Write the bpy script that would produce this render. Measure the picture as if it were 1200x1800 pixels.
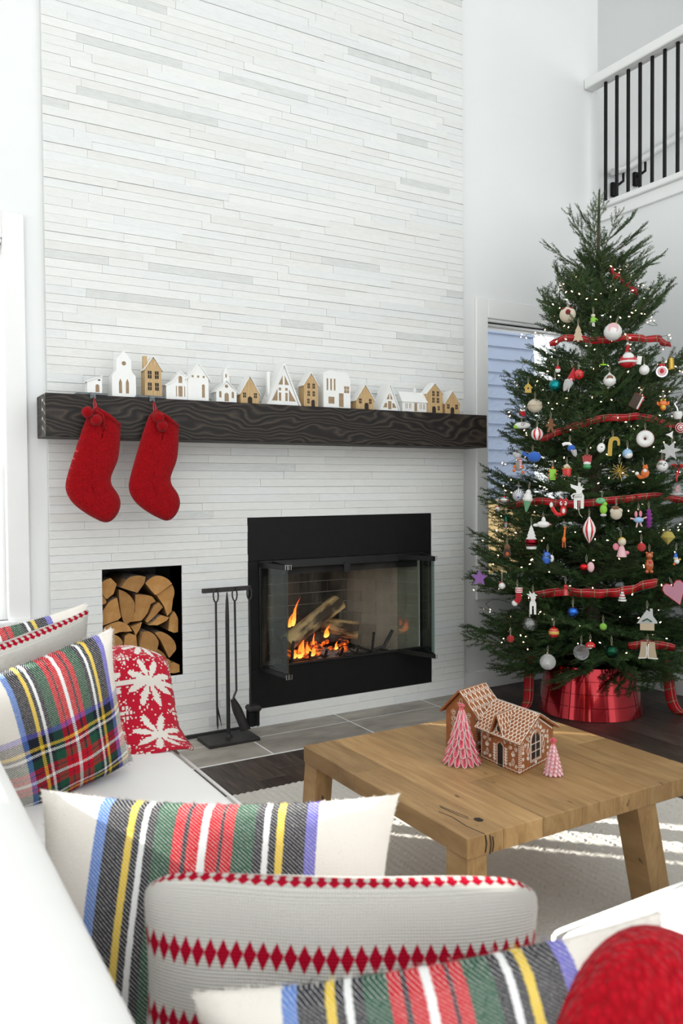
import bpy, math, random
from mathutils import Vector, Matrix
R = random.Random(7)
sc = bpy.context.scene
for o in list(bpy.data.objects):
    bpy.data.objects.remove(o)
COL = sc.collection
pi, sin, cos = math.pi, math.sin, math.cos

# ---------------------------------------------------------------- camera, world, sun, exposure
cd = bpy.data.cameras.new('camera')
cam = bpy.data.objects.new('camera', cd)
COL.objects.link(cam)
sc.camera = cam
cd.sensor_fit = 'VERTICAL'
cd.sensor_height = 36.0
cd.lens = 36.0 * 1432.86 / 1800
cd.clip_start = 0.05
yaw, pitch, roll = 0.530306521, 0.0266864948, 0.00725587216
fw = Vector((sin(yaw) * cos(pitch), cos(yaw) * cos(pitch), -sin(pitch)))
rt = Vector((cos(yaw), -sin(yaw), 0))
dn = fw.cross(rt)
r2 = rt * cos(roll) + dn * sin(roll)
d2 = -rt * sin(roll) + dn * cos(roll)
cam.matrix_world = Matrix.Translation((-0.738, -3.922, 1.25)) @ Matrix((r2, -d2, -fw)).transposed().to_4x4()
cd.dof.use_dof = True
cd.dof.focus_distance = 4.0
cd.dof.aperture_fstop = 5.6

w = bpy.data.worlds.new('daylight')
sc.world = w
w.use_nodes = True
bg = w.node_tree.nodes['Background']
bg.inputs[0].default_value = (0.965, 1.0, 1.0, 1)
bg.inputs[1].default_value = 1.0

sl = bpy.data.lights.new('sun', 'SUN')
sl.energy = 9.0
sl.angle = 0.009
sl.color = (1.0, 0.95, 0.87)
sun = bpy.data.objects.new('sun', sl)
COL.objects.link(sun)
sdir = Vector((0.707 * cos(0.34), -0.707 * cos(0.34), -sin(0.34)))
sun.rotation_euler = (-sdir).to_track_quat('Z', 'Y').to_euler()
sun.location = (-4, 4, 4)

vs = sc.view_settings
vs.view_transform = 'Standard'
vs.look = 'None'
vs.exposure = 0.92
vs.gamma = 1.0
vs.use_curve_mapping = False
sc.cycles.use_denoising = True
sc.cycles.max_bounces = 8
sc.cycles.transparent_max_bounces = 16

# ---------------------------------------------------------------- material helpers
MATS = {}


class NT:
    """tiny node-tree writer"""
    def __init__(s, name):
        s.m = bpy.data.materials.new(name)
        s.m.use_nodes = True
        s.t = s.m.node_tree
        s.b = s.t.nodes['Principled BSDF']
        s.out = s.t.nodes['Material Output']

    def n(s, typ, **kw):
        nd = s.t.nodes.new(typ)
        for k, v in kw.items():
            setattr(nd, k, v)
        return nd

    def put(s, sock, v):
        if hasattr(v, 'is_output') or isinstance(v, bpy.types.NodeSocket):
            s.t.links.new(v, sock)
        elif isinstance(v, (tuple, list)):
            v = tuple(v)
            sock.default_value = v + (1,) if (len(v) == 3 and len(sock.default_value) == 4) else v
        else:
            sock.default_value = v

    def math(s, op, a, b=None, c=None):
        nd = s.n('ShaderNodeMath', operation=op)
        for i, v in enumerate((a, b, c)):
            if v is not None:
                s.put(nd.inputs[i], v)
        return nd.outputs[0]

    def mix(s, f, a, b, typ='MIX'):
        nd = s.n('ShaderNodeMix', data_type='RGBA', blend_type=typ)
        s.put(nd.inputs[0], f)
        s.put(nd.inputs[6], a)
        s.put(nd.inputs[7], b)
        return nd.outputs[2]

    def coord(s, which='Object'):
        return s.n('ShaderNodeTexCoord').outputs[which]

    def mapv(s, v, scale=(1, 1, 1), loc=(0, 0, 0), rot=(0, 0, 0)):
        nd = s.n('ShaderNodeMapping')
        s.put(nd.inputs[0], v)
        nd.inputs[1].default_value = loc
        nd.inputs[2].default_value = rot
        nd.inputs[3].default_value = scale
        return nd.outputs[0]

    def noise(s, v, scale=5, detail=4, rough=.55, dist=0):
        nd = s.n('ShaderNodeTexNoise')
        s.put(nd.inputs['Vector'], v)
        nd.inputs['Scale'].default_value = scale
        nd.inputs['Detail'].default_value = detail
        nd.inputs['Roughness'].default_value = rough
        nd.inputs['Distortion'].default_value = dist
        return nd.outputs[0]

    def ramp(s, f, stops, const=False):
        nd = s.n('ShaderNodeValToRGB')
        s.put(nd.inputs[0], f)
        cr = nd.color_ramp
        if const:
            cr.interpolation = 'CONSTANT'
        while len(cr.elements) < len(stops):
            cr.elements.new(0.5)
        for e, (p, c) in zip(cr.elements, stops):
            e.position = p
            e.color = (*c, 1) if len(c) == 3 else c
        return nd.outputs[0]

    def bump(s, h, strength=.3, dist=.01):
        nd = s.n('ShaderNodeBump')
        s.put(nd.inputs['Height'], h)
        nd.inputs['Strength'].default_value = strength
        nd.inputs['Distance'].default_value = dist
        s.t.links.new(nd.outputs[0], s.b.inputs['Normal'])
        return nd.outputs[0]

    def xyz(s, v):
        nd = s.n('ShaderNodeSeparateXYZ')
        s.put(nd.inputs[0], v)
        return nd.outputs

    def set(s, **kw):
        names = dict(col='Base Color', rough='Roughness', metal='Metallic', coat='Coat Weight', trans='Transmission Weight',
                     alpha='Alpha', emit='Emission Color', estr='Emission Strength', ior='IOR', sheen='Sheen Weight',
                     spec='Specular IOR Level', sss='Subsurface Weight', croug='Coat Roughness')
        for k, v in kw.items():
            s.put(s.b.inputs[names[k]], v)
        return s


def mat(name, col, rough=.5, metal=0, col2=None, scale=8, stretch=(1, 1, 1), bump=0, bscale=60, bdist=.004, rnd=0, **kw):
    """procedural principled material, cached by name; col2 gives a noise mix, rnd a per-object brightness change"""
    if name in MATS:
        return MATS[name]
    t = NT(name)
    c = col
    if col2 is not None:
        v = t.mapv(t.coord(), stretch)
        c = t.mix(t.ramp(t.noise(v, scale), [(.35, (0, 0, 0)), (.65, (1, 1, 1))]), col, col2)
    if rnd:
        inf = t.n('ShaderNodeObjectInfo').outputs['Random']
        hs = t.n('ShaderNodeHueSaturation')
        t.put(hs.inputs['Value'], t.math('MULTIPLY_ADD', inf, rnd, 1 - rnd / 2))
        t.put(hs.inputs['Color'], c)
        c = hs.outputs[0]
    t.set(col=c, rough=rough, metal=metal, **kw)
    if bump:
        t.bump(t.noise(t.mapv(t.coord(), stretch), bscale, 3), bump, bdist)
    MATS[name] = t.m
    return t.m


# ---------------------------------------------------------------- mesh helpers
class MB:
    def __init__(s):
        s.v, s.f, s.uv, s.mi, s.cur = [], [], [], [], 0

    def add(s, vs, fs, M=None, uvs=None):
        b = len(s.v)
        for p in vs:
            s.v.append(tuple(M @ Vector(p)) if M is not None else tuple(p))
        for f in fs:
            s.f.append([b + i for i in f])
            s.uv.append([uvs[i] for i in f] if uvs else None)
            s.mi.append(s.cur)
        return s

    def box(s, x0, x1, y0, y1, z0, z1, M=None):
        vs = [(x, y, z) for x in (x0, x1) for y in (y0, y1) for z in (z0, z1)]
        return s.add(vs, [(0, 1, 3, 2), (4, 6, 7, 5), (0, 4, 5, 1), (2, 3, 7, 6), (0, 2, 6, 4), (1, 5, 7, 3)], M)

    def bev(s, x0, x1, y0, y1, z0, z1, b=.004, M=None):
        """box with all edges chamfered"""
        b = min(b, (x1 - x0) / 2.2, (y1 - y0) / 2.2, (z1 - z0) / 2.2)
        lo, hi = (x0, y0, z0), (x1, y1, z1)
        vs, idx = [], {}
        for sx in (0, 1):
            for sy in (0, 1):
                for sz in (0, 1):
                    g = (sx, sy, sz)
                    for a in range(3):
                        p = [(hi[k] - b if g[k] else lo[k] + b) for k in range(3)]
                        p[a] = hi[a] if g[a] else lo[a]
                        idx[g, a] = len(vs)
                        vs.append(p)
        fs = []
        for a in range(3):
            o = [k for k in range(3) if k != a]
            for sd in (0, 1):
                q = []
                for (i, j) in ((0, 0), (1, 0), (1, 1), (0, 1)):
                    g = [0, 0, 0]
                    g[a], g[o[0]], g[o[1]] = sd, i, j
                    q.append(idx[tuple(g), a])
                fs.append(q if (sd == 1) ^ (a == 1) else q[::-1])
        for a in range(3):
            o = [k for k in range(3) if k != a]
            for i in (0, 1):
                for j in (0, 1):
                    g0, g1 = [0, 0, 0], [0, 0, 0]
                    g0[a], g1[a] = 0, 1
                    for g in (g0, g1):
                        g[o[0]], g[o[1]] = i, j
                    fs.append([idx[tuple(g0), o[0]], idx[tuple(g1), o[0]], idx[tuple(g1), o[1]], idx[tuple(g0), o[1]]])
        for sx in (0, 1):
            for sy in (0, 1):
                for sz in (0, 1):
                    fs.append([idx[(sx, sy, sz), a] for a in range(3)])
        return s.add(vs, fs, M)

    def prism(s, poly, y0, y1, M=None):
        """polygon in x,z extruded along y"""
        n = len(poly)
        vs = [(x, y0, z) for x, z in poly] + [(x, y1, z) for x, z in poly]
        fs = [list(range(n)), list(range(2 * n - 1, n - 1, -1))]
        fs += [(i, n + i, n + (i + 1) % n, (i + 1) % n) for i in range(n)]
        return s.add(vs, fs, M)

    def lathe(s, prof, n=16, M=None, cap=True, axis=None):
        """(r, z) profile round z"""
        vs, fs, uvs = [], [], []
        m = len(prof)
        for i in range(n + 1):
            a = 2 * pi * i / n
            for j, (r, z) in enumerate(prof):
                vs.append((r * cos(a), r * sin(a), z))
                uvs.append((i / n, j / (m - 1)))
        for i in range(n):
            for j in range(m - 1):
                a, b = i * m + j, (i + 1) * m + j
                fs.append((a, b, b + 1, a + 1))
        s.add(vs, fs, M, uvs)
        return s

    def ball(s, c, r, n=12, sq=(1, 1, 1), M=None):
        k = max(6, n // 2)
        T = Matrix.Translation(c) @ Matrix.Diagonal((*sq, 1))
        if M is not None:
            T = M @ T
        return s.lathe([(r * sin(pi * j / k), -r * cos(pi * j / k)) for j in range(k + 1)], n, T)

    def tube(s, pts, r, n=6, M=None, taper=None):
        P = [Vector(p) for p in pts]
        vs, fs = [], []
        up = Vector((0, 0, 1))
        prev = None
        for i, p in enumerate(P):
            d = (P[min(i + 1, len(P) - 1)] - P[max(i - 1, 0)]).normalized()
            if prev is None:
                q = d.cross(up)
                if q.length < 1e-3:
                    q = d.cross(Vector((1, 0, 0)))
            else:
                q = prev - d * prev.dot(d)
            q.normalize()
            prev = q
            b = d.cross(q)
            rr = r[i] if isinstance(r, (list, tuple)) else r
            for k in range(n):
                a = 2 * pi * k / n
                vs.append(p + (q * cos(a) + b * sin(a)) * rr)
        m = len(P)
        for i in range(m - 1):
            for k in range(n):
                k2 = (k + 1) % n
                fs.append((i * n + k, i * n + k2, (i + 1) * n + k2, (i + 1) * n + k))
        fs.append(list(range(n))[::-1])
        fs.append([(m - 1) * n + k for k in range(n)])
        return s.add(vs, fs, M)

    def strip(s, pts, wid, M=None):
        """band: list of points, list of half-width vectors (uv u along, v across)"""
        vs, fs, uvs = [], [], []
        L = 0
        for i, (p, h) in enumerate(zip(pts, wid)):
            p, h = Vector(p), Vector(h)
            if i:
                L += (p - Vector(pts[i - 1])).length
            vs += [p - h, p + h]
            uvs += [(L, 0), (L, 1)]
        for i in range(len(pts) - 1):
            fs.append((2 * i, 2 * i + 2, 2 * i + 3, 2 * i + 1))
        return s.add(vs, fs, M, uvs)

    def grid(s, fn, nu, nv, M=None, uvf=None):
        vs, fs, uvs = [], [], []
        for i in range(nu + 1):
            for j in range(nv + 1):
                u, v = i / nu, j / nv
                vs.append(fn(u, v))
                uvs.append(uvf(u, v) if uvf else (u, v))
        for i in range(nu):
            for j in range(nv):
                a = i * (nv + 1) + j
                fs.append((a, a + nv + 1, a + nv + 2, a + 1))
        return s.add(vs, fs, M, uvs)

    def mesh(s, name, m, smooth=False):
        me = bpy.data.meshes.new(name)
        me.from_pydata(s.v, [], s.f)
        for mm in (m if isinstance(m, (list, tuple)) else [m]):
            me.materials.append(MATS[mm] if isinstance(mm, str) else mm)
        if any(u for u in s.uv):
            lay = me.uv_layers.new(name='UVMap')
            k = 0
            d = lay.data
            for f, u in zip(s.f, s.uv):
                for i in range(len(f)):
                    if u:
                        d[k].uv = u[i]
                    k += 1
        if any(s.mi):
            me.polygons.foreach_set('material_index', s.mi)
        if smooth:
            me.polygons.foreach_set('use_smooth', [True] * len(me.polygons))
            if smooth != 'all':
                me.set_sharp_from_angle(angle=math.radians(smooth if smooth is not True else 45))
        me.update()
        return me

    def obj(s, name, m, parent=None, smooth=False, kind=None, label=None, loc=None):
        return link(name, s.mesh(name, m, smooth), parent, kind, label, loc)


def link(name, me, parent=None, kind=None, label=None, loc=None, M=None):
    o = bpy.data.objects.new(name, me)
    COL.objects.link(o)
    if parent is not None:
        o.parent = parent
    if M is not None:
        o.matrix_basis = M
    if loc is not None:
        o.location = loc
    if kind:
        o['kind'] = kind
    if label:
        o['label'] = label
    return o


def tag(o, label, cat, group=None):
    o['label'] = label
    o['category'] = cat
    if group:
        o['group'] = group
    return o


def thing(name, label, cat, loc=(0, 0, 0), rz=0, group=None, scale=1):
    o = bpy.data.objects.new(name, None)
    COL.objects.link(o)
    o.empty_display_size = .05
    o.location = loc
    o.rotation_euler = (0, 0, rz)
    o.scale = (scale,) * 3
    return tag(o, label, cat, group)


def T(x=0, y=0, z=0, rx=0, ry=0, rz=0, s=1):
    sc_ = s if isinstance(s, (tuple, list)) else (s, s, s)
    return (Matrix.Translation((x, y, z)) @ Matrix.Rotation(rz, 4, 'Z') @ Matrix.Rotation(ry, 4, 'Y')
            @ Matrix.Rotation(rx, 4, 'X') @ Matrix.Diagonal((*sc_, 1)))


def aim(a, b):
    """matrix whose z axis runs from a to b"""
    a, b = Vector(a), Vector(b)
    return Matrix.Translation(a) @ (b - a).to_track_quat('Z', 'Y').to_matrix().to_4x4()

# ---------------------------------------------------------------- materials of the setting
mat('wall_paint', (.78, .79, .79), .6, col2=(.76, .77, .77), scale=1.5, bump=.05, bscale=180, bdist=.001)
mat('trim_paint', (.82, .82, .815), .35, col2=(.80, .80, .795), scale=3)
mat('ceiling_paint', (.85, .85, .84), .8, col2=(.83, .83, .82), scale=2)


def stone_mat(name, a, b, streak):
    t = NT(name)
    o = t.coord()
    v = t.mapv(o, (3, 3, 14))
    inf = t.n('ShaderNodeObjectInfo').outputs['Random']
    n1 = t.noise(v, 6, 6, .65)
    c = t.mix(t.ramp(n1, [(.35, (0, 0, 0)), (.7, (1, 1, 1))]), a, b)
    n2 = t.noise(t.mapv(o, (2, 2, 30)), 9, 5, .7)
    c = t.mix(t.math('MULTIPLY', t.ramp(n2, [(.55, (0, 0, 0)), (.8, (1, 1, 1))]), streak), c, (.50, .50, .47))
    hs = t.n('ShaderNodeHueSaturation')
    t.put(hs.inputs['Value'], t.math('MULTIPLY_ADD', inf, .05, .975))
    t.put(hs.inputs['Color'], c)
    t.set(col=hs.outputs[0], rough=.75, spec=.25)
    h = t.math('ADD', t.noise(t.mapv(o, (1, 1, 3)), 34, 5, .65), t.math('MULTIPLY', t.noise(o, 160, 2), .3))
    t.bump(h, .22, .004)
    MATS[name] = t.m


stone_mat('stone_white', (.765, .77, .755), (.72, .725, .705), .25)
stone_mat('stone_cool', (.755, .765, .76), (.70, .715, .715), .3)
stone_mat('stone_warm', (.755, .75, .735), (.70, .695, .675), .3)
stone_mat('stone_grey', (.68, .69, .68), (.59, .60, .585), .55)
mat('mortar', (.66, .66, .645), .9, bump=.3, bscale=90)

t = NT('floor_wood')
o_ = t.coord()
inf = t.n('ShaderNodeObjectInfo').outputs['Random']
va = t.n('ShaderNodeVectorMath', operation='ADD')
t.put(va.inputs[0], o_)
cmb = t.n('ShaderNodeCombineXYZ')
t.put(cmb.inputs[0], t.math('MULTIPLY', inf, 37.0))
t.put(cmb.inputs[1], t.math('MULTIPLY', inf, 11.0))
t.put(va.inputs[1], cmb.outputs[0])
g = t.noise(t.mapv(va.outputs[0], (14, 1.1, 1)), 5, 7, .62, .6)
c = t.ramp(g, [(.3, (.020, .015, .0125)), (.5, (.055, .039, .031)), (.72, (.12, .086, .069))])
hs = t.n('ShaderNodeHueSaturation')
t.put(hs.inputs['Value'], t.math('MULTIPLY_ADD', inf, .7, .65))
t.put(hs.inputs['Color'], c)
t.set(col=hs.outputs[0], rough=.42)
t.bump(g, .15, .003)
MATS['floor_wood'] = t.m

t = NT('slate_tile')
o_ = t.coord()
g = t.noise(t.mapv(o_, (1, 2.2, 1)), 4, 7, .6, .4)
c = t.ramp(g, [(.3, (.22, .198, .172)), (.55, (.34, .305, .265)), (.75, (.46, .42, .37))])
inf = t.n('ShaderNodeObjectInfo').outputs['Random']
hs = t.n('ShaderNodeHueSaturation')
t.put(hs.inputs['Value'], t.math('MULTIPLY_ADD', inf, .25, .9))
t.put(hs.inputs['Color'], c)
t.set(col=hs.outputs[0], rough=.5)
t.bump(g, .2, .003)
MATS['slate_tile'] = t.m
mat('grout', (.80, .79, .77), .85, col2=(.72, .71, .69), scale=30)


def wall(name, axis, a0, a1, z0, z1, d0, d1, holes, m, kind='structure'):
    """wall slab along x (axis 0, d is y) or along y (axis 1, d is x) with rectangular holes"""
    A = sorted({a0, a1, *[h[0] for h in holes], *[h[1] for h in holes]})
    Z = sorted({z0, z1, *[h[2] for h in holes], *[h[3] for h in holes]})
    b = MB()
    for i in range(len(A) - 1):
        j = 0
        while j < len(Z) - 1:
            k = j
            ca = (A[i] + A[i + 1]) / 2
            hit = lambda zc: any(h[0] < ca < h[1] and h[2] < zc < h[3] for h in holes)
            if hit((Z[j] + Z[j + 1]) / 2):
                j += 1
                continue
            while k + 1 < len(Z) - 1 and not hit((Z[k + 1] + Z[k + 2]) / 2):
                k += 1
            if axis == 0:
                b.box(A[i], A[i + 1], d0, d1, Z[j], Z[k + 1])
            else:
                b.box(d0, d1, A[i], A[i + 1], Z[j], Z[k + 1])
            j = k + 1
    return b.obj(name, m, kind=kind)


CEIL = 5.8
XR = 3.486
WY = .03
wall('wall_back', 0, -4.0, 3.62, 0, CEIL, WY, .18, [(-1.43, -.18, .67, 2.36), (-3.38, -2.25, .67, 2.55), (2.635, 3.36, .67, 2.285),
     (.236, .63, .331, .880), (.99, 2.182, .1, 1.11)], 'wall_paint')
wall('wall_right', 1, -6.5, WY, 0, 3.06, XR, XR + .14, [], 'wall_paint')
wall('wall_loft_back', 0, 3.62, 7.2, 2.8, CEIL, .66, .76, [], 'wall_paint')
wall('wall_loft_return', 1, .18, .66, 2.8, CEIL, 3.50, 3.62, [], 'wall_paint')
wall('wall_loft_right', 1, -6.5, .76, 2.8, CEIL, 7.2, 7.3, [(-5.5, -.6, 3.3, 5.1)], 'wall_paint')  # unseen opening added to bring daylight into the loft
MB().box(XR + .14, 7.2, -6.5, .66, 2.78, 2.92).obj('floor_loft', 'floor_wood', kind='structure')
MB().box(-4.0, 7.3, -4.3, .76, CEIL, CEIL + .1).obj('ceiling', 'ceiling_paint', kind='structure')
# tall window wall on the left, outside the picture: it lets the daylight in
wall('wall_left', 1, -6.5, WY, 0, CEIL, -4.12, -4.0, [(-2.9, -.7, .35, 4.7), (-5.9, -3.3, .35, 4.7)], 'wall_paint')
for nm, y0, y1 in (('window_4', -2.9, -.7), ('window_5', -5.9, -3.3)):
    b = MB()
    for k in range(5):
        y = y0 + (y1 - y0) * k / 4
        b.box(-4.1, -4.02, y - .035, y + .035, .35, 4.7)
    for z in (.35, 1.25, 2.45, 3.5, 4.7):
        b.box(-4.1, -4.02, y0, y1, z - .035, z + .035)
    b.obj(nm, 'trim_paint', kind='structure')

# floor: sub floor and planks
fl = MB().box(-4.0, XR + .14, -6.5, .03, -.12, -.006).obj('floor', 'mortar', kind='structure')
pl = {}
x = -2.0
PW = .15
while x < XR:
    x1 = min(x + PW, XR)
    y = WY - .001
    off = R.random()
    while y > -3.9:
        L = .55 + .75 * R.random() if y > 0 else .9 + .5 * R.random()
        y0 = max(y - L, -3.9)
        if not (x > -.1 and x1 < 2.47 and y0 > -.45):
            key = (round(x1 - x, 3), round((y - y0) * 20) / 20)
            top = y
            if x > -.1 and x1 < 2.47 and y > -.45:
                top = -.45
            if top - y0 > .03:
                b = MB().bev(x + .0008, x1 - .0008, y0 + .0008, top - .0008, -.006, 0, .0012)
                b.obj('plank', 'floor_wood', fl)
        y = y0
    x = x1

# hearth of slate tiles, flush with the boards
he = MB().box(-.1, 2.47, -.45, WY, -.006, .0004).obj('hearth', 'grout', kind='structure')
xs = [-.1, .33, .918, 1.506, 2.10, 2.47]
for i in range(5):
    for (y0, y1) in ((-.447, -.165), (-.165, .028)):
        MB().bev(xs[i] + .003, xs[i + 1] - .003, y0 + (.008 if y0 < -.4 else .002), y1 - .002, -.006, .001, .002).obj('tile', 'slate_tile', he)
MB().box(.05, .99, -.016, -.001, .001, .02).obj('gap_strip', mat('gap_black', (.02, .02, .02), .6), kind='structure')  # solid black strip standing in for the dark gap under the stones

# ---------------------------------------------------------------- stacked stone cladding
st = wall('wall_fireplace', 0, 0, 2.427, 0, CEIL, .006, WY, [(.236, .63, .331, .880), (.99, 2.182, .095, 1.11)], 'mortar')
rows = [0, .0475, .095]
for a, n_ in ((.331, 6), (.880, 13), (1.11, 6)):
    z = rows[-1]
    rows += [z + (a - z) * (k + 1) / n_ for k in range(n_)]
while rows[-1] < CEIL - .06:
    rows.append(rows[-1] + .0405)
rows.append(CEIL)
stones = []
SM = ['stone_white', 'stone_cool', 'stone_warm', 'stone_grey']
Rs = random.Random(21)
prevj = []
for k in range(len(rows) - 1):
    z0, z1 = rows[k], rows[k + 1]
    zc = (z0 + z1) / 2
    iv = [(0.0, 2.427)]
    for h in ((.236, .63, .331, .880), (.99, 2.182, .095, 1.11)):
        if h[2] < zc < h[3]:
            iv = [q for a, b_ in iv for q in ((a, min(b_, h[0])), (max(a, h[1]), b_)) if q[1] - q[0] > .01]
    joints = []
    for a, b_ in iv:
        x = a
        first = True
        while x < b_ - 1e-6:
            L = Rs.choice((.22, .3, .38, .45, .55, .66)) * (.85 + .3 * Rs.random())
            if first:
                L *= .3 + .7 * Rs.random()
                first = False
            x1 = x + L
            if any(abs(x1 - j) < .03 for j in prevj):
                x1 += .05
            if b_ - x1 < .09:
                x1 = b_
            joints.append(x1)
            r = Rs.random()
            mi = 0 if r < .56 else 1 if r < .80 else 2 if r < .95 else 3
            if zc < .9 and mi == 3 and Rs.random() < .6:
                mi = 1
            d = Rs.choice((.002, .0022, .0025, .003, .003, .004, .0065)) + .0015 * Rs.random()
            stones.append((x, x1, z0, z1, d, mi))
            x = x1
    prevj = joints


def seen(s_):
    zc = (s_[2] + s_[3]) / 2
    xc = (s_[0] + s_[1]) / 2
    if zc > 3.5 + .29 * xc or 1.50 < zc < 1.69 or (xc < .35 and zc < .85):
        return 0
    return (s_[1] - s_[0]) * (s_[3] - s_[2]) / ((xc + .738) ** 2 + 3.92 ** 2)


def stone_mesh(b, q, x0, x1, z0, z1, d):
    e = .0008
    y = -d
    rr = [(.0012 * Rs.random()) for _ in range(4)]
    b.add([(x0, .008, z0), (x1, .008, z0), (x1, .008, z1), (x0, .008, z1),
           (x0 + .0003, y + .0014, z0 + .0005), (x1 - .0003, y + .0014, z0 + .0005), (x1 - .0003, y + .0014, z1 - .0005), (x0 + .0003, y + .0014, z1 - .0005),
           (x0 + e, y + rr[0], z0 + e), (x1 - e, y + rr[1], z0 + e), (x1 - e, y + rr[2], z1 - e), (x0 + e, y + rr[3], z1 - e)],
          [(0, 1, 5, 4), (1, 2, 6, 5), (2, 3, 7, 6), (3, 0, 4, 7), (4, 5, 9, 8), (5, 6, 10, 9), (6, 7, 11, 10), (7, 4, 8, 11), (8, 9, 10, 11)])


stones.sort(key=seen, reverse=True)
for s_ in stones[:300]:
    b = MB()
    stone_mesh(b, s_, *s_[:5])
    b.obj('stone', SM[s_[5]], st)
b = MB()
for s_ in stones[300:]:
    b.cur = s_[5]
    stone_mesh(b, s_, *s_[:5])
b.obj('stone_courses', SM, st, kind='stuff')

# ---------------------------------------------------------------- baseboards, casings, windows
MB().bev(2.43, XR, WY - .016, WY, 0, .115, .004).obj('baseboard_back', 'trim_paint', kind='structure')
MB().bev(XR - .016, XR, -6.4, WY - .017, 0, .115, .004).obj('baseboard_right', 'trim_paint', kind='structure')
MB().bev(-3.99, -.01, WY - .016, WY, 0, .115, .004).obj('baseboard_left', 'trim_paint', kind='structure')


def glass_mat(name, tint=(1, 1, 1), refl=.08):
    t = NT(name)
    tr = t.n('ShaderNodeBsdfTransparent')
    t.put(tr.inputs[0], tint)
    gl = t.n('ShaderNodeBsdfGlossy')
    gl.inputs[1].default_value = .02
    mx = t.n('ShaderNodeMixShader')
    lw = t.n('ShaderNodeLayerWeight')
    t.put(mx.inputs[0], t.math('MULTIPLY_ADD', t.math('POWER', lw.outputs[1], 5.0), .6, refl))
    t.t.links.new(tr.outputs[0], mx.inputs[1])
    t.t.links.new(gl.outputs[0], mx.inputs[2])
    t.t.links.new(mx.outputs[0], t.out.inputs[0])
    MATS[name] = t.m
    return t.m


glass_mat('pane_glass', (.96, .98, .98), .04)
glass_mat('door_glass', (.80, .86, .85), .06)


def window(name, x0, x1, z0, z1, cols, cw=.095):
    b = MB()      # casing
    f = WY - .02
    b.bev(x0 - cw, x0, f, WY, z0 - .02, z1 + .15, .004).bev(x1, x1 + cw, f, WY, z0 - .02, z1 + .15, .004)
    b.bev(x0, x1, f, WY, z1 + .03, z1 + .15, .004)
    w_ = b.obj(name, 'trim_paint', kind='structure')
    b = MB()
    b.bev(x0, x1, WY - .008, WY + .03, z1 + .012, z1 + .03, .003).bev(x0, x1, WY, WY + .05, z1 - .004, z1 + .012, .003)
    b.obj('head_molding', 'trim_paint', w_)
    MB().bev(x0 - cw - .02, x1 + cw + .02, WY - .05, WY + .03, z0 - .03, z0, .006).obj('window_sill', 'trim_paint', w_)
    MB().bev(x0 - cw, x1 + cw, f, WY, z0 - .11, z0 - .03, .004).obj('apron', 'trim_paint', w_)
    n = len(cols) - 1
    for i in range(n):
        a, c = cols[i], cols[i + 1]
        s_ = .035
        y0, y1 = WY + .05, WY + .09
        b = MB().box(a, a + s_, y0, y1, z0, z1).box(c - s_, c, y0, y1, z0, z1)
        b.box(a + s_, c - s_, y0, y1, z0, z0 + s_).box(a + s_, c - s_, y0, y1, z1 - .012, z1)
        b.obj('window_frame', 'trim_paint', w_)
        MB().box(a + s_, c - s_, y0 + .018, y0 + .022, z0 + s_, z1 - .012).obj('pane', 'pane_glass', w_)
    return w_


mat('blind_slat', (.9, .9, .89), .4, col2=(.88, .88, .87), scale=4)
mat('cord', (.85, .85, .83), .8, bump=.1)
w1 = window('window_1', -1.43, -.18, .67, 2.36, (-1.43, -.66, -.18))
w2 = window('window_2', 2.635, 3.36, .67, 2.285, (2.605, 3.39))
w3 = window('window_3', -3.38, -2.25, .67, 2.55, (-3.38, -2.82, -2.25))


def blind(label, x0, x1, ztop, zbot, tilt):
    t_ = thing('window_blind', label, 'blind', ((x0 + x1) / 2, WY + .02, ztop))
    h = (x1 - x0) / 2
    MB().bev(-h, h, -.02, .025, -.045, 0, .004).obj('head_rail', 'blind_slat', t_)
    sl_ = MB().bev(-h, h, -.024, .024, -.0015, .0015, .001).mesh('slat', 'blind_slat')
    n = int((ztop - zbot - .05) / .042)
    for k in range(n):
        link('slat', sl_, t_, M=T(0, 0, -.065 - k * .042, rx=tilt))
    MB().bev(-h, h, -.024, .024, -.01, .01, .003, T(0, 0, -.07 - n * .042)).obj('bottom_rail', 'blind_slat', t_)
    b = MB()
    for q in (-.7 * h, .7 * h):
        b.tube([(q, -.025, -.03), (q, -.025, -.07 - n * .042)], .0012, 4)
    b.obj('lift_cord', 'cord', t_)
    return t_


blind('short white slatted blind half raised in the bright window at far left', -.645, -.215, 2.345, 1.36, -.33)
blind('long white slatted blind lowered in the bright window at far left', -1.375, -.69, 2.345, .70, -1.1)

# ---------------------------------------------------------------- loft edge with railing
led = MB().bev(XR - .045, XR + .19, -6.4, WY - .001, 3.075, 3.112, .005).obj('trim_2', 'trim_paint', kind='structure')
MB().bev(XR - .02, XR, -6.4, WY - .001, 3.0, 3.075, .004).obj('fascia', 'trim_paint', led)
mat('black_iron', (.011, .0095, .0095), .5, col2=(.02, .017, .016), scale=30, bump=.1, bscale=120)
ra = thing('loft_railing', 'white wooden loft handrail on thin black iron balusters', 'railing', (XR + .05, 0, 3.112))
MB().bev(-.05, .04, -6.3, WY - .002, .815, .878, .006).obj('top_rail', 'trim_paint', ra)
mat('baluster_black', (.004, .0035, .004), .6, spec=.2, col2=(.006, .005, .006), scale=20)
bal = MB().box(-.008, .008, -.008, .008, 0, .817).mesh('baluster', 'baluster_black')
for k in range(30):
    link('baluster', bal, ra, loc=(0, -.115 - k * .092, 0))
hr = thing('stair_handrail', 'white stair handrail on black brackets seen behind the balusters', 'handrail', (4.44, .60, 3.77))
MB().tube([(-.02, 0, -.02), (.05, 0, 0), (.16, 0, .045), (.3, 0, .13), (2.4, 0, 1.44)], .028, 8).obj('handrail', 'trim_paint', hr, smooth=True)
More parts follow.
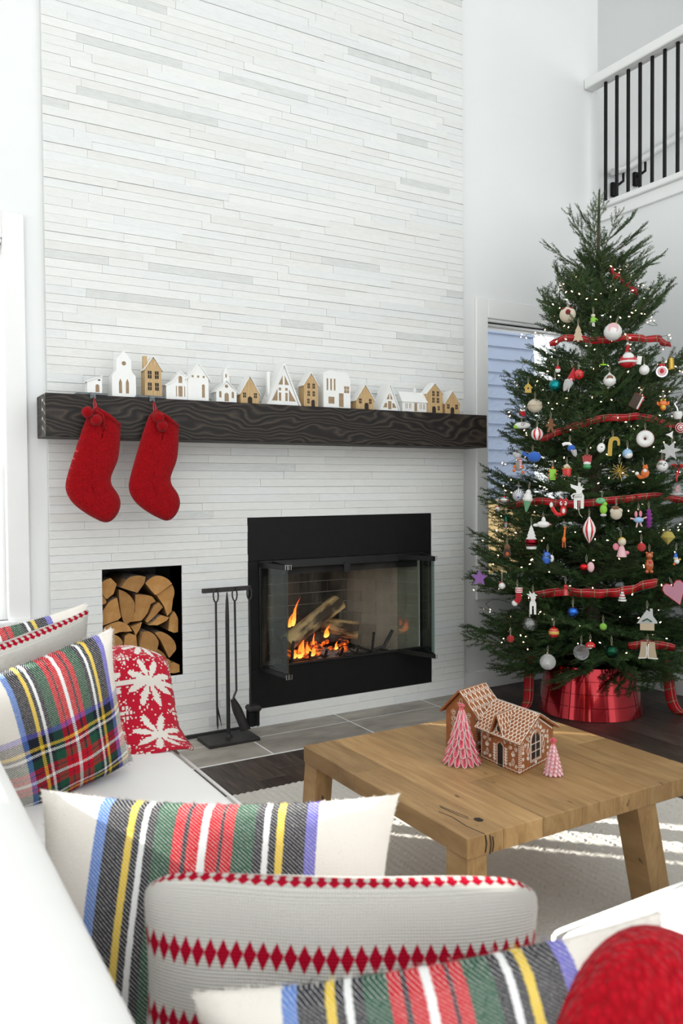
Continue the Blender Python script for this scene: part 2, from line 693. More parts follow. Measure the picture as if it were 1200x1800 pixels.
for q in (.04, .3, 1.5):
    zz = .0 if q < .1 else .13 + (q - .3) * .624
    b = MB().tube([(q + .06, 0, zz - .0), (q + .06, 0, zz - .07), (q, .03, zz - .12)], .011, 6)
    b.bev(q - .025, q + .025, .03, .058, zz - .19, zz - .08, .004)
    b.obj('bracket', 'baluster_black', hr)

# ---------------------------------------------------------------- outside the right-hand window
t = NT('siding_paint')
n = t.noise(t.mapv(t.coord(), (2, 1, 20)), 6, 4)
t.set(col=t.mix(n, (.19, .225, .32), (.23, .265, .36)), rough=.55)
MATS['siding_paint'] = t.m
sd = thing('neighbour_house', 'blue-grey clapboard house wall seen through the window', 'house', (4.6, 2.2, 0))
for k in range(36):
    MB().add([(-4.2, 0, k * .126), (.52, 0, k * .126), (.52, .022, k * .126 + .136), (-4.2, .022, k * .126 + .136), (-4.2, .05, k * .126), (.52, .05, k * .126), (.52, .05, k * .126 + .136), (-4.2, .05, k * .126 + .136)],
             [(0, 1, 2, 3), (1, 5, 6, 2), (0, 4, 5, 1), (3, 2, 6, 7)]).obj('siding_board', 'siding_paint', sd)
MB().box(-4.2, .51, .05, .2, 0, 4.8).obj('wall_core', 'siding_paint', sd)
t = NT('fence_pine')
n = t.noise(t.mapv(t.coord(), (8, 8, .8)), 6, 5, .6, .5)
t.set(col=t.ramp(n, [(.3, (.50, .31, .12)), (.6, (.68, .46, .2)), (.8, (.76, .55, .27))]), rough=.6)
MATS['fence_pine'] = t.m
fe = thing('board_fence', 'yellow pine board fence seen through the window beside the tree', 'fence', (3.4, 1.9, 0))
for k in range(26):
    MB().bev(-.8 + k * .1265, -.8 + k * .1265 + .138, 0, .025, .0, 1.14 + .008 * (k % 3), .003).obj('fence_board', 'fence_pine', fe)
MB().bev(-.8, 2.9, .027, .07, .9, .98, .004).obj('fence_rail', 'fence_pine', fe)
MB().box(-8, 12, .2, 12, -.3, -.2).obj('ground_outside', mat('snow', (.85, .87, .9), .8, col2=(.8, .83, .87), scale=2, bump=.2, bscale=10), kind='structure')
# ---------------------------------------------------------------- firewood niche
mat('niche_steel', (.035, .033, .033), .45, col2=(.05, .047, .045), scale=12, bump=.05)
b = MB()
b.box(.22, .236, .0, .42, .315, .896).box(.63, .646, .0, .42, .315, .896).box(.236, .63, .0, .42, .315, .331).box(.236, .63, .0, .42, .88, .896).box(.22, .646, .42, .44, .315, .896)
b.obj('wall_niche', 'niche_steel', kind='structure')


def cutwood():
    t = NT('cut_wood')
    o = t.coord()
    wv = t.n('ShaderNodeTexWave', wave_type='RINGS', rings_direction='Y')
    inf = t.n('ShaderNodeObjectInfo').outputs['Random']
    cm = t.n('ShaderNodeCombineXYZ')
    t.put(cm.inputs[0], t.math('MULTIPLY_ADD', inf, .2, -.1))
    t.put(cm.inputs[2], t.math('MULTIPLY_ADD', inf, -.14, .03))
    va = t.n('ShaderNodeVectorMath', operation='ADD')
    t.put(va.inputs[0], o)
    t.put(va.inputs[1], cm.outputs[0])
    t.put(wv.inputs[0], va.outputs[0])
    wv.inputs['Scale'].default_value = 26
    wv.inputs['Distortion'].default_value = 3
    wv.inputs['Detail'].default_value = 3
    n = t.noise(o, 22, 5, .65)
    c = t.mix(t.math('MULTIPLY', wv.outputs[1], .2), (.40, .195, .055), (.25, .105, .025))
    c = t.mix(t.ramp(n, [(.45, (0, 0, 0)), (.75, (1, 1, 1))]), c, (.48, .26, .09))
    n2 = t.noise(t.mapv(o, (1, 1, 1), (3, 1, 2)), 9, 4)
    c = t.mix(t.ramp(n2, [(.55, (0, 0, 0)), (.8, (.8, .8, .8))]), c, (.20, .10, .045))
    hs = t.n('ShaderNodeHueSaturation')
    t.put(hs.inputs['Value'], t.math('MULTIPLY_ADD', inf, .45, .8))
    t.put(hs.inputs['Color'], c)
    t.set(col=hs.outputs[0], rough=.8)
    t.bump(t.noise(o, 120, 4), .5, .003)
    MATS['cut_wood'] = t.m


cutwood()
mat('bark', (.10, .065, .045), .95, col2=(.24, .19, .15), scale=40, stretch=(1, .3, 1), bump=.9, bscale=60, bdist=.01)
mat('split_wood', (.42, .24, .10), .85, col2=(.25, .13, .055), scale=20, stretch=(1, .08, 1), bump=.5, bscale=50)
# outlines of the cut faces, centimetres from the niche's lower left corner; b = edges with bark
NX = .396
logs = [
    ('topmost at far left, cut square', [(0, 44), (0.5, 48), (5.2, 50.2), (8, 47), (6.5, 42.5), (3.0, 40)], (1,)),
    ('thin wedge below the topmost log at far left', [(0, 37.4), (0, 43.5), (2.6, 39.4), (2.4, 38.4)], ()),
    ('flat half round on top, left of the middle', [(9.5, 45.5), (12, 49), (16, 50.8), (21.6, 50), (21, 47), (17.5, 42.4)], (1, 2)),
    ('large half round on top at the right', [(22, 46.5), (25.5, 49.5), (30, 49.8), (34.5, 47), (35.6, 45.5), (28.5, 41), (26.8, 40.6)], (0, 1, 2)),
    ('quarter round under the large half round at the right', [(28, 40.5), (36.3, 44.8), (37.5, 41), (36.6, 37.5), (35.8, 31.5), (33.6, 29.2), (31.8, 34.5)], (1, 2)),
    ('quarter round at far left, third from the top', [(0, 27.5), (0, 34), (3.6, 38.6), (7.6, 40.6), (8.2, 38), (9.4, 31), (8, 29.8)], (2,)),
    ('upright half round left of the middle', [(9.3, 44.2), (13.5, 42), (16.8, 37.5), (16.5, 32.5), (14.2, 27.6), (12, 26.2), (10.2, 32), (9.5, 38)], (0, 1, 2, 3)),
    ('big pale wedge in the middle of the stack', [(17.6, 41.2), (26, 39.6), (27.8, 37), (25.4, 36), (23.6, 31.5), (20.5, 28), (14.4, 27.8), (17.2, 33)], (0,)),
    ('rough split piece right of the middle wedge', [(22.4, 27.6), (25, 31.5), (27, 35), (29.4, 36.4), (31.4, 33.8), (27, 29.4), (23.5, 26.6)], ()),
    ('thin flat sliver right of the middle', [(23.2, 25.9), (25.5, 27.2), (29.5, 30.2), (33.5, 28.8), (32.5, 27.4), (27.6, 25.4)], (1,)),
    ('tall narrow piece against the right side', [(33.6, 22), (34.2, 28), (36.8, 31.4), (38.8, 27), (38.6, 20.8), (36.6, 20.6)], (2,)),
    ('low curved piece at far left, half way up', [(0, 23), (1.5, 27), (8.4, 29), (13.2, 26.6), (14.8, 23.6), (8.6, 23.8), (4, 22.4)], (1, 2)),
    ('small wedge in the middle, half way up', [(15, 25.4), (20.6, 27.2), (19.6, 24.2), (17.4, 20.6), (16.6, 23)], ()),
    ('rounded block at far left, below half way', [(0, 13), (0, 20.8), (4.5, 22.8), (8, 21.8), (10.4, 18.4), (10, 15.6), (5.5, 13.4), (1.5, 11)], (1, 2, 3)),
    ('grey upright block left of the middle, below half way', [(10.4, 13), (11, 17.4), (11.5, 21.5), (13.5, 22.6), (17, 21.2), (17.6, 14.8), (17.2, 10.4), (11, 10)], ()),
    ('full rounded log in the lower middle', [(18.2, 10.8), (18.6, 17), (20.2, 22.8), (23.6, 22.6), (27, 19.2), (27.8, 15.8), (26.4, 11.6), (21.6, 8.2)], (2, 3, 4)),
    ('half round leaning at the lower right', [(26.6, 21.4), (30, 21.8), (35, 18.4), (37.4, 14), (36.8, 11.2), (33.8, 8.2), (32, 12), (29.4, 17.6)], (0, 1, 2, 3)),
    ('dark brown wedge under the leaning half round', [(22.5, 7.4), (24.8, 9.4), (27.8, 13.6), (31.4, 10.6), (32.8, 8.4), (27.4, 5.6)], ()),
    ('squat round log near the bottom right', [(24.4, 1.5), (25.6, 4.5), (28, 6), (32.6, 8.2), (33.6, 5.4), (32.4, 2.4), (29, .2)], (3, 4)),
    ('small square block in the bottom right corner', [(32.6, 1.2), (33.8, 5.8), (35.4, 6.2), (38.4, 4.6), (38.6, .9), (36, .5)], ()),
    ('flat piece at the lower left', [(1, 10.4), (5, 12), (10, 12.4), (13, 10.2), (11, 7), (3, 6)], (0, 1)),
    ('wide log at the bottom left', [(.5, .3), (.8, 4.5), (6, 6), (12, 5.6), (13, 2), (11, .3)], (1, 2)),
    ('round log at the bottom in the middle', [(14, .3), (13.6, 5), (17, 7.8), (21.5, 6.8), (24, 3.4), (22.5, .3)], (1, 2, 3)),
]
for i, (lab, poly, bark) in enumerate(logs):
    y0 = .012 + .045 * R.random()
    pts = [(.236 + x_ * NX / 39.6, .331 + z_ * .01) for x_, z_ in poly]
    cx = sum(p[0] for p in pts) / len(pts)
    cz = sum(p[1] for p in pts) / len(pts)
    # finer outline with small irregularities
    fine, fb = [], []
    n = len(pts)
    for k in range(n):
        a, c = pts[k], pts[(k + 1) % n]
        for s_ in range(4):
            f = s_ / 4
            j = .0012 * (R.random() - .5) if s_ else 0
            bul = .004 * sin(pi * f) if k in bark else 0
            px, pz = a[0] + (c[0] - a[0]) * f, a[1] + (c[1] - a[1]) * f
            dx, dz = px - cx, pz - cz
            L = math.hypot(dx, dz) + 1e-6
            fine.append((px - cx + dx / L * (bul + j), pz - cz + dz / L * (bul + j)))
            fb.append(k in bark)
    m_ = len(fine)
    b = MB()
    vs = [(p[0], 0, p[1]) for p in fine] + [(p[0] * (.97 + .05 * R.random()), .32, p[1] * .97) for p in fine]
    b.cur = 0
    b.add(vs[:m_] + [(0, 0, 0)], [(k, (k + 1) % m_, m_) for k in range(m_)])
    for k in range(m_):
        b.cur = 1 if fb[k] else 2
        b.add([vs[k], vs[(k + 1) % m_], vs[m_ + (k + 1) % m_], vs[m_ + k]], [(0, 3, 2, 1)])
    o = b.obj('firewood_log', ['cut_wood', 'bark', 'split_wood'], loc=(cx, y0, cz))
    tag(o, 'split firewood log, ' + lab, 'log', 'firewood stacked in the niche')

# ---------------------------------------------------------------- fireplace insert
mat('surround_black', (.0035, .0035, .0035), .6, spec=.25, col2=(.005, .005, .005), scale=20, bump=.04, bscale=300)
mat('frame_black', (.004, .004, .004), .45, col2=(.007, .007, .007), scale=10)
fp = thing('fireplace', 'black steel fireplace insert with a log fire and folding glass doors', 'fireplace', (1.586, 0, .095))
X0, X1 = .99 - 1.586, 2.182 - 1.586
Z1 = 1.015
OL, OR_, OB, OT = 1.055 - 1.586, 2.115 - 1.586, .212, .785
b = MB()
b.bev(X0, X1, .002, .02, OT, Z1, .002).bev(X0, X1, .002, .02, 0, OB, .002).bev(X0, OL, .002, .02, OB, OT, .002).bev(OR_, X1, .002, .02, OB, OT, .002)
b.obj('surround', 'surround_black', fp)
b = MB()
b.bev(OL, OR_, -.012, .012, OT - .045, OT, .003).bev(OL, OR_, -.012, .012, OB, OB + .012, .003)
b.bev(OL - .001, OL + .012, -.008, .015, OB, OT, .002).bev(OR_ - .012, OR_ + .001, -.008, .015, OB, OT, .002)
b.bev(-.02, .02, -.02, -.008, OT - .09, OT - .03, .003)
b.bev(-.018, .018, -.018, .01, OB + .01, OB + .025, .003)
b.obj('door_frame', 'frame_black', fp)


def fire_brick(nm, k_, soot_):
    t = NT(nm)
    inf = t.n('ShaderNodeObjectInfo').outputs['Random']
    o = t.coord()
    n = t.noise(o, 30, 5, .6)
    c = t.mix(n, (.25 * k_, .20 * k_, .15 * k_), (.34 * k_, .285 * k_, .22 * k_))
    if soot_:
        n3 = t.noise(t.mapv(t.coord('Object'), (1, 1, .6)), 5, 4)
        c = t.mix(t.ramp(n3, [(.35, (0, 0, 0)), (.6, (.9, .9, .9))]), c, (.012, .010, .009))
    hs = t.n('ShaderNodeHueSaturation')
    t.put(hs.inputs['Value'], t.math('MULTIPLY_ADD', inf, .3, .85))
    t.put(hs.inputs['Color'], c)
    t.set(col=hs.outputs[0], rough=.9)
    t.bump(t.noise(o, 90, 4), .4, .003)
    MATS[nm] = t.m


fire_brick('fire_brick', 1, False)
fire_brick('fire_brick_sooty', .55, True)
mat('soot', (.012, .011, .010), .95, col2=(.03, .027, .024), scale=12)
mat('fire_mortar', (.36, .32, .26), .95, bump=.3)
FB = fp
fz0, fz1 = .125, .80
core = MB()
Lf, Rf, Lb, Rb, D = OL + .01, OR_ - .01, 1.31 - 1.586, 1.862 - 1.586, .45
core.add([(Lf, .021, fz0), (Lb, D, fz0), (Rb, D, fz0), (Rf, .021, fz0), (Lf, .021, fz1), (Lb, D, fz1), (Rb, D, fz1), (Rf, .021, fz1)],
         [(0, 1, 5, 4), (1, 2, 6, 5), (2, 3, 7, 6), (0, 3, 2, 1)])
core.obj('firebox_lining', 'fire_mortar', fp)
b = MB()
b.box(Lf - .05, Rf + .05, .021, D + .02, fz1, fz1 + .02).box(Lf, Rf, .03, .05, .70, fz1)
b.add([(Lf, .06, .78), (Rf, .06, .78), (Rb, D - .005, .66), (Lb, D - .005, .66)], [(0, 1, 2, 3)])
b.obj('smoke_hood', 'soot', fp)
BH, BL, J = .068, .205, .005


def brick_run(p0, p1, sooty):
    """courses of bricks on the firebox wall between two floor points; nrm points inside"""
    d = Vector((p1[0] - p0[0], p1[1] - p0[1], 0))
    L = d.length
    d.normalize()
    nrm = Vector((-d.y, d.x, 0))
    if nrm.dot(Vector((0 - p0[0], .15 - p0[1], 0))) < 0:
        nrm = -nrm
    z = fz0
    k = 0
    while z < fz1 - .02:
        z1 = min(z + BH, fz1)
        x_ = -BL / 2 if k % 2 else 0
        while x_ < L:
            a, c = max(0, x_), min(L, x_ + BL)
            if c - a > .02:
                b_ = MB()
                h = .006
                q = [Vector((p0[0], p0[1], 0)) + d * s_ for s_ in (a + J / 2, c - J / 2)]
                vs_ = []
                for n_ in (-.002, h):
                    for zz in (z + J / 2, z1 - J / 2):
                        for pt in q:
                            w_ = pt + nrm * n_
                            vs_.append((w_.x, w_.y, zz))
                b_.add(vs_, [(4, 5, 7, 6), (0, 1, 5, 4), (2, 6, 7, 3), (0, 4, 6, 2), (1, 3, 7, 5)])
                b_.obj('firebrick', 'fire_brick_sooty' if sooty else 'fire_brick', fp)
            x_ += BL
        z = z1
        k += 1


brick_run((Lf, .03), (Lb, D), True)
brick_run((Lb, D), (Rb, D), True)
brick_run((Rb, D), (Rf, .03), False)

# folding glass doors: two panes each side
clip_m = mat('chrome', (.8, .8, .8), .15, 1.0)


def fold_door(J0, F0, T0, side):
    z0, z1 = OB + .005, OT - .01
    for (a, c, nm) in ((J0, F0, 0), (F0, T0, 1)):
        a, c = Vector((*a, 0)), Vector((*c, 0))
        d = (c - a).normalized()
        n = Vector((-d.y, d.x, 0)) * .003
        a2, c2 = a + d * .004, c - d * .004
        dr = MB()
        vs_ = []
        for pt in (a2, c2):
            for s_ in (-1, 1):
                for zz in (z0, z1):
                    w_ = pt + n * s_
                    vs_.append((w_.x, w_.y, zz))
        dr.add(vs_, [(0, 1, 3, 2), (4, 6, 7, 5), (0, 4, 5, 1), (2, 3, 7, 6), (0, 2, 6, 4), (1, 5, 7, 3)])
        g_ = dr.obj('glass_pane', 'door_glass', fp)
        for (za, zb) in ((z0 - .012, z0 + .01), (z1 - .022, z1 + .004)):
            b_ = MB()
            vs_ = []
            for pt in (a, c):
                for s_ in (-2.2, 2.2):
                    for zz in (za, zb):
                        w_ = pt + n * s_
                        vs_.append((w_.x, w_.y, zz))
            b_.add(vs_, [(0, 1, 3, 2), (4, 6, 7, 5), (0, 4, 5, 1), (2, 3, 7, 6), (0, 2, 6, 4), (1, 5, 7, 3)])
            b_.obj('pane_rail', 'frame_black', g_)
        # clip at the fold
        q = F0
        e = (a - c).normalized() if nm == 1 else d
        e = Vector((F0[0], F0[1], 0)) - d * .006 * (1 if nm == 0 else -1)
        b_ = MB()
        for zz, up in ((z0 - .014, 1), (z1 + .006, -1)):
            ox = -.009 if nm == 0 else .009
            pth = [(e.x + ox - .006, e.y - .012, zz + up * .024), (e.x + ox - .006, e.y - .012, zz), (e.x + ox + .006, e.y - .012, zz), (e.x + ox + .006, e.y - .012, zz + up * .024)]
            b_.tube(pth, .0013, 5)
        b_.obj('clip', 'chrome' if side < 0 else 'frame_black', g_)


ox = 1.586
fold_door((1.058 - ox, 0.), (1.095 - ox, -.257), (1.135 - ox, 0.), -1)
fold_door((2.112 - ox, 0.), (2.02 - ox, -.243), (1.932 - ox, 0.), 1)

# chain mesh curtains
t = NT('chain_mesh')
o_ = t.coord('UV')
x_, y_, _ = t.xyz(t.mapv(o_, (90, 60, 1), rot=(0, 0, .78)))
wv = t.math('MAXIMUM', t.math('ABSOLUTE', t.math('SINE', t.math('MULTIPLY', x_, pi))), t.math('ABSOLUTE', t.math('SINE', t.math('MULTIPLY', y_, pi))))
t.set(col=(.25, .22, .17), rough=.4, metal=.6, alpha=t.math('MULTIPLY', t.math('GREATER_THAN', wv, .95), .28))
MATS['chain_mesh'] = t.m


def curtain(xa, xb):
    b_ = MB()
    n_ = int((xb - xa) / .008)
    b_.grid(lambda u, v: (xa + (xb - xa) * u, .045 + .007 * sin(u * n_ * .42) + .004 * sin(u * n_ * .9 + 1), OB - .07 + (.62) * v), n_, 1, None, lambda u, v: (u * (xb - xa) * 1.6, v * .62))
    b_.obj('mesh_curtain', 'chain_mesh', fp, smooth='all')


curtain(OL + .05, OL + .40)
curtain(OR_ - .46, OR_ - .08)

# grate and burning logs
gr = thing('fire_grate', 'black iron log grate with upturned ends inside the fireplace', 'grate', (1.56, .22, .2205))
b = MB()
for yy in (-.10, .10):
    b.tube([(-.30, yy, .02), (-.30, yy, .08), (.27, yy, .08), (.27, yy, .0)], .010, 6)
for k in range(6):
    x_ = -.27 + k * .105
    b.tube([(x_, -.15, .20 if k in (0, 5) else .13), (x_, -.13, .085), (x_, .13, .085), (x_, .15, .16)], .009, 6)
b.tube([(.27, -.10, .08), (.36, -.10, .10), (.42, -.10, .19)], .010, 6)
b.tube([(-.30, -.10, .0), (-.30, -.10, .22)], .014, 6)
b.tube([(.33, -.1, .09), (.40, -.11, .06), (.42, -.12, .0)], .012, 6)
b.obj('grate_bars', mat('cast_iron', (.012, .011, .011), .6, bump=.3, bscale=100), gr)
mat('char', (.012, .010, .009), .9, col2=(.06, .05, .045), scale=18, bump=.8, bscale=50, bdist=.01)
t = NT('burning_log')
o_ = t.coord()
n = t.noise(t.mapv(o_, (.7, 2, 2)), 5, 5, .6)
c = t.mix(t.ramp(n, [(.45, (0, 0, 0)), (.58, (1, 1, 1))]), (.62, .42, .19), (.05, .033, .02))
t.set(col=c, rough=.85)
t.bump(t.noise(t.mapv(o_, (.4, 5, 5)), 20, 5), .8, .01)
MATS['burning_log'] = t.m


def fire_log(lab, a, c, r, m_, sides=7):
    a, c = Vector(a), Vector(c)
    L = (c - a).length
    b_ = MB()
    pr = []
    n_ = 12
    for i in range(9):
        x_ = L * i / 8 - L / 2
        for k in range(n_):
            an = 2 * pi * k / n_
            rr = r * (1 + .12 * sin(an * 2 + 1) + .08 * (R.random() - .5))
            if sin(an) > .35:
                rr *= .82
            pr.append((x_, rr * cos(an), rr * sin(an)))
    fs_ = [(i * n_ + k, i * n_ + (k + 1) % n_, (i + 1) * n_ + (k + 1) % n_, (i + 1) * n_ + k) for i in range(8) for k in range(n_)]
    fs_ += [list(range(n_))[::-1], [8 * n_ + k for k in range(n_)]]
    b_.add(pr, fs_)
    o = b_.obj('burning_log', m_, smooth=40)
    d = (c - a).normalized()
    o.matrix_basis = Matrix.Translation((a + c) / 2) @ d.to_track_quat('X', 'Z').to_matrix().to_4x4()
    tag(o, lab, 'log', 'logs in the fire')
    return o


fire_log('pale split log leaning diagonally across the fire', (1.28, .15, .40), (1.66, .22, .595), .055, 'burning_log')
fire_log('short pale log lying at the right of the grate', (1.60, .30, .45), (1.78, .18, .425), .062, 'burning_log')
fire_log('charred black log lying along the grate', (1.36, .26, .395), (1.74, .24, .385), .042, 'char')
fire_log('blackened log at the back of the fire behind the leaning log', (1.33, .345, .44), (1.70, .34, .52), .06, 'char')
t = NT('ash')
o_ = t.coord()
n = t.noise(o_, 60, 6, .7)
c = t.ramp(n, [(.3, (.05, .045, .04)), (.5, (.25, .22, .2)), (.7, (.5, .46, .43))])
t.set(col=c, rough=.95)
t.bump(n, 1, .02)
MATS['ash'] = t.m
b = MB()
Ra = random.Random(4)


def ashf(u, v):
    x_ = 1.13 + .88 * u
    y_ = .03 + .41 * v
    k = max(0, 1 - abs(x_ - 1.56) / .42)
    return (x_, y_, .221 + .075 * k * sin(pi * min(1, v * 1.2)) + .03 + .018 * Ra.random())


b.grid(ashf, 60, 26)
o = b.obj('ash_bed', 'ash', kind='stuff')
tag(o, 'bed of grey ash and cinders under the burning logs', 'ash')


def glow(name, c1, c2, s_, scale, lo, hi):
    t = NT(name)
    n = t.noise(t.coord(), scale, 4, .6)
    f = t.ramp(n, [(lo, (0, 0, 0)), (hi, (1, 1, 1))])
    t.set(col=(.02, .012, .008), rough=.9, emit=t.mix(f, c1, c2), estr=t.math('MULTIPLY', f, s_))
    MATS[name] = t.m


glow('ember', (1, .08, .005), (1, .20, .02), 0.8, 40, .42, .66)
Re = random.Random(9)
b = MB()
for k in range(44):
    r = .008 + .013 * Re.random()
    b.ball((1.30 + .38 * Re.random(), .09 + .2 * Re.random(), .315 + .06 * Re.random()), r, 6, (1 + Re.random(), .8 + .4 * Re.random(), .6 + .5 * Re.random()))
o = b.obj('embers', 'ember', kind='stuff')
tag(o, 'glowing orange embers heaped under the burning logs', 'embers')
for lab, p in (('largest black charcoal lump on the ash, left of the middle', (1.43, .06, .292)), ('small charcoal lump near the right end of the grate', (1.83, .10, .29)), ('charcoal lump on the ash beside the right upturned end of the grate', (1.88, .13, .29))):
    b = MB().ball((0, 0, 0), .024, 7, (1.9, .8, .7), T(rx=.4, rz=Re.random())).ball((.03, .01, 0), .018, 6, (1.2, .8, .8))
    tag(b.obj('charcoal_lump', 'char', loc=p), lab, 'charcoal')
t = NT('flame')
o_ = t.coord('UV')
x_, y_, _ = t.xyz(o_)
t.set(col=(0, 0, 0), rough=1, emit=t.ramp(y_, [(0, (1, .42, .08)), (.35, (1, .20, .02)), (1, (1, .07, .008))]), estr=1.5, alpha=t.ramp(y_, [(0, (.9, .9, .9)), (.7, (.75, .75, .75)), (1, (.15, .15, .15))]))
MATS['flame'] = t.m


def flame(loc, h, r, bend, lab):
    r *= .62
    b_ = MB()
    prof = [(.45, 0), (.9, .1), (1, .22), (.8, .4), (.5, .6), (.25, .8), (.08, .95), (0, 1)]
    n_ = 8
    vs_, uv_, fs_ = [], [], []
    for j, (rr, z) in enumerate(prof):
        for k in range(n_):
            an = 2 * pi * k / n_
            vs_.append((r * rr * cos(an) + bend * z * z + .25 * r * sin(z * 7), .5 * r * rr * sin(an), z * h))
            uv_.append((k / n_, z))
    fs_ = [(j * n_ + k, j * n_ + (k + 1) % n_, (j + 1) * n_ + (k + 1) % n_, (j + 1) * n_ + k) for j in range(len(prof) - 1) for k in range(n_)]
    b_.add(vs_, fs_, None, uv_)
    tag(b_.obj('flame', 'flame', loc=loc, smooth='all'), lab, 'flame', 'flames of the log fire')


flame((1.40, .29, .46), .17, .022, .05, 'tall thin orange flame rising behind the leaning log')
flame((1.375, .29, .455), .09, .024, .03, 'short orange flame behind the left end of the leaning log')
flame((1.345, .10, .315), .10, .035, .02, 'bright yellow-orange flame at the left of the grate')
flame((1.40, .10, .32), .085, .032, -.01, 'wide low yellow flame left of the middle of the grate')
flame((1.44, .12, .33), .12, .018, .01, 'thin orange flame under the leaning log')
flame((1.55, .17, .40), .075, .03, .03, 'small red flame licking the charred log')
flame((1.315, .11, .315), .085, .026, -.015, 'slim orange flame at the left end of the grate')
flame((1.372, .13, .32), .13, .018, .03, 'tallest slim flame in front of the leaning log')
flame((1.425, .10, .318), .06, .026, .02, 'low yellow flame in the middle of the grate')
flame((1.60, .14, .33), .05, .02, .01, 'smallest flame, right of the middle of the grate')

# ---------------------------------------------------------------- fire tools
ts = thing('tool_stand', 'black iron fireplace tool stand with a rectangular base', 'tool stand', (.817, -.135, .001))
MB().bev(-.135, .135, -.088, .085, 0, .018, .003).obj('base_plate', 'black_iron', ts)
b = MB().lathe([(.028, .018), (.02, .022), (.011, .035)], 12)
b.tube([(0, 0, .02), (0, 0, .62)], .0105, 8).tube([(0, 0, .62), (0, 0, .70), (0, 0, .745)], [.0105, .008, .003], 8)
b.obj('post', 'black_iron', ts, smooth=True)
MB().bev(-.13, .13, -.009, .009, .748, .770, .002).obj('crossbar', 'black_iron', ts)


def handle(b_, x_, z, y_=0):
    pts = [(x_ + .0 + .013 * sin(k * 2 * pi / 12) * (1 if k < 12 else 1), y_ - .012 - .002 * cos(k * 2 * pi / 12), z + .034 - .034 * cos(k * 2 * pi / 12) * 1.0) for k in range(13)]
    b_.tube(pts, .0038, 6)


to = thing('fire_poker', 'black iron fire poker hanging left of the stand post', 'fire tool', (.753, -.135, .001), 0, 'tools on the stand')
b = MB()
handle(b, 0, .70)
b.tube([(0, -.012, .70), (0, -.012, .19), (.002, -.012, .09), (.003, -.012, .065)], [.0055, .0055, .005, .001], 6)
b.tube([(0, -.012, .19), (.012, -.014, .13), (.022, -.016, .08)], [.004, .004, .001], 6)
b.obj('shaft', 'black_iron', to, smooth=True)
to = thing('ash_shovel', 'black iron ash shovel with a bent shaft hanging right of the post', 'fire tool', (.853, -.135, .001), 0, 'tools on the stand')
b = MB()
handle(b, 0, .70)
b.tube([(0, -.012, .70), (.004, -.012, .25), (-.012, -.02, .225), (-.02, -.028, .21)], .0055, 6)
b.obj('shaft', 'black_iron', to, smooth=True)
b = MB().grid(lambda u, v: (-.022 + .065 * v + .034 * (u - .5) * (.6 + .8 * min(1, v * 3)), -.03 - .012 * v + .014 * (abs(u - .5) * 2) ** 2 * .8, .215 - .165 * v + .012 * (u - .5)), 6, 8)
b.grid(lambda u, v: (-.022 + .065 * v + .034 * (u - .5) * (.6 + .8 * min(1, v * 3)), -.033 - .012 * v + .014 * (abs(u - .5) * 2) ** 2 * .8, .215 - .165 * v + .012 * (u - .5)), 6, 8)
b.obj('blade', 'black_iron', to, smooth='all')
to = thing('hearth_brush', 'black hearth brush hanging at the right end of the stand', 'fire tool', (.933, -.135, .001), 0, 'tools on the stand')
b = MB()
handle(b, 0, .70)
b.tube([(0, -.012, .70), (.0, -.012, .165)], .0055, 6)
b.obj('shaft', 'black_iron', to, smooth=True)
MB().bev(-.018, .048, -.05, .022, .135, .163, .008).obj('brush_head', 'black_iron', to)
mat('bristle', (.006, .006, .006), .9, bump=.9, bscale=250, bdist=.004)
b = MB()
for k in range(220):
    x_, y_ = -.012 + .054 * R.random(), -.042 + .058 * R.random()
    b.tube([(x_, y_, .14), (x_ + .006 * (R.random() - .5), y_ + .006 * (R.random() - .5), .058 + .006 * R.random())], .0022, 3)
b.obj('bristles', 'bristle', to)
# ---------------------------------------------------------------- mantel beam
t = NT('mantel_wood')
o_ = t.coord()
d_ = t.noise(t.mapv(o_, (1.2, 1, 2.5)), 2.2, 2, .5)
wv = t.n('ShaderNodeTexWave', wave_type='BANDS', bands_direction='Z')
va = t.n('ShaderNodeVectorMath', operation='ADD')
t.put(va.inputs[0], t.mapv(o_, (.5, 1, 1)))
cm = t.n('ShaderNodeCombineXYZ')
t.put(cm.inputs[2], t.math('MULTIPLY', d_, .34))
t.put(va.inputs[1], cm.outputs[0])
t.put(wv.inputs[0], va.outputs[0])
wv.inputs['Scale'].default_value = 13
wv.inputs['Distortion'].default_value = 1.6
wv.inputs['Detail'].default_value = 3
wv.inputs['Detail Scale'].default_value = 1.5
g = wv.outputs[1]
fine = t.noise(t.mapv(o_, (2, 1, 40)), 8, 4)
c = t.ramp(t.math('ADD', t.math('MULTIPLY', g, .8), t.math('MULTIPLY', fine, .35)), [(.2, (.010, .008, .0075)), (.62, (.020, .016, .0135)), (.9, (.036, .028, .022)), (1, (.062, .046, .034))])
t.set(col=c, rough=.55, spec=.3)
t.bump(g, .35, .004)
MATS['mantel_wood'] = t.m
MX0, MX1, MZ0, MZ1, MD = -.046, 2.444, 1.495, 1.685, .2
mn = MB().bev(MX0, MX1, -MD, .0, MZ0, MZ1, .003).obj('mantel_beam', 'mantel_wood')
tag(mn, 'long dark-stained wooden mantel beam across the white stone wall', 'mantel')

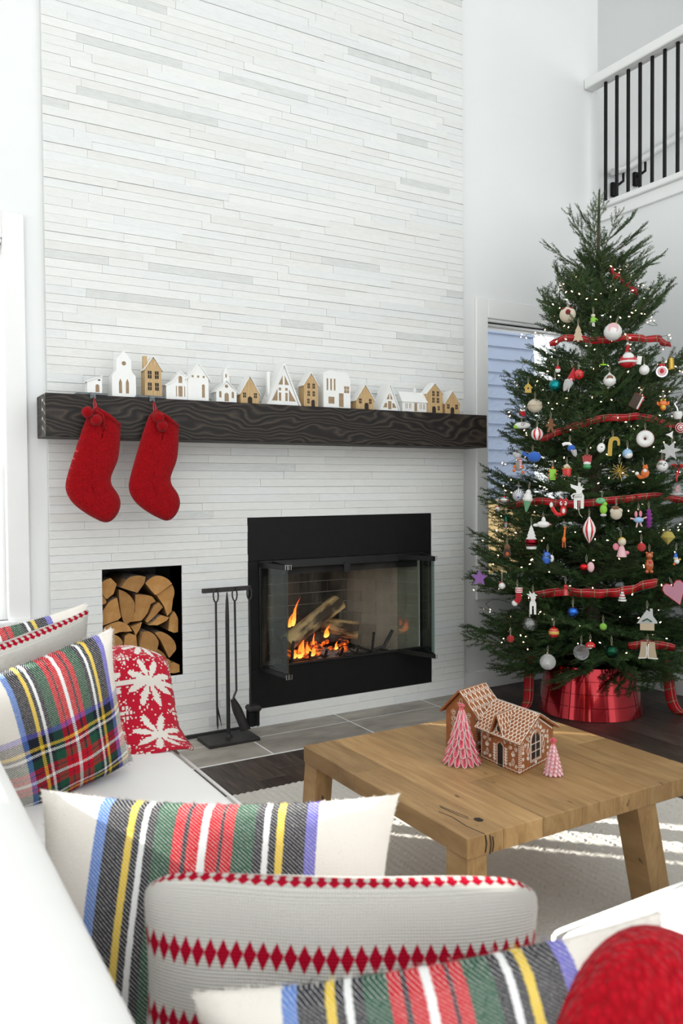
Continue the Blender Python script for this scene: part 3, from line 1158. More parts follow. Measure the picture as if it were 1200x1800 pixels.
# ---------------------------------------------------------------- little houses on the mantel
mat('ceramic_white', (.80, .80, .785), .3, col2=(.78, .78, .765), scale=20, coat=.2)
t = NT('house_wood')
o_ = t.coord()
n = t.noise(t.mapv(o_, (60, 60, 4)), 4, 4, .6)
x_, y_, z_ = t.xyz(o_)
lin = t.math('LESS_THAN', t.math('FRACT', t.math('MULTIPLY', t.math('ADD', x_, y_), 62)), .1)
c = t.ramp(n, [(.3, (.43, .27, .12)), (.7, (.60, .42, .21))])
c = t.mix(t.math('MULTIPLY', lin, .55), c, (.22, .12, .05))
t.set(col=c, rough=.6)
MATS['house_wood'] = t.m
mat('house_dark', (.02, .015, .012), .8, col2=(.03, .02, .015), scale=30)
mat('house_tan', (.36, .25, .15), .8, col2=(.28, .19, .11), scale=30)
HY = -.155      # front plane of the facades


def arch(x_, z0, w_, h, n=8):
    r = w_ / 2
    return [(x_ - r, z0), (x_ + r, z0)] + [(x_ + r * cos(pi * k / n), z0 + h - r + r * sin(pi * k / n)) for k in range(n + 1)]


def openings(par, shapes, m='house_tan', y=-.0008, nm='opening'):
    for s_ in shapes:
        MB().prism(s_, y, y + .0016).obj(nm, m, par)


def rect(x_, z0, w_, h):
    return [(x_ - w_ / 2, z0), (x_ + w_ / 2, z0), (x_ + w_ / 2, z0 + h), (x_ - w_ / 2, z0 + h)]


def circ(x_, z, r, n=12):
    return [(x_ + r * cos(2 * pi * k / n), z + r * sin(2 * pi * k / n)) for k in range(n)]


def panes4(x_, z0, w_, h):
    """window of four panes"""
    g_ = .0022
    return [rect(x_ + sx * (w_ + g_) / 4, z0 + sz * (h + g_) / 2, (w_ - g_) / 2, (h - g_) / 2) for sx in (-1, 1) for sz in (0, 1)]


def gable(name, lab, x0, x1, zb, eave, peak, depth, wood, roof='ceramic_white', over=.006, side_w=True):
    """house with its gable to the front; x, z in world, base on the mantel"""
    cx = (x0 + x1) / 2
    h = thing(name, lab, 'toy house', (cx, HY, MZ1), 0, 'little houses on the mantel')
    a, c = x0 - cx, x1 - cx
    e, p = eave - MZ1, peak - MZ1
    m_ = 'house_wood' if wood else 'ceramic_white'
    MB().prism([(a, 0), (c, 0), (c, e), (0, p - .004), (a, e)], 0, depth).obj('walls', m_, h)
    tk = .004
    sl = (p - e) / ((c - a) / 2)
    for s_ in (-1, 1):
        b_ = MB()
        xe = s_ * ((c - a) / 2 + over)
        ze = p - sl * abs(xe)
        b_.prism([(0, p), (xe, ze), (xe, ze + tk), (0, p + tk * 1.4)], -.005, depth + .004)
        b_.obj('roof_slope', roof, h)
    return h


# 1 shed
h = thing('toy_house', 'tiny white shed with a slanting roof at the left end of the mantel', 'toy house', (.178, HY, MZ1 + .0107), 0, 'little houses on the mantel')
MB().prism([(-.033, 0), (.033, 0), (.033, .080), (-.033, .055)], 0, .05).obj('walls', 'ceramic_white', h)
MB().prism([(-.040, .051), (.036, .081), (.036, .085), (-.040, .056)], -.006, .055).obj('roof_slope', 'ceramic_white', h)
openings(h, [arch(.012, .008, .017, .036)])
openings(h, [rect(.02, .060, .010, .006)], 'house_dark')
# 2 tall church front
h = thing('toy_house', 'tall white church house with two pointed windows and a round one', 'toy house', (.312, HY, MZ1), 0, 'little houses on the mantel')
MB().prism([(-.055, 0), (.055, 0), (.055, .100), (.035, .125), (.035, .175), (0, .215), (-.035, .175), (-.035, .125), (-.055, .100)], 0, .055).obj('walls', 'ceramic_white', h)
openings(h, [[(-.024, .02), (-.010, .02), (-.010, .07), (-.017, .088), (-.024, .07)], [(.008, .02), (.022, .02), (.022, .07), (.015, .088), (.008, .07)]])
openings(h, [circ(0, .158, .010)])
# 3 tall wooden with chimney
h = gable('toy_house', 'tall wooden house with a white roof and a square chimney', .41, .49, 0, MZ1 + .130, MZ1 + .188, .06, True)
h.location.z += .0107
MB().bev(-.042, -.024, .015, .035, .13, .192, .002).obj('chimney', 'house_wood', h)
openings(h, [q for x_ in (-.017, .017) for z_ in (.03, .085) for q in panes4(x_, z_, .018, .036)], 'house_dark', nm='window_pane')
# 4 double gable
h = thing('toy_house', 'wide white house with two unequal gables', 'toy house', (.62, HY, MZ1), 0, 'little houses on the mantel')
MB().prism([(-.105, 0), (.0, 0), (.0, .11), (-.035, .137), (-.075, .085), (-.105, .072)], .008, .06).obj('side_wing', 'ceramic_white', h)
MB().prism([(0, 0), (.105, 0), (.105, .110), (.052, .182), (0, .110)], 0, .06).obj('main_wing', 'ceramic_white', h)
b = MB().prism([(.052, .190), (.118, .103), (.115, .100), (.052, .181), (-.010, .100), (-.013, .103)], -.005, .062)
b.obj('main_roof', 'ceramic_white', h)
MB().prism([(-.035, .143), (.0, .116), (0, .11), (-.035, .137), (-.075, .085), (-.112, .068), (-.112, .073), (-.078, .091)], .003, .062).obj('side_roof', 'ceramic_white', h)
openings(h, [arch(-.035, .085, .018, .034)], y=.0072)
openings(h, [rect(-.035, .02, .02, .05), rect(-.055, .02, .004, .05), rect(-.014, .02, .004, .05)], y=.0072)
openings(h, [rect(.024, .115, .010, .010), rect(.052, .115, .010, .010), rect(.080, .115, .010, .010)])
openings(h, [arch(.078, .02, .014, .064)])
# 5 church with steeple
h = gable('toy_house', 'small white church with a pointed steeple', .765, .872, 0, MZ1 + .055, MZ1 + .108, .07, False)
MB().prism([(-.014, .09), (.014, .09), (.014, .145), (0, .185), (-.014, .145)], .004, .032).obj('steeple', 'ceramic_white', h)
openings(h, [arch(0, .008, .022, .042), arch(-.033, .025, .012, .032), arch(.033, .025, .012, .032), circ(0, .082, .0085)])
openings(h, [arch(0, .125, .008, .018)], y=.0032)
# 6 wooden small
h = gable('toy_house', 'squat wooden cottage right of the white church', .893, .995, 0, MZ1 + .055, MZ1 + .138, .07, True)
openings(h, [q for x_ in (-.03, .03) for q in panes4(x_, .032, .016, .024)], 'house_dark', nm='window_pane')
openings(h, [arch(0, .0, .024, .038)], 'house_dark')
# 7 big A-frame
h = thing('toy_house', 'largest white A-frame house with a tall chimney', 'toy house', (1.133, HY, MZ1), 0, 'little houses on the mantel')
MB().prism([(-.088, 0), (.088, 0), (0, .205)], 0, .075).obj('walls', 'ceramic_white', h)
b = MB()
for s_ in (-1, 1):
    b.prism([(0, .225), (s_ * .098, 0), (s_ * .090, 0), (0, .208)], -.008, .08)
b.obj('roof', 'ceramic_white', h)
MB().bev(-.078, -.062, .03, .05, .03, .175, .002).obj('chimney', 'ceramic_white', h)
openings(h, [[(-.030, .108), (-.006, .108), (-.006, .155)], [(.030, .108), (.006, .108), (.006, .155)]])
openings(h, [rect(-.022, .078, .013, .014), rect(.015, .078, .013, .014), rect(-.022, .025, .013, .042), rect(.015, .025, .013, .042)])
openings(h, [[(-.068, .025), (-.036, .025), (-.036, .085)], [(.068, .025), (.030, .025), (.030, .085)]])
# 8 wooden tall
h = gable('toy_house', 'tall wooden house between the big A-frame and the white townhouse', 1.250, 1.333, 0, MZ1 + .118, MZ1 + .178, .06, True)
openings(h, [q for x_ in (-.014, .016) for z_ in (.058, .098) for q in panes4(x_, z_, .014, .026)] + panes4(-.016, .02, .013, .024), 'house_dark', nm='window_pane')
openings(h, [arch(.012, 0, .020, .04)], 'house_dark')
# 9 townhouse
h = thing('toy_house', 'wide white townhouse with a clipped flat-topped roof', 'toy house', (1.452, HY, MZ1), 0, 'little houses on the mantel')
MB().prism([(-.086, 0), (.080, 0), (.080, .155), (.060, .194), (-.052, .200), (-.086, .185)], 0, .07).obj('walls', 'ceramic_white', h)
openings(h, [rect(-.062, .095, .009, .062), rect(-.040, .095, .009, .062), rect(-.018, .095, .009, .062), rect(-.038, .025, .036, .036), rect(.022, .010, .028, .072)])
openings(h, panes4(.056, .085, .030, .036), nm='window_pane')
# 10 wooden small
h = gable('toy_house', 'squat wooden cottage between the townhouse and the small A-frame', 1.568, 1.683, 0, MZ1 + .055, MZ1 + .137, .06, True)
openings(h, [q for x_ in (-.032, .032) for q in panes4(x_, .035, .016, .026)], 'house_dark', nm='window_pane')
openings(h, [arch(.008, 0, .026, .04)], 'house_dark')
# 11 small A-frame
h = thing('toy_house', 'smaller white A-frame house on the right half of the mantel', 'toy house', (1.785, HY, MZ1), 0, 'little houses on the mantel')
MB().prism([(-.062, 0), (.062, 0), (0, .145)], 0, .085).obj('walls', 'ceramic_white', h)
b = MB()
for s_ in (-1, 1):
    b.prism([(0, .158), (s_ * .070, 0), (s_ * .064, 0), (0, .147)], -.007, .09)
b.obj('roof', 'ceramic_white', h)
openings(h, [[(-.020, .066), (-.003, .066), (-.003, .10)], [(.020, .066), (.005, .066), (.005, .10)], rect(0, .012, .022, .044), [(-.044, .02), (-.018, .02), (-.018, .045), (-.030, .045)], [(.044, .02), (.018, .02), (.018, .045), (.030, .045)]])
# 12 low long house
h = thing('toy_house', 'long low white house with a small chimney', 'toy house', (1.955, HY, MZ1), 0, 'little houses on the mantel')
MB().box(-.085, .082, 0, .065, 0, .062).obj('walls', 'ceramic_white', h)
b = MB().add([(-.090, -.006, .058), (.088, -.006, .058), (.088, .034, .118), (-.090, .034, .118), (-.090, .072, .058), (.088, .072, .058)], [(0, 1, 2, 3), (3, 2, 5, 4), (0, 3, 4), (1, 5, 2), (0, 4, 5, 1)])
b.obj('roof', 'ceramic_white', h)
MB().bev(.016, .030, .028, .042, .09, .142, .002).obj('chimney', 'ceramic_white', h)
openings(h, [rect(.006, .008, .018, .046)] + [rect(q, .02, .0035, .03) for q in (-.062, -.052, -.036, -.028, .036, .046, .06, .068)])
# 13, 14 wooden pair
h = gable('toy_house', 'tall wooden house second from the right end of the mantel', 2.040, 2.150, 0, MZ1 + .115, MZ1 + .172, .06, True)
openings(h, [q for x_ in (-.010, .022) for z_ in (.062, .100) for q in panes4(x_, z_, .016, .028)] + panes4(.028, .02, .014, .024), 'house_dark', nm='window_pane')
openings(h, [arch(-.006, 0, .026, .042)], 'house_dark')
h = gable('toy_house', 'small wooden house at the right end of the mantel', 2.168, 2.275, 0, MZ1 + .065, MZ1 + .135, .06, True)
openings(h, [q for x_ in (-.030, .030) for q in panes4(x_, .032, .018, .026)], 'house_dark', nm='window_pane')
openings(h, [arch(0, 0, .026, .042)], 'house_dark')

# ---------------------------------------------------------------- stocking hangers and stockings
mat('hanger_metal', (.10, .115, .125), .4, .6, col2=(.14, .15, .16), scale=30)


def knit_mat(name, c1, c2, s=260, b_=.7):
    t = NT(name)
    o = t.coord()
    v = t.n('ShaderNodeTexVoronoi')
    t.put(v.inputs['Vector'], t.mapv(o, (1, 1, .8)))
    v.inputs['Scale'].default_value = s
    n = t.noise(o, s * .4, 3)
    f = t.math('MULTIPLY', t.math('ADD', v.outputs['Distance'], n), .8)
    t.set(col=t.mix(f, c1, c2), rough=.95, sheen=.08, spec=.1)
    t.bump(t.math('SUBTRACT', n, v.outputs['Distance']), b_, .006)
    MATS[name] = t.m


knit_mat('red_boucle', (.52, .003, .008), (.24, .001, .004))
mat('red_ribbon', (.5, .01, .02), .6, col2=(.4, .01, .015), scale=50)


def stocking(lab, hlab, cx, tilt, pomx, mirror):
    hg = thing('stocking_hanger', hlab, 'hanger', (cx, -.14, MZ1), 0, 'stocking hangers on the mantel')
    MB().bev(-.066, .066, -.058, .05, .0003, .0105, .0015).obj('plate', 'hanger_metal', hg)
    b_ = MB().bev(-.013, .013, -.066, -.0582, -.004, .0105, .001)
    b_.bev(-.013, .013, -.066, -.0612, -.018, -.004, .001)
    b_.tube([(0, -.064, -.012), (0, -.072, -.017), (0, -.078, -.012)], .0028, 6)
    b_.obj('hook', 'hanger_metal', hg)
    # sock: centre line with half widths; x right, z down from the hook
    s_ = thing('christmas_stocking', lab, 'stocking', (cx, -.235, MZ1 - .012), 0, 'red stockings hung from the mantel')
    out = [(-.012, -.058), (.010, -.056), (.045, -.075), (.108, -.118), (.112, -.16), (.108, -.22), (.098, -.28), (.075, -.335), (.066, -.365), (.072, -.395),
           (.098, -.435), (.108, -.475), (.098, -.515), (.072, -.548), (.040, -.560), (0, -.545), (-.050, -.515), (-.095, -.478), (-.122, -.44), (-.132, -.40), (-.126, -.36), (-.108, -.30), (-.082, -.22), (-.055, -.14), (-.030, -.08)]
    import mathutils
    # resample by arc and puff it
    P = [Vector((p[0], 0, p[1])) for p in out]
    n_ = len(P)
    fineP = []
    for i in range(n_):
        p0, p1, p2, p3 = P[i - 1], P[i], P[(i + 1) % n_], P[(i + 2) % n_]
        for k in range(3):
            u = k / 3
            fineP.append(.5 * ((2 * p1) + (-p0 + p2) * u + (2 * p0 - 5 * p1 + 4 * p2 - p3) * u * u + (-p0 + 3 * p1 - 3 * p2 + p3) * u ** 3))
    def mid(z):
        xs_ = [p.x for p in fineP if abs(p.z - z) < .016]
        return (min(xs_) + max(xs_)) / 2 if xs_ else 0
    m_ = len(fineP)
    b_ = MB()
    rings = [(1.0, 0), (.95, .34), (.86, .62), (.7, .84), (.48, .95), (.25, .99), (0, 1)]
    th = .032
    vs_, fs_ = [], []
    cen = [Vector((mid(max(-.50, min(-.10, p.z * .9 - .03))), 0, max(-.50, min(-.10, p.z * .9 - .03)))) for p in fineP]
    for side in (-1, 1):
        for ri, (f, y_) in enumerate(rings):
            for p, c_ in zip(fineP, cen):
                q = c_ + (p - c_) * f
                wob = 1
                vs_.append((q.x, side * th * y_ * wob * (1 if side < 0 else .5), q.z))
    R_ = len(rings)
    for sd in range(2):
        o0 = sd * R_ * m_
        for r in range(R_ - 1):
            for i in range(m_):
                a_, b2 = o0 + r * m_ + i, o0 + r * m_ + (i + 1) % m_
                q = (a_, b2, b2 + m_, a_ + m_)
                fs_.append(q if sd else q[::-1])
    b_.add(vs_, fs_)
    b_.obj('sock', 'red_boucle', s_, smooth='all')
    # bunched cuff folds at the opening
    b_ = MB()
    b_.tube([(-.014, -.024, -.062), (.02, -.032, -.085), (.035, -.034, -.15)], [.012, .013, .006], 8)
    b_.tube([(.0, -.016, -.052), (.05, -.028, -.085), (.107, -.016, -.125)], [.010, .012, .010], 8)
    b_.obj('cuff_fold', 'red_boucle', s_, smooth='all')
    MB().tube([(-.004, -.004, -.062), (-.005, .0, -.03), (0, .018, -.003), (.005, .0, -.03), (.006, -.004, -.062)], .0032, 6).obj('hanging_loop', 'red_ribbon', s_)
    for (px, pz) in pomx:
        b_ = MB()
        k_ = 12
        for i in range(k_):
            pass
        b_.ball((px, -.052, pz), .026, 20)
        Rp = random.Random(int(px * 1000) + 99)
        vv = []
        for v in b_.v:
            d = Vector(v) - Vector((px, -.052, pz))
            vv.append(tuple(Vector((px, -.052, pz)) + d * (1 + .10 * (Rp.random() - .5))))
        b_.v = vv
        po = b_.obj('pompom', 'red_boucle', s_, smooth='all')
        MB().tube([(0, -.01, -.045), (px * .6, -.04, (pz - .045) * .6), (px, -.052, pz + .02)], .0018, 5).obj('yarn', 'red_ribbon', po)
    s_.rotation_euler = (0, tilt, 0)


stocking('red fuzzy stocking with pompoms, the left one under the mantel', 'dark metal stocking hanger beside the tiny shed', .158, 0, [(-.045, -.075), (-.008, -.108)], False)
stocking('red fuzzy stocking with pompoms, the right one under the mantel', 'dark metal stocking hanger under the wooden house with the chimney', .428, -.02, [(.0, -.085), (.016, -.125)], False)
# ---------------------------------------------------------------- rug
t = NT('rug_wool')
o_ = t.coord()
n = t.noise(o_, 60, 4, .7)
n2 = t.noise(o_, 3, 3)
c = t.mix(n, (.52, .48, .43), (.70, .665, .615))
c = t.mix(t.math('MULTIPLY', n2, .3), c, (.56, .52, .47))
t.set(col=c, rough=1.0, spec=.05, sheen=.1)
t.bump(t.noise(o_, 260, 3, .7), .6, .004)
MATS['rug_wool'] = t.m
Rr = random.Random(3)
jit = [[Rr.random() for _ in range(90)] for _ in range(90)]


def rugz(x, y):
    # thick braids in chevrons
    a = x * 34
    col_ = math.floor(a)
    s_ = 1 if col_ % 2 else -1
    fx = a - col_
    b_ = (y * 50 + s_ * fx * 1.1)
    row = math.floor(b_)
    fy = b_ - row
    j = jit[int(col_) % 89][int(row * 7 + col_) % 87]
    h = (sin(pi * fx) ** .6) * (sin(pi * fy) ** .6)
    return .009 + .005 * h * (.55 + .6 * j)


b = MB()
X0r, X1r, Y0r, Y1r = -.45, 2.06, -3.15, -.855
b.grid(lambda u, v: (X0r + (X1r - X0r) * u, Y0r + (Y1r - Y0r) * v, rugz(X0r + (X1r - X0r) * u, Y0r + (Y1r - Y0r) * v) if .002 < u < .998 and .002 < v < .998 else .0005), 500, 470)
rg = b.obj('area_rug', 'rug_wool', smooth='all')
tag(rg, 'cream chunky braided wool rug under the coffee table', 'rug')

# ---------------------------------------------------------------- coffee table
t = NT('table_oak')
o_ = t.coord()
inf = t.n('ShaderNodeObjectInfo').outputs['Random']
va = t.n('ShaderNodeVectorMath', operation='ADD')
cm = t.n('ShaderNodeCombineXYZ')
t.put(cm.inputs[0], t.math('MULTIPLY', inf, 9.0))
t.put(cm.inputs[1], t.math('MULTIPLY', inf, 23.0))
t.put(va.inputs[0], o_)
t.put(va.inputs[1], cm.outputs[0])
v = va.outputs[0]
g = t.noise(t.mapv(v, (9, .8, 3)), 5, 6, .6, .8)
m2 = t.noise(t.mapv(v, (1.6, .8, 1)), 4, 3)
c = t.ramp(g, [(.28, (.25, .138, .054)), (.5, (.38, .228, .095)), (.75, (.48, .305, .14))])
c = t.mix(t.ramp(m2, [(.4, (0, 0, 0)), (.75, (.75, .75, .75))]), c, (.25, .135, .052))
kn = t.noise(t.mapv(v, (7, 3, 3)), 5, 2)
c = t.mix(t.ramp(kn, [(.70, (0, 0, 0)), (.76, (.9, .9, .9))]), c, (.05, .025, .012))
hs = t.n('ShaderNodeHueSaturation')
t.put(hs.inputs['Value'], t.math('MULTIPLY_ADD', inf, .42, .80))
t.put(hs.inputs['Color'], c)
t.set(col=hs.outputs[0], rough=.40, spec=.4)
t.bump(g, .12, .002)
MATS['table_oak'] = t.m
mat('crack_black', (.02, .012, .008), .9, bump=.2)
TX0, TX1, TY0, TY1, TZ = .481, 1.375, -2.42, -1.587, .42
tb = thing('coffee_table', 'low square coffee table of warm brown planks', 'table', (TX0, TY0, .012))
dz = .012
bx = [0, .115, .245, .385, .50, .635, .76, .894]
jy = [(0, .52, .833), (0, .833), (0, .3, .833), (0, .833), (0, .61, .833), (0, .833), (0, .38, .833)]
for i in range(7):
    for k in range(len(jy[i]) - 1):
        MB().bev(bx[i] + .0005, bx[i + 1] - .0005, jy[i][k] + .0004, jy[i][k + 1] - .0004, .37 - dz - .001, TZ - dz, .001).obj('plank', 'table_oak', tb)
for (x0, x1, y0, y1, sx) in ((.004, .064, .004, .085, 0), (.60, .675, .004, .085, .085), (.004, .064, .75, .829, -.03), (.79, .86, .75, .829, .03)):
    b = MB()
    z1 = .37 - dz - .001
    b.add([(x0 + sx, y0, 0), (x1 + sx, y0, 0), (x1 + sx, y1, 0), (x0 + sx, y1, 0), (x0, y0, z1), (x1, y0, z1), (x1, y1, z1), (x0, y1, z1)],
          [(0, 3, 2, 1), (4, 5, 6, 7), (0, 1, 5, 4), (1, 2, 6, 5), (2, 3, 7, 6), (3, 0, 4, 7)])
    b.obj('leg', 'table_oak', tb)
# weathered splits and a filled knot near the front corner
cz = TZ - dz + .0003
for pts in ([(.045, .17), (.052, .12), (.047, .06), (.055, .0005)], [(.07, .2), (.078, .14), (.085, .1)], [(.066, .19), (.072, .12), (.08, .09)]):
    b = MB()
    b.strip([(p[0], p[1], cz) for p in pts], [(.0016, 0, 0)] * len(pts))
    b.obj('split', 'crack_black', tb)
b = MB().add([(.098 + .011 * cos(k * pi / 4) * (1 + .2 * (k % 2)), .075 + .014 * sin(k * pi / 4), cz) for k in range(8)], [list(range(8))])
b.obj('filled_knot', 'crack_black', tb)
b = MB()
for x_, z0, z1 in ((.056, .375, .418), (.07, .368, .415), (.078, .372, .41)):
    b.strip([(x_, -.0006, z0 - dz), (x_ + .004, -.0006, (z0 + z1) / 2 - dz), (x_, -.0006, z1 - dz)], [(.002, 0, 0)] * 3)
b.obj('end_split', 'crack_black', tb)

# ---------------------------------------------------------------- gingerbread houses
mat('gingerbread', (.25, .078, .020), .75, col2=(.32, .11, .032), scale=40, bump=.25, bscale=160)
mat('royal_icing', (.84, .78, .70), .5, col2=(.80, .74, .66), scale=60)


def ice(b_, paths, fr, w_=.0013, h=.0012):
    """raised lines of icing; fr maps (a, b) on the face to a point, fr.n is its normal"""
    O, A, B, N = fr
    for p in paths:
        pts = [O + A * q[0] + B * q[1] for q in p]
        for i in range(len(pts) - 1):
            d = (pts[i + 1] - pts[i])
            if d.length < 1e-6:
                continue
            s_ = N.cross(d.normalized()) * w_ * .5
            e = d.normalized() * w_ * .25
            a, c = pts[i] - e, pts[i + 1] + e
            b_.add([a - s_, a + s_, c + s_, c - s_, a + N * h, c + N * h], [(0, 4, 5, 3), (4, 1, 2, 5), (0, 1, 4), (3, 5, 2)])


def dots(b_, pts, fr, r=.0016, h=.0018):
    O, A, B, N = fr
    for q in pts:
        c_ = O + A * q[0] + B * q[1]
        vs_ = [c_ + (A * cos(k * pi / 3) + B * sin(k * pi / 3)) * r for k in range(6)] + [c_ + N * h]
        b_.add(vs_, [(k, (k + 1) % 6, 6) for k in range(6)])


def spiral(x_, y_, r, s_=1, turns=1.5, a0=0, n_=14):
    return [(x_ + s_ * r * (1 - .75 * k / n_) * cos(a0 + turns * 2 * pi * k / n_), y_ + r * (1 - .75 * k / n_) * sin(a0 + turns * 2 * pi * k / n_)) for k in range(n_ + 1)]


def leaf(x_, y_, l, w_, a):
    q = []
    for k in range(9):
        u = k / 8
        s_ = 1 if k <= 4 else -1
        v_ = u * 2 if k <= 4 else 2 - u * 2
        q.append((v_ * l, s_ * w_ * sin(pi * v_)))
    return [(x_ + p[0] * cos(a) - p[1] * sin(a), y_ + p[0] * sin(a) + p[1] * cos(a)) for p in q]


def ell(x_, y_, rx, ry, n_=12, a0=0, a1=2 * pi):
    return [(x_ + rx * cos(a0 + (a1 - a0) * k / n_), y_ + ry * sin(a0 + (a1 - a0) * k / n_)) for k in range(n_ + 1)]


def sprig(x_, y_, h, s_=1):
    out = [[(x_, y_), (x_, y_ + h)]]
    n_ = max(3, int(h / .008))
    for k in range(n_):
        yy = y_ + h * (k + .4) / n_
        out += [leaf(x_, yy, .008, .0018, .7), leaf(x_, yy, .008, .0018, pi - .7)]
    return out


def facade_rails(w_, e):
    """wavy base line and dotted corners"""
    return [[(w_ * k / 28, .005 + .0018 * abs(sin(k * pi / 4))) for k in range(29)]]


V = Vector
# front house: local x along the long side, y depth, rotated
gh = thing('gingerbread_house', 'iced gingerbread cottage with a dormer and scalloped roof', 'gingerbread house', (.889, -2.159, .4203), 0)
dA = V((.006, .179, 0))      # long wall runs back along y
dG = V((.195, .063, 0))     # gable wall runs right
LA, LG = .179, .198
A_ = dA.normalized()
G_ = dG.normalized()
NA = V((-A_.y, A_.x, 0))     # outward of the long wall (left)
NG = V((G_.y, -G_.x, 0))     # outward of the gable wall (front)
if NA.x > 0:
    NA = -NA
Z_ = V((0, 0, 1))
EH, PH = .100, .154
b = MB()
c0, c1, c2, c3 = V((0, 0, 0)), dG, dG + dA, dA
pk0, pk1 = dG / 2 + Z_ * (PH - .004), dG / 2 + dA + Z_ * (PH - .004)
up = Z_ * EH
b.add([c0, c1, c2, c3, c0 + up, c1 + up, c2 + up, c3 + up, pk0, pk1],
      [(0, 1, 5, 8, 4), (1, 2, 6, 5), (2, 3, 7, 9, 6), (3, 0, 4, 7), (0, 3, 2, 1)])
b.obj('walls', 'gingerbread', gh)


def roof_panel(par, e0, e1, r1, r0, th=.006, nm='roof_panel'):
    n_ = (e1 - e0).cross(r0 - e0).normalized()
    if n_.z < 0:
        n_ = -n_
    b_ = MB().add([e0, e1, r1, r0, e0 + n_ * th, e1 + n_ * th, r1 + n_ * th, r0 + n_ * th],
                  [(0, 3, 2, 1), (4, 5, 6, 7), (0, 1, 5, 4), (1, 2, 6, 5), (2, 3, 7, 6), (3, 0, 4, 7)])
    return b_.obj(nm, 'gingerbread', par), n_


def scallops(par, e0, e1, r0, n_, th, nu, nv, nm='roof_icing'):
    """rows of U-shaped iced tiles from eave e0-e1 up towards r0"""
    A = (e1 - e0)
    B = (r0 - e0)
    fr = (e0 + n_ * th, A, B, n_)
    b_ = MB()
    P = []
    for j in range(nv):
        for i in range(nu + 1):
            x_ = (i + (.5 if j % 2 else 0)) / nu
            y_ = (j + .15) / nv
            w_, h_ = .5 / nu, .95 / nv
            q = [(-1, 1), (-.98, .6), (-.8, .3), (-.45, .08), (0, 0), (.45, .08), (.8, .3), (.98, .6), (1, 1)]
            pp = [(x_ + a * w_, y_ + c * h_) for a, c in q]
            pp = [(min(1, max(0, a)), min(1, c)) for a, c in pp]
            if pp[0][0] < pp[-1][0] - .01:
                P.append(pp)
    P += [[(0, 0), (1, 0)], [(0, 0), (0, 1)], [(1, 0), (1, 1)], [(0, 1), (1, 1)]]
    ice(b_, P, fr, .0017, .0014)
    b_.obj(nm, 'royal_icing', par)


sl = (PH - EH) / (LG / 2)
ov = .016
ex = G_ * ov
ze = Z_ * (EH - sl * ov)
fo = A_ * .014
ridge0, ridge1 = dG / 2 + Z_ * PH - fo, dG / 2 + dA + Z_ * PH + fo
rp, n1 = roof_panel(gh, c0 - ex + ze - fo, c3 - ex + ze + fo, ridge1, ridge0)
scallops(rp, c0 - ex + ze - fo, c3 - ex + ze + fo, ridge0, n1, .006, 13, 9)
rp, n2 = roof_panel(gh, c2 + ex + ze + fo, c1 + ex + ze - fo, ridge0, ridge1)
scallops(rp, c2 + ex + ze + fo, c1 + ex + ze - fo, ridge1, n2, .006, 13, 9)
# dormer over the door on the long wall
dm = A_ * .088
hw = .036
dz_ = .125
b = MB()
f0, f1, fp_ = dm - A_ * hw * .72 + NA * .004, dm + A_ * hw * .72 + NA * .004, dm + NA * .004
back = G_ * .085
b.add([f0 + Z_ * .075, f1 + Z_ * .075, f1 + Z_ * .092, fp_ + Z_ * .150, f0 + Z_ * .092, f0 + Z_ * .075 + back, f1 + Z_ * .075 + back, f1 + Z_ * .092 + back, fp_ + Z_ * .150 + back, f0 + Z_ * .092 + back],
      [(0, 4, 3, 2, 1), (5, 6, 7, 8, 9), (0, 1, 6, 5), (1, 2, 7, 6), (4, 0, 5, 9)])
b.obj('dormer_wall', 'gingerbread', gh)
for s_ in (-1, 1):
    e_ = dm + A_ * s_ * (hw * .72 + .008) + NA * .016 + Z_ * (.092 - .013)
    rr = dm + NA * .016 + Z_ * .153
    bk = G_ * .105
    if s_ > 0:
        rp, n3 = roof_panel(gh, e_, e_ + bk, rr + bk, rr, .005, 'dormer_roof')
        scallops(rp, e_, e_ + bk, rr, n3, .005, 6, 5)
    else:
        rp, n3 = roof_panel(gh, e_ + bk, e_, rr, rr + bk, .005, 'dormer_roof')
        scallops(rp, e_ + bk, e_, rr + bk, n3, .005, 6, 5)
mat('oven_dark', (.012, .006, .004), .9, col2=(.02, .01, .006), scale=20)
# long wall: local a from the back corner (seen at left) to the front corner
frL = (dA + NA * .0002, -A_, Z_, NA)
b = MB().prism([(.080, 0), (.103, 0), (.103, .062), (.0915, .072), (.080, .062)], 0, .001)
o = MB()
for v in b.v:
    o.v.append(tuple(frL[0] + frL[1] * v[0] + frL[2] * v[2] + NA * (.0006 * (1 if v[1] else 0) + .0002)))
o.f, o.uv, o.mi = b.f, b.uv, b.mi
o.obj('doorway', 'oven_dark', gh)
b = MB()
P = [[(.077, .002), (.077, .064), (.0915, .076), (.106, .064), (.106, .002)]]
P += [[(.179 * k / 40, .004 + .0025 * abs(sin(k * pi / 4))) for k in range(41)]]
for x_ in (.066, .118):
    P += sprig(x_, .010, .052)
for x_ in (.030, .150):
    P += [leaf(x_, .018, .022, .005, pi / 2), leaf(x_, .045, .016, .004, pi / 2), leaf(x_, .045, .012, .003, .9), leaf(x_, .045, .012, .003, pi - .9)]
    P += [spiral(x_ - .012, .068, .007, 1), spiral(x_ + .012, .068, .007, -1), spiral(x_ + .013, .018, .006, 1), spiral(x_ - .013, .018, .006, -1)]
for k in range(16):
    P.append(spiral(.008 + .0108 * k, .083 + .004 * (k % 2), .0045, 1 if k % 2 else -1))
P += [ell(.0915, .112, .012, .012)]
for k in range(5):
    P.append(leaf(.0915, .074, .010, .0025, pi / 2 + (k - 2) * .5))
ice(b, P, frL, .0013)
dots(b, [(.176, .008 + .0062 * k) for k in range(14)], frL, .0024, .0022)
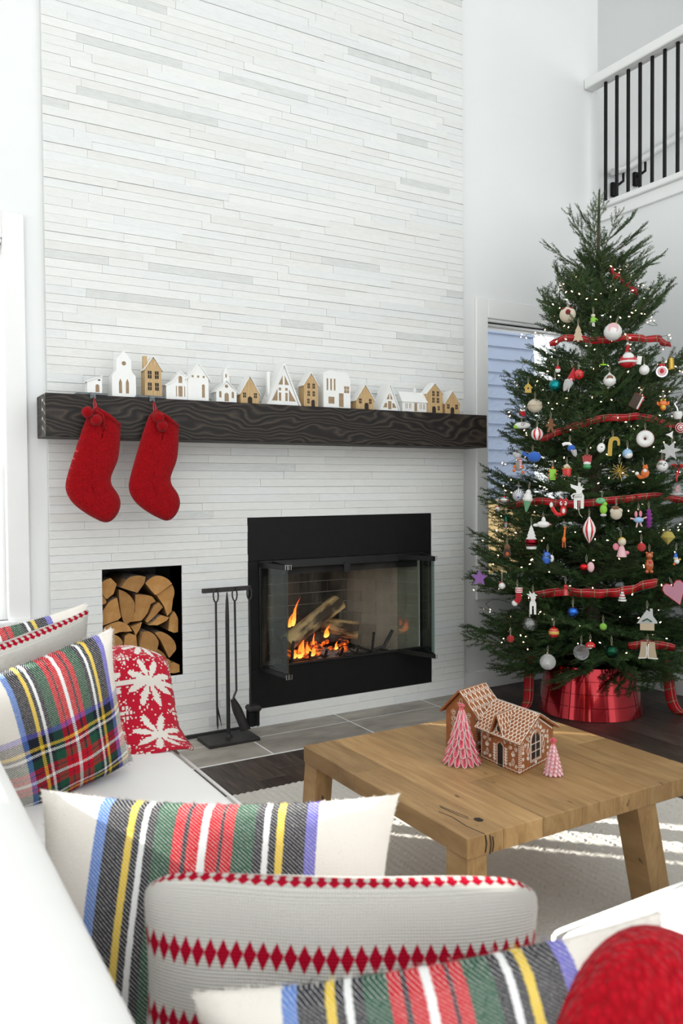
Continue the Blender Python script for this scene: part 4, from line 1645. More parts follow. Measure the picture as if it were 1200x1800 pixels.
dots(b, [(.003, .008 + .0062 * k) for k in range(14)], frL, .0020, .0020)
b.obj('wall_icing', 'royal_icing', gh)
frD = (dA + NA * .0045, -A_, Z_, NA)
b = MB()
o = MB()
pz = ell(.0915, .112, .010, .011, 12)[:-1]
o.add([frD[0] + frD[1] * p[0] + frD[2] * p[1] for p in pz], [list(range(12))[::-1]])
o.obj('round_window', 'oven_dark', gh)
ice(b, [ell(.0915, .112, .0115, .0125)], frD, .0018, .002)
dots(b, [(.0915 + .026 * s_ * (1 - k / 6), .096 + .045 * k / 6) for s_ in (-1, 1) for k in range(6)], frD, .0018)
b.obj('dormer_icing', 'royal_icing', gh)
# gable wall
frG = (NG * .0004, G_, Z_, NG)
wx = LG * .47
b = MB()
for (x_, z_, w_, h_) in [(wx + sx * .0135, .028 + k * .0235, .022, .019) for sx in (-1, 1) for k in range(2)]:
    q = [(x_ - w_ / 2, z_), (x_ + w_ / 2, z_), (x_ + w_ / 2, z_ + h_), (x_ - w_ / 2, z_ + h_)]
    MB().add([frG[0] + frG[1] * p[0] + frG[2] * p[1] for p in q], [(0, 1, 2, 3)]).obj('window_pane', 'oven_dark', gh)
for sx in (-1, 1):
    q = [(wx + sx * .0025, .075), (wx + sx * .0245, .075), (wx + sx * .0225, .088), (wx + sx * .013, .098), (wx + sx * .0025, .102)]
    if sx < 0:
        q = q[::-1]
    MB().add([frG[0] + frG[1] * p[0] + frG[2] * p[1] for p in q], [(0, 1, 2, 3, 4)]).obj('window_pane', 'oven_dark', gh)
P = [[(wx - .028, .024), (wx - .028, .084)] + ell(wx, .084, .028, .024, 10, pi, 0) + [(wx + .028, .024), (wx - .028, .024)]]
P += [[(wx - .032, .020), (wx - .032, .084)] + ell(wx, .084, .032, .028, 10, pi, 0) + [(wx + .032, .020), (wx - .032, .020)]]
P += [[(wx, .024), (wx, .106)], [(wx - .028, .049), (wx + .028, .049)], [(wx - .028, .072), (wx + .028, .072)]]
P += [leaf(wx + .036 * cos(a), .086 + .032 * sin(a), .009, .002, a) for a in [pi * k / 8 for k in range(9)]]
for sx in (-1, 1):
    P += [spiral(wx + sx * .012, .128, .010, sx), spiral(wx + sx * .03, .112, .008, -sx), spiral(wx + sx * .05, .095, .008, sx), spiral(wx + sx * .062, .078, .007, -sx)]
    P += [leaf(wx + sx * .046, .045, .028, .007, pi / 2), spiral(wx + sx * .046, .036, .007, sx), leaf(wx + sx * .046, .072, .01, .003, pi / 2)]
    x_ = wx + sx * .075
    P += [spiral(x_, .02, .007, sx), spiral(x_, .04, .006, -sx), spiral(x_, .058, .006, sx), leaf(x_, .066, .016, .004, pi / 2), leaf(x_ - .004, .086, .01, .003, 1.2)]
P += [leaf(wx, .120, .018, .005, pi / 2), leaf(wx, .138, .010, .003, pi / 2 - .6), leaf(wx, .138, .010, .003, pi / 2 + .6), leaf(wx, .150, .014, .004, pi / 2)]
P += [[(LG * k / 44, .006 + .003 * abs(sin(k * pi / 4))) for k in range(45)]]
P += [leaf(wx, .011, .009, .0022, pi / 2 + (k - 1) * .7) for k in range(3)]
ice(b, P, frG, .0013)
dots(b, [(LG / 2 + s_ * LG / 2 * (1 - k / 16) * .97, EH - .006 + (PH - EH) * k / 16) for s_ in (-1, 1) for k in range(16)], frG, .0028, .0026)
dots(b, [(.005, .008 + .0065 * k) for k in range(13)], frG, .0024, .0022)
b.obj('gable_icing', 'royal_icing', gh)

# rear house: tall narrow with the gable to the left
g2 = thing('gingerbread_house', 'taller iced gingerbread house with a diamond-patterned roof behind the cottage', 'gingerbread house', (.905, -1.945, .4203))
A2 = V((-.027, .118, 0))        # gable wall towards the back left
B2 = V((.118, .034, 0))        # long wall to the right
NA2 = V((A2.y, -A2.x, 0)).normalized()
NA2 = -NA2 if NA2.dot(B2) > 0 else NA2
NB2 = V((B2.y, -B2.x, 0)).normalized()
E2, P2 = .122, .182
LA2, LB2 = A2.length, B2.length
b = MB()
q0, q1, q2, q3 = V((0, 0, 0)), B2, A2 + B2, A2
u2 = Z_ * E2
b.add([q0, q1, q2, q3, q0 + u2, q1 + u2, q2 + u2, q3 + u2, A2 / 2 + Z_ * P2, A2 / 2 + B2 + Z_ * P2],
      [(0, 1, 5, 4), (1, 2, 6, 9, 5), (2, 3, 7, 6), (3, 0, 4, 8, 7), (0, 3, 2, 1)])
b.obj('walls', 'gingerbread', g2)
oA, oB = A2.normalized() * .016, B2.normalized() * .012
zz = Z_ * (E2 - .013)
R0, R1 = A2 / 2 + Z_ * (P2 + .004) - oB, A2 / 2 + B2 + Z_ * (P2 + .004) + oB
rp, n4 = roof_panel(g2, q0 - oA - oB + zz, q1 - oA + oB + zz, R1, R0)
b = MB()
e0, e1, r0 = q0 - oA - oB + zz, q1 - oA + oB + zz, R0
fr = (e0 + n4 * .006, e1 - e0, r0 - e0, n4)
P = []
nu, nv = 6, 4
for j in range(nv):
    for i in range(nu + 1):
        x_ = (i + (.5 if j % 2 else 0)) / nu
        y_ = j / nv * .98
        P.append([(min(1, max(0, x_ + a * .5 / nu)), min(1, y_ + c / nv)) for a, c in ((-1, 1.25), (-.9, .7), (-.5, .3), (0, .05), (.5, .3), (.9, .7), (1, 1.25))])
        if x_ < .98:
            P += [[(x_ - .018, y_ + .13), (x_ + .018, y_ + .13)], [(x_, y_ + .09), (x_, y_ + .18)]]
P += [[(0, .01), (1, .01)], [(0, 0), (0, 1)], [(1, 0), (1, 1)], [(0, 1), (1, 1)]]
P = [[(min(1, max(0, a)), c) for a, c in p] for p in P]
ice(b, P, fr, .0016, .0015)
b.obj('roof_icing', 'royal_icing', rp)
rp, n5 = roof_panel(g2, q2 + oA + oB + zz, q3 + oA - oB + zz, R0, R1)
fr = (NB2 * .0003, B2.normalized(), Z_, NB2)
b = MB()
P = [[(LB2 * k / 24,   .106), (LB2 * k / 24, .117)] for k in range(25)]
for x_ in (.025, .062, .1):
    for s_ in (-1, 1):
        P += [spiral(x_ + s_ * .009, .090, .008, s_), spiral(x_ + s_ * .009, .070, .008, -s_), spiral(x_ + s_ * .009, .03, .008, s_)]
    P += [leaf(x_, .05, .018, .005, pi / 2), [(x_, .02), (x_, .10)]]
P += [[(LB2 * k / 40, .008 + .003 * abs(sin(k * pi / 4))) for k in range(41)]]
ice(b, P, fr, .0014)
dots(b, [(.004, .01 + .008 * k) for k in range(15)], fr, .002)
b.obj('wall_icing', 'royal_icing', g2)
fr = (A2 + NA2 * .0003, -A2.normalized(), Z_, NA2)
b = MB()
P = []
for k in range(6):
    for s_ in (-1, 1):
        P.append(spiral(LA2 / 2 + s_ * .03, .018 + k * .019, .010, s_ * (1 if k % 2 else -1)))
    P.append(leaf(LA2 / 2, .015 + k * .022, .016, .005, pi / 2))
P += [leaf(LA2 / 2, .145, .02, .006, pi / 2), leaf(LA2 / 2, .14, .015, .004, .6), leaf(LA2 / 2, .14, .015, .004, pi - .6)]
ice(b, P, fr, .0014)
b.obj('gable_icing', 'royal_icing', g2)

# ---------------------------------------------------------------- ribbon-candy trees
def candy_tree(lab, loc, H_, Rb, tiers, nb, tr, mats_, Lf):
    o = thing('candy_tree', lab, 'candy tree', loc)
    MB().lathe([(0, 0), (Rb * .72, 0), (Rb * .5, H_ * .3), (Rb * .22, H_ * .7), (.003, H_ * .97), (0, H_)], 12).obj('core', mats_[1], o)
    for ti in range(tiers):
        f = ti / tiers
        L = H_ * Lf * (1 - .35 * f)
        zf = H_ * .93 * f * (1 - .08 * f)
        r_out = Rb * (1 - f) ** .85 + .005
        n_ = max(5, int(nb * (1 - .62 * f)))
        for k in range(n_):
            an = 2 * pi * (k + .5 * (ti % 2)) / n_
            rad = V((cos(an), sin(an), 0))
            tan = V((-sin(an), cos(an), 0))
            b_ = MB()
            for li, sc_ in enumerate((1.0, .74, .48)):
                pts = []
                for q in range(13):
                    a = 2 * pi * q / 12
                    along = (1 - cos(a)) / 2
                    side = sin(a) * along ** .8
                    rr = r_out * (.40 + .60 * along) - li * tr * .3
                    w_ = pi * r_out / n_ * .95 * (.45 + .55 * sc_)
                    pts.append(rad * rr + tan * side * w_ * sc_ + Z_ * (zf + tr + L * (1 - along) + (1 - sc_) * L * .16 * along))
                b_.cur = li
                b_.tube(pts, tr * (.8 if li == 0 else 1.15), 4)
            b_.obj('candy_loop', mats_, o, smooth='all')
    b_ = MB()
    for k in range(6):
        an = 2 * pi * k / 6
        rad = V((cos(an), sin(an), 0))
        b_.tube([Z_ * (H_ - .004), rad * .006 + Z_ * (H_ + .008), rad * .011 + Z_ * (H_ + .003), rad * .004 + Z_ * (H_ - .006)], tr, 4)
    b_.obj('top_bow', mats_[1], o)
    return o


mat('candy_white', (.84, .78, .77), .4, col2=(.82, .72, .72), scale=90)
mat('candy_red', (.66, .06, .11), .4, col2=(.74, .16, .2), scale=90)
mat('candy_pink', (.84, .42, .46), .4, col2=(.84, .55, .57), scale=90)
candy_tree('tall red and white ribbon-candy tree standing left of the gingerbread cottage', (.815, -1.985, .4203), .172, .054, 6, 15, .0013, ['candy_white', 'candy_red', 'candy_red'], .30)
candy_tree('short pink and red candy tree at the right corner of the gingerbread cottage', (.975, -2.205, .4203), .098, .024, 8, 12, .0012, ['candy_pink', 'candy_red', 'candy_white'], .2)
# ---------------------------------------------------------------- sofa
t = NT('linen_white')
o_ = t.coord()
n = t.noise(o_, 3, 4)
we = t.noise(t.mapv(o_, (1, 1, 1)), 900, 2)
t.set(col=t.mix(n, (.83, .82, .805), (.86, .85, .835)), rough=.95, spec=.1, sheen=.15)
t.bump(t.math('ADD', t.math('MULTIPLY', t.noise(o_, 5, 3), 3.0), t.math('MULTIPLY', we, .15)), .35, .006)
MATS['linen_white'] = t.m


def rbox(b_, x0, x1, y0, y1, z0, z1, r, puff=0, n=10, M=None):
    """rounded box with an optional swollen top"""
    cx, cy, cz = (x0 + x1) / 2, (y0 + y1) / 2, (z0 + z1) / 2
    hx, hy, hz = (x1 - x0) / 2, (y1 - y0) / 2, (z1 - z0) / 2
    def pt(p):
        q = V((max(-hx + r, min(hx - r, p[0])), max(-hy + r, min(hy - r, p[1])), max(-hz + r, min(hz - r, p[2]))))
        d = V(p) - q
        if d.length > 1e-9:
            d = d.normalized() * r
        w_ = q + d
        k = 0
        if puff and w_.z > 0:
            k = puff * (1 - (w_.x / hx) ** 4) * (1 - (w_.y / hy) ** 4)
        return (cx + w_.x, cy + w_.y, cz + w_.z + k)
    def lin(h, u):
        # denser near the rounded edges
        e = min(r / h, .5)
        return -h + 2 * h * (e * .5 * (u / .2) if u < .2 else (1 - e * .5 * ((1 - u) / .2)) if u > .8 else e * .5 + (1 - e) * (u - .2) / .6)
    for (a, c, k, hk) in (((hx, 0), (hy, 1), 2, hz), ((hy, 1), (hz, 2), 0, hx), ((hz, 2), (hx, 0), 1, hy)):
        for s_ in (-1, 1):
            def fn(u, v):
                p = [0, 0, 0]
                p[a[1]], p[c[1]], p[k] = lin(a[0], u), lin(c[0], v), s_ * hk
                return pt(p)
            if s_ > 0:
                b_.grid(fn, n, n, M)
            else:
                b_.grid(lambda u, v: fn(v, u), n, n, M)
    return b_


sf = thing('sectional_sofa', 'large off-white linen sectional sofa wrapping the near and left sides', 'sofa', (-.2, -2.6, .012))
ML = T(.2, 2.6, -.012)


def part(nm, *a, puff=0, r=.05, n=12, m_='linen_white', label=None):
    b_ = MB()
    rbox(b_, *a, r, puff, n, ML)
    return b_.obj(nm, m_, sf, smooth='all', label=label)


part('base', -.74, .05, -3.9, -1.32, .06, .30, r=.03)
part('base', -.5, 2.4, -3.9, -2.90, .062, .30, r=.03)
part('seat_cushion', -.54, .075, -2.05, -1.47, .30, .465, puff=.018, r=.05)
part('seat_cushion', -.54, .11, -2.86, -2.07, .30, .465, puff=.012, r=.05)
part('seat_cushion', -.54, .28, -3.5, -2.88, .30, .465, puff=.006, r=.05)
part('seat_cushion', .30, 1.30, -3.5, -2.865, .30, .465, puff=.012, r=.045)
part('seat_cushion', 1.32, 2.35, -3.5, -2.865, .30, .465, puff=.012, r=.045)
part('backrest', -.79, -.53, -3.95, -1.30, .25, .80, r=.055, n=16)
part('backrest', -.5, 2.4, -3.95, -3.56, .25, .66, r=.08, n=14)
part('armrest', -.52, .05, -1.44, -1.285, .25, .72, r=.05)
for k, (x_, y_) in enumerate(((-.7, -3.85), (-.7, -1.36), (.0, -1.36), (2.3, -2.96), (2.3, -3.85))):
    MB().bev(x_ - .025, x_ + .025, y_ - .025, y_ + .025, 0, .062, .004, T(.2, 2.6, 0)).obj('foot', mat('dark_walnut', (.05, .03, .02), .5, col2=(.08, .05, .03), scale=20), sf)
# corded seam along the edges of the near and the far seat cushions
def piping(x0, x1, y0, y1, z, r=.04):
    pts = []
    for (cx, cy, a0) in ((x1 - r, y1 - r, 0), (x0 + r, y1 - r, pi / 2), (x0 + r, y0 + r, pi), (x1 - r, y0 + r, 3 * pi / 2)):
        for k in range(6):
            a = a0 + pi / 2 * k / 5
            pts.append((cx + r * cos(a), cy + r * sin(a), z))
    pts.append(pts[0])
    MB().tube(pts, .0045, 6, ML).obj('piping', 'linen_white', sf, smooth='all')


piping(.297, 1.303, -3.503, -2.862, .448)
piping(-.543, .078, -2.053, -1.467, .448)

# ---------------------------------------------------------------- cushions


def twill(t, u, v, N=150):
    f = t.math('FRACT', t.math('MULTIPLY', t.math('ADD', u, v), N))
    return f


CR, BL_, BK, YE, WH, GR, RD, PU = (.80, .75, .69), (.11, .22, .55), (.018, .02, .032), (.75, .52, .05), (.80, .80, .80), (.018, .085, .05), (.52, .006, .02), (.15, .14, .5)


def plaid_stops(a, w_, cr):
    """one symmetrical tartan sett from a, width w_"""
    seq = [(0, BL_), (.055, BK), (.15, YE), (.185, BK), (.215, WH), (.245, BK), (.28, GR), (.37, RD), (.415, BK), (.43, RD), (.485, WH), (.515, RD), (.57, BK), (.585, RD), (.63, GR), (.72, BK), (.755, WH), (.785, BK), (.815, YE), (.85, BK), (.945, PU), (1.0, cr)]
    return [(0, cr)] + [(a + w_ * p, c) for p, c in seq]


def wool_plaid(name, ua, uw, va, vw):
    t = NT(name)
    u, v, _ = t.xyz(t.coord('UV'))
    nz = t.math('MULTIPLY_ADD', t.noise(t.coord('UV'), 60, 2), .006, -.003)
    u2 = t.math('ADD', u, nz)
    wc = t.ramp(u2, plaid_stops(ua, uw, CR), True)
    fc = t.ramp(t.math('ADD', v, nz), plaid_stops(va, vw, CR), True)
    tw = t.math('FRACT', t.math('MULTIPLY', t.math('ADD', t.math('MULTIPLY', u, 1.0), t.math('MULTIPLY', v, .8)), 85))
    fz = t.noise(t.mapv(t.coord('UV'), (1, 1, 1)), 220, 3)
    cv = t.math('MULTIPLY', t.math('GREATER_THAN', v, va), t.math('LESS_THAN', v, va + vw))
    f = t.math('GREATER_THAN', t.math('ADD', tw, t.math('MULTIPLY_ADD', fz, .5, -.25)), t.math('MULTIPLY_ADD', cv, -.35, .87))
    c = t.mix(f, wc, fc)
    # plain cream stays cream where only one set crosses it
    t.set(col=c, rough=1.0, spec=.05, sheen=.04)
    t.bump(t.math('ADD', tw, t.noise(t.coord('UV'), 160, 3)), .35, .004)
    MATS[name] = t.m


wool_plaid('wool_plaid_wide', .18, .60, 1.5, .5)
wool_plaid('wool_plaid_cross', .31, .60, .0, .66)


def striped_knit():
    t = NT('striped_knit')
    u, v, _ = t.xyz(t.coord('UV'))
    N = 32.0
    fu = t.math('FRACT', t.math('MULTIPLY', u, N))
    tri = t.math('MULTIPLY', t.math('ABSOLUTE', t.math('SUBTRACT', fu, .5)), 2.0)     # 1 at joints, 0 at the middle
    body = t.math('SUBTRACT', 1.0, tri)
    tot = None
    for v0, L in ((.995, .010), (.76, .05), (.52, .05), (.27, .05), (.06, .03)):
        d = t.math('DIVIDE', t.math('SUBTRACT', v, v0), L)
        m1 = t.math('LESS_THAN', t.math('ABSOLUTE', d), t.math('POWER', body, 1.0))
        m2 = t.math('LESS_THAN', t.math('ABSOLUTE', t.math('SUBTRACT', d, .15)), .13)
        fu2 = t.math('FRACT', t.math('MULTIPLY', u, N * 2))
        m2 = t.math('MULTIPLY', m2, t.math('GREATER_THAN', fu2, .3))
        m = t.math('MAXIMUM', m1, m2)
        tot = m if tot is None else t.math('MAXIMUM', tot, m)
    k1 = t.math('SINE', t.math('MULTIPLY', v, 2 * pi * 44))
    k2 = t.math('SINE', t.math('MULTIPLY', u, 2 * pi * 70))
    kb = t.math('ADD', t.math('ABSOLUTE', k1), t.math('MULTIPLY', t.math('ABSOLUTE', k2), .8))
    cr = t.mix(t.math('MULTIPLY', kb, .5), (.70, .66, .60), (.87, .84, .79))  # hollows between stitches darkened in the colour, shading the knit relief
    c = t.mix(tot, cr, (.52, .006, .03))
    t.set(col=c, rough=1.0, spec=.05)
    t.bump(t.math('ADD', kb, t.math('MULTIPLY', t.noise(t.coord('UV'), 120, 2), .6)), .8, .006)
    MATS['striped_knit'] = t.m


striped_knit()


def pillow(name, lab, loc, rz, rx, ry, w_, h_, th, m_, grp=None, n=28, fuzz=0, sag=0, cr=0):
    o = thing(name, lab, 'pillow', loc, 0, grp)
    o.matrix_basis = Matrix.Translation(loc) @ Matrix.Rotation(rz, 4, 'Z') @ Matrix.Rotation(rx, 4, 'X') @ Matrix.Rotation(ry, 4, 'Y')
    b_ = MB()
    def sh(s_):
        def fn(u, v):
            a, c = u * 2 - 1, v * 2 - 1
            x_ = w_ / 2 * a * (1 - .10 * (1 - c * c) * a * a)
            z_ = h_ / 2 * c * (1 - .10 * (1 - a * a) * c * c) - sag * (1 - a * a) * (.5 + .5 * c)
            k = max(0, (1 - a * a)) ** .5 * max(0, (1 - c * c)) ** .5
            x_ *= 1 - cr * (a * c) ** 6
            z_ *= 1 - cr * 1.6 * (a * c) ** 6
            y_ = s_ * (th / 2 * k ** .8 + .004 * sin(9 * a + 4 * c) * k + .006)
            return (x_, y_, z_)
        return fn
    b_.grid(sh(-1), n, n)
    b_.grid(lambda u, v: sh(1)(1 - u, v), n, n, None, lambda u, v: (1 - u, v))
    # narrow welt joining both faces
    f0, f1 = sh(-1), sh(1)
    ring = [(i / n, 0) for i in range(n)] + [(1, i / n) for i in range(n)] + [(1 - i / n, 1) for i in range(n)] + [(0, 1 - i / n) for i in range(n)]
    vs_ = [f0(*q) for q in ring] + [f1(*q) for q in ring]
    m = len(ring)
    b_.add(vs_, [(i, m + i, m + (i + 1) % m, (i + 1) % m) for i in range(m)], None, [q for q in ring] * 2)
    b_.obj('cover', m_, o, smooth='all')
    if fuzz:
        rf = random.Random(int(abs(loc[0]) * 1000))
        b2 = MB()
        for _ in range(fuzz):
            side = rf.choice((-1, 1))
            u, v = rf.random(), rf.random()
            if rf.random() < .45:
                q = rf.choice(ring)
                u, v = q[0] + .02 * (rf.random() - .5), q[1] + .02 * (rf.random() - .5)
                u, v = min(1, max(0, u)), min(1, max(0, v))
            p = V(sh(side)(u, v))
            d = V((rf.random() - .5 + (u - .5) * .8, side * (.2 + .8 * rf.random()) , rf.random() - .5 + (v - .5) * .8)).normalized()
            L = .003 + .004 * rf.random()
            s_ = V((rf.random() - .5, rf.random() - .5, rf.random() - .5)).cross(d).normalized() * .00035
            b2.add([p - s_, p + s_, p + d * L], [(0, 1, 2)], None, [(u, v)] * 3)
        b2.obj('wool_fuzz', m_, o, kind='stuff')
    return o


RZ = -.5305
pillow('throw_pillow', 'fuzzy cream pillow with a tartan band behind the red-striped lumbar pillow', (-.275, -2.715, .562), RZ, -.42, .02, .60, .40, .17, 'wool_plaid_wide', 'tartan pillows', fuzz=9000)
pillow('lumbar_pillow', 'cream knit lumbar pillow with rows of red stitches in the foreground', (-.232, -3.045, .600), RZ, -.20, .02, .535, .33, .19, 'striped_knit', 'striped lumbar pillows', n=36, cr=.09)
pillow('throw_pillow', 'fuzzy cream tartan pillow at the bottom edge of the picture, blurred and sunlit', (-.235, -3.285, .62), RZ, -.30, -.15, .50, .30, .17, 'wool_plaid_wide', 'tartan pillows', fuzz=7000)
pillow('throw_pillow', 'tartan pillow with crossing bands nearest the log niche', (-.358, -1.80, .655), .20, .28, -.26, .42, .42, .17, 'wool_plaid_cross', 'tartan pillows', fuzz=9000)
pillow('lumbar_pillow', 'cream knit lumbar pillow with red stitches squeezed between the far tartan pillows', (-.42, -1.66, .715), .20, .26, -.24, .48, .34, .14, 'striped_knit', 'striped lumbar pillows')
pillow('throw_pillow', 'tartan pillow farthest back, only its top edge showing by the window', (-.42, -1.53, .69), .20, .2, -.10, .50, .44, .12, 'wool_plaid_wide', 'tartan pillows', fuzz=4000)


# nordic throw over the far arm
def nordic():
    t = NT('nordic_knit')
    uv = t.coord('UV')
    # knitted stitches: snap to a grid
    sn = t.n('ShaderNodeVectorMath', operation='SNAP')
    t.put(sn.inputs[0], uv)
    sn.inputs[1].default_value = (.0042, .0042, .0042)
    u, v, _ = t.xyz(sn.outputs[0])
    S = .155
    tot = None
    for (ox, oy) in ((0, 0), (.5, .5)):
        fu = t.math('SUBTRACT', t.math('FRACT', t.math('ADD', t.math('DIVIDE', u, S), ox)), .5)
        fv = t.math('SUBTRACT', t.math('FRACT', t.math('ADD', t.math('DIVIDE', v, S), oy)), .5)
        r = t.math('SQRT', t.math('ADD', t.math('POWER', fu, 2.0), t.math('POWER', fv, 2.0)))
        a = t.math('ARCTAN2', fv, fu)
        pet = t.math('ABSOLUTE', t.math('SINE', t.math('MULTIPLY', a, 4.0)))
        if ox == 0:
            m = t.math('LESS_THAN', r, t.math('MULTIPLY', t.math('POWER', pet, 1.1), .46))
        else:
            m = t.math('LESS_THAN', t.math('ADD', t.math('ABSOLUTE', fu), t.math('ABSOLUTE', fv)), .17)
            chk = t.math('GREATER_THAN', t.math('SINE', t.math('MULTIPLY', u, 2 * pi / .0126)), -.2)
            chk2 = t.math('GREATER_THAN', t.math('SINE', t.math('MULTIPLY', v, 2 * pi / .0126)), -.2)
            m = t.math('MULTIPLY', m, t.math('MULTIPLY', chk, chk2))
        tot = m if tot is None else t.math('MAXIMUM', tot, m)
    band = t.math('LESS_THAN', t.math('ABSOLUTE', t.math('SUBTRACT', t.math('FRACT', t.math('DIVIDE', v, S * 1.6)), .93)), .028)
    tot = t.math('MAXIMUM', tot, band)
    dots_ = t.math('GREATER_THAN', t.noise(sn.outputs[0], 190, 0), .68)
    tot = t.math('MAXIMUM', tot, dots_)
    t.set(col=t.mix(tot, (.52, .012, .035), (.80, .76, .70)), rough=1, spec=.05, sheen=.1)
    st_ = t.math('MULTIPLY', t.math('SINE', t.math('MULTIPLY', t.xyz(uv)[0], 2 * pi / .0042)), t.math('SINE', t.math('MULTIPLY', t.xyz(uv)[1], 2 * pi / .0042)))
    t.bump(st_, .4, .002)
    MATS['nordic_knit'] = t.m


nordic()


def throwf(u, v):
    # v runs from the seat up the inner side of the arm, over it and down behind; u along x to the rounded front end
    prof = [(-1.56, .478), (-1.52, .50), (-1.49, .545), (-1.478, .62), (-1.475, .69), (-1.455, .745), (-1.40, .765), (-1.34, .762), (-1.285, .74), (-1.265, .66), (-1.262, .5)]
    k = v * (len(prof) - 1)
    i = min(int(k), len(prof) - 2)
    f = k - i
    y_ = prof[i][0] * (1 - f) + prof[i + 1][0] * f
    z_ = prof[i][1] * (1 - f) + prof[i + 1][1] * f
    x_ = -.50 + .575 * u
    if u > .8:
        e = (u - .8) / .2
        y_ = y_ + (-1.36 - y_) * .45 * e * e
        z_ -= .045 * e * e * (1 if v < .9 else 0)
        x_ += .05 * e * (1 - min(1, abs(z_ - .45) / .35))
    fl = max(0, 1 - v * 5)
    return (x_ + .03 * fl * u, y_ - .018 * fl * sin(u * 9) + .004 * sin(u * 14 + v * 5), z_ + .008 * fl * cos(u * 14))


b = MB()
b.grid(throwf, 40, 40, None, lambda u, v: (u * .62, v * .62))
o = b.obj('knit_throw', 'nordic_knit', smooth='all')
md = o.modifiers.new('thickness', 'SOLIDIFY')
md.thickness = .008
tag(o, 'red and white snowflake-knit throw draped over the far sofa arm', 'throw')

# red knitted throw in the near corner
knit_mat('red_chunky', (.60, .006, .02), (.32, .002, .008), 120, 1.0)
Rk = random.Random(5)


def redf(u, v):
    a = u * 2 - 1
    x_ = -.235 + .50 * u
    y_ = -3.24 - .20 * v - .18 * u
    top = .757 * (1 - .16 * abs(a + .05) ** 2.2) + .035 * sin(u * 7.5 - 1.0) + .012 * sin(u * 19 + v * 6)
    bow = sin(pi * min(1, v * 1.1)) ** .6 if v < .9 else sin(pi * .99) ** .6
    return (x_ + .02 * sin(v * 8), y_, .50 + (top - .50) * max(.12, bow))


b = MB()
b.grid(redf, 50, 40)
o = b.obj('knit_throw', 'red_chunky', smooth='all')
md = o.modifiers.new('thickness', 'SOLIDIFY')
md.thickness = .02
tag(o, 'bright red chunky knit throw bundled in the bottom right corner', 'throw')
# ---------------------------------------------------------------- christmas tree
TB = V((2.80, -.66, 0))
TT = V((2.845, -.686, 2.92))
PROF = [(.22, .52), (.35, .66), (.5, .74), (.77, .74), (1.0, .68), (1.44, .55), (1.8, .52), (2.08, .45), (2.25, .33), (2.4, .22), (2.56, .12), (2.72, .07), (2.92, .02)]


def trad(z):
    if z <= PROF[0][0]:
        return PROF[0][1]
    for (a, r), (c, q) in zip(PROF, PROF[1:]):
        if z <= c:
            return r + (q - r) * (z - a) / (c - a)
    return .02


def axis(z):
    return TB + (TT - TB) * (z / 2.92)


t = NT('fir_needles')
o_ = t.coord()
inf = t.n('ShaderNodeObjectInfo').outputs['Random']
n = t.noise(o_, 14, 3)
c = t.mix(t.ramp(n, [(.35, (0, 0, 0)), (.7, (1, 1, 1))]), (.006, .022, .009), (.055, .115, .032))
hs = t.n('ShaderNodeHueSaturation')
t.put(hs.inputs['Value'], t.math('MULTIPLY_ADD', inf, .6, .75))
t.put(hs.inputs['Color'], c)
t.set(col=hs.outputs[0], rough=.55, spec=.22)
MATS['fir_needles'] = t.m
mat('fir_twig', (.05, .065, .022), .8, col2=(.10, .10, .035), scale=30)
mat('fir_trunk', (.06, .045, .03), .9, col2=(.12, .10, .06), scale=30, stretch=(1, 1, .3), bump=.6)
Rt = random.Random(77)


def needles(b_, p, q, dens, ln, taper=True):
    """needles round a twig from p to q"""
    d = q - p
    L = d.length
    d.normalize()
    s_ = d.cross(Z_)
    if s_.length < 1e-3:
        s_ = V((1, 0, 0))
    s_.normalize()
    up_ = s_.cross(d)
    n_ = int(L * dens)
    for k in range(n_):
        u = k / n_
        base = p + d * (L * u)
        an = Rt.uniform(-.5, pi + .5) if Rt.random() < .8 else Rt.uniform(pi, 2 * pi)
        out = (s_ * cos(an) + up_ * sin(an) * .75)
        dr = (out * (.95 if u < .93 else .45) + d * Rt.uniform(.35, .9)).normalized()
        l = ln * Rt.uniform(.75, 1.1)
        w_ = dr.cross(V((Rt.random() - .5, Rt.random() - .5, Rt.random() - .5))).normalized() * .0014
        m = base + dr * l * .55
        e = base + dr * l
        b_.add([base, m - w_, e, m + w_], [(0, 1, 2, 3)])


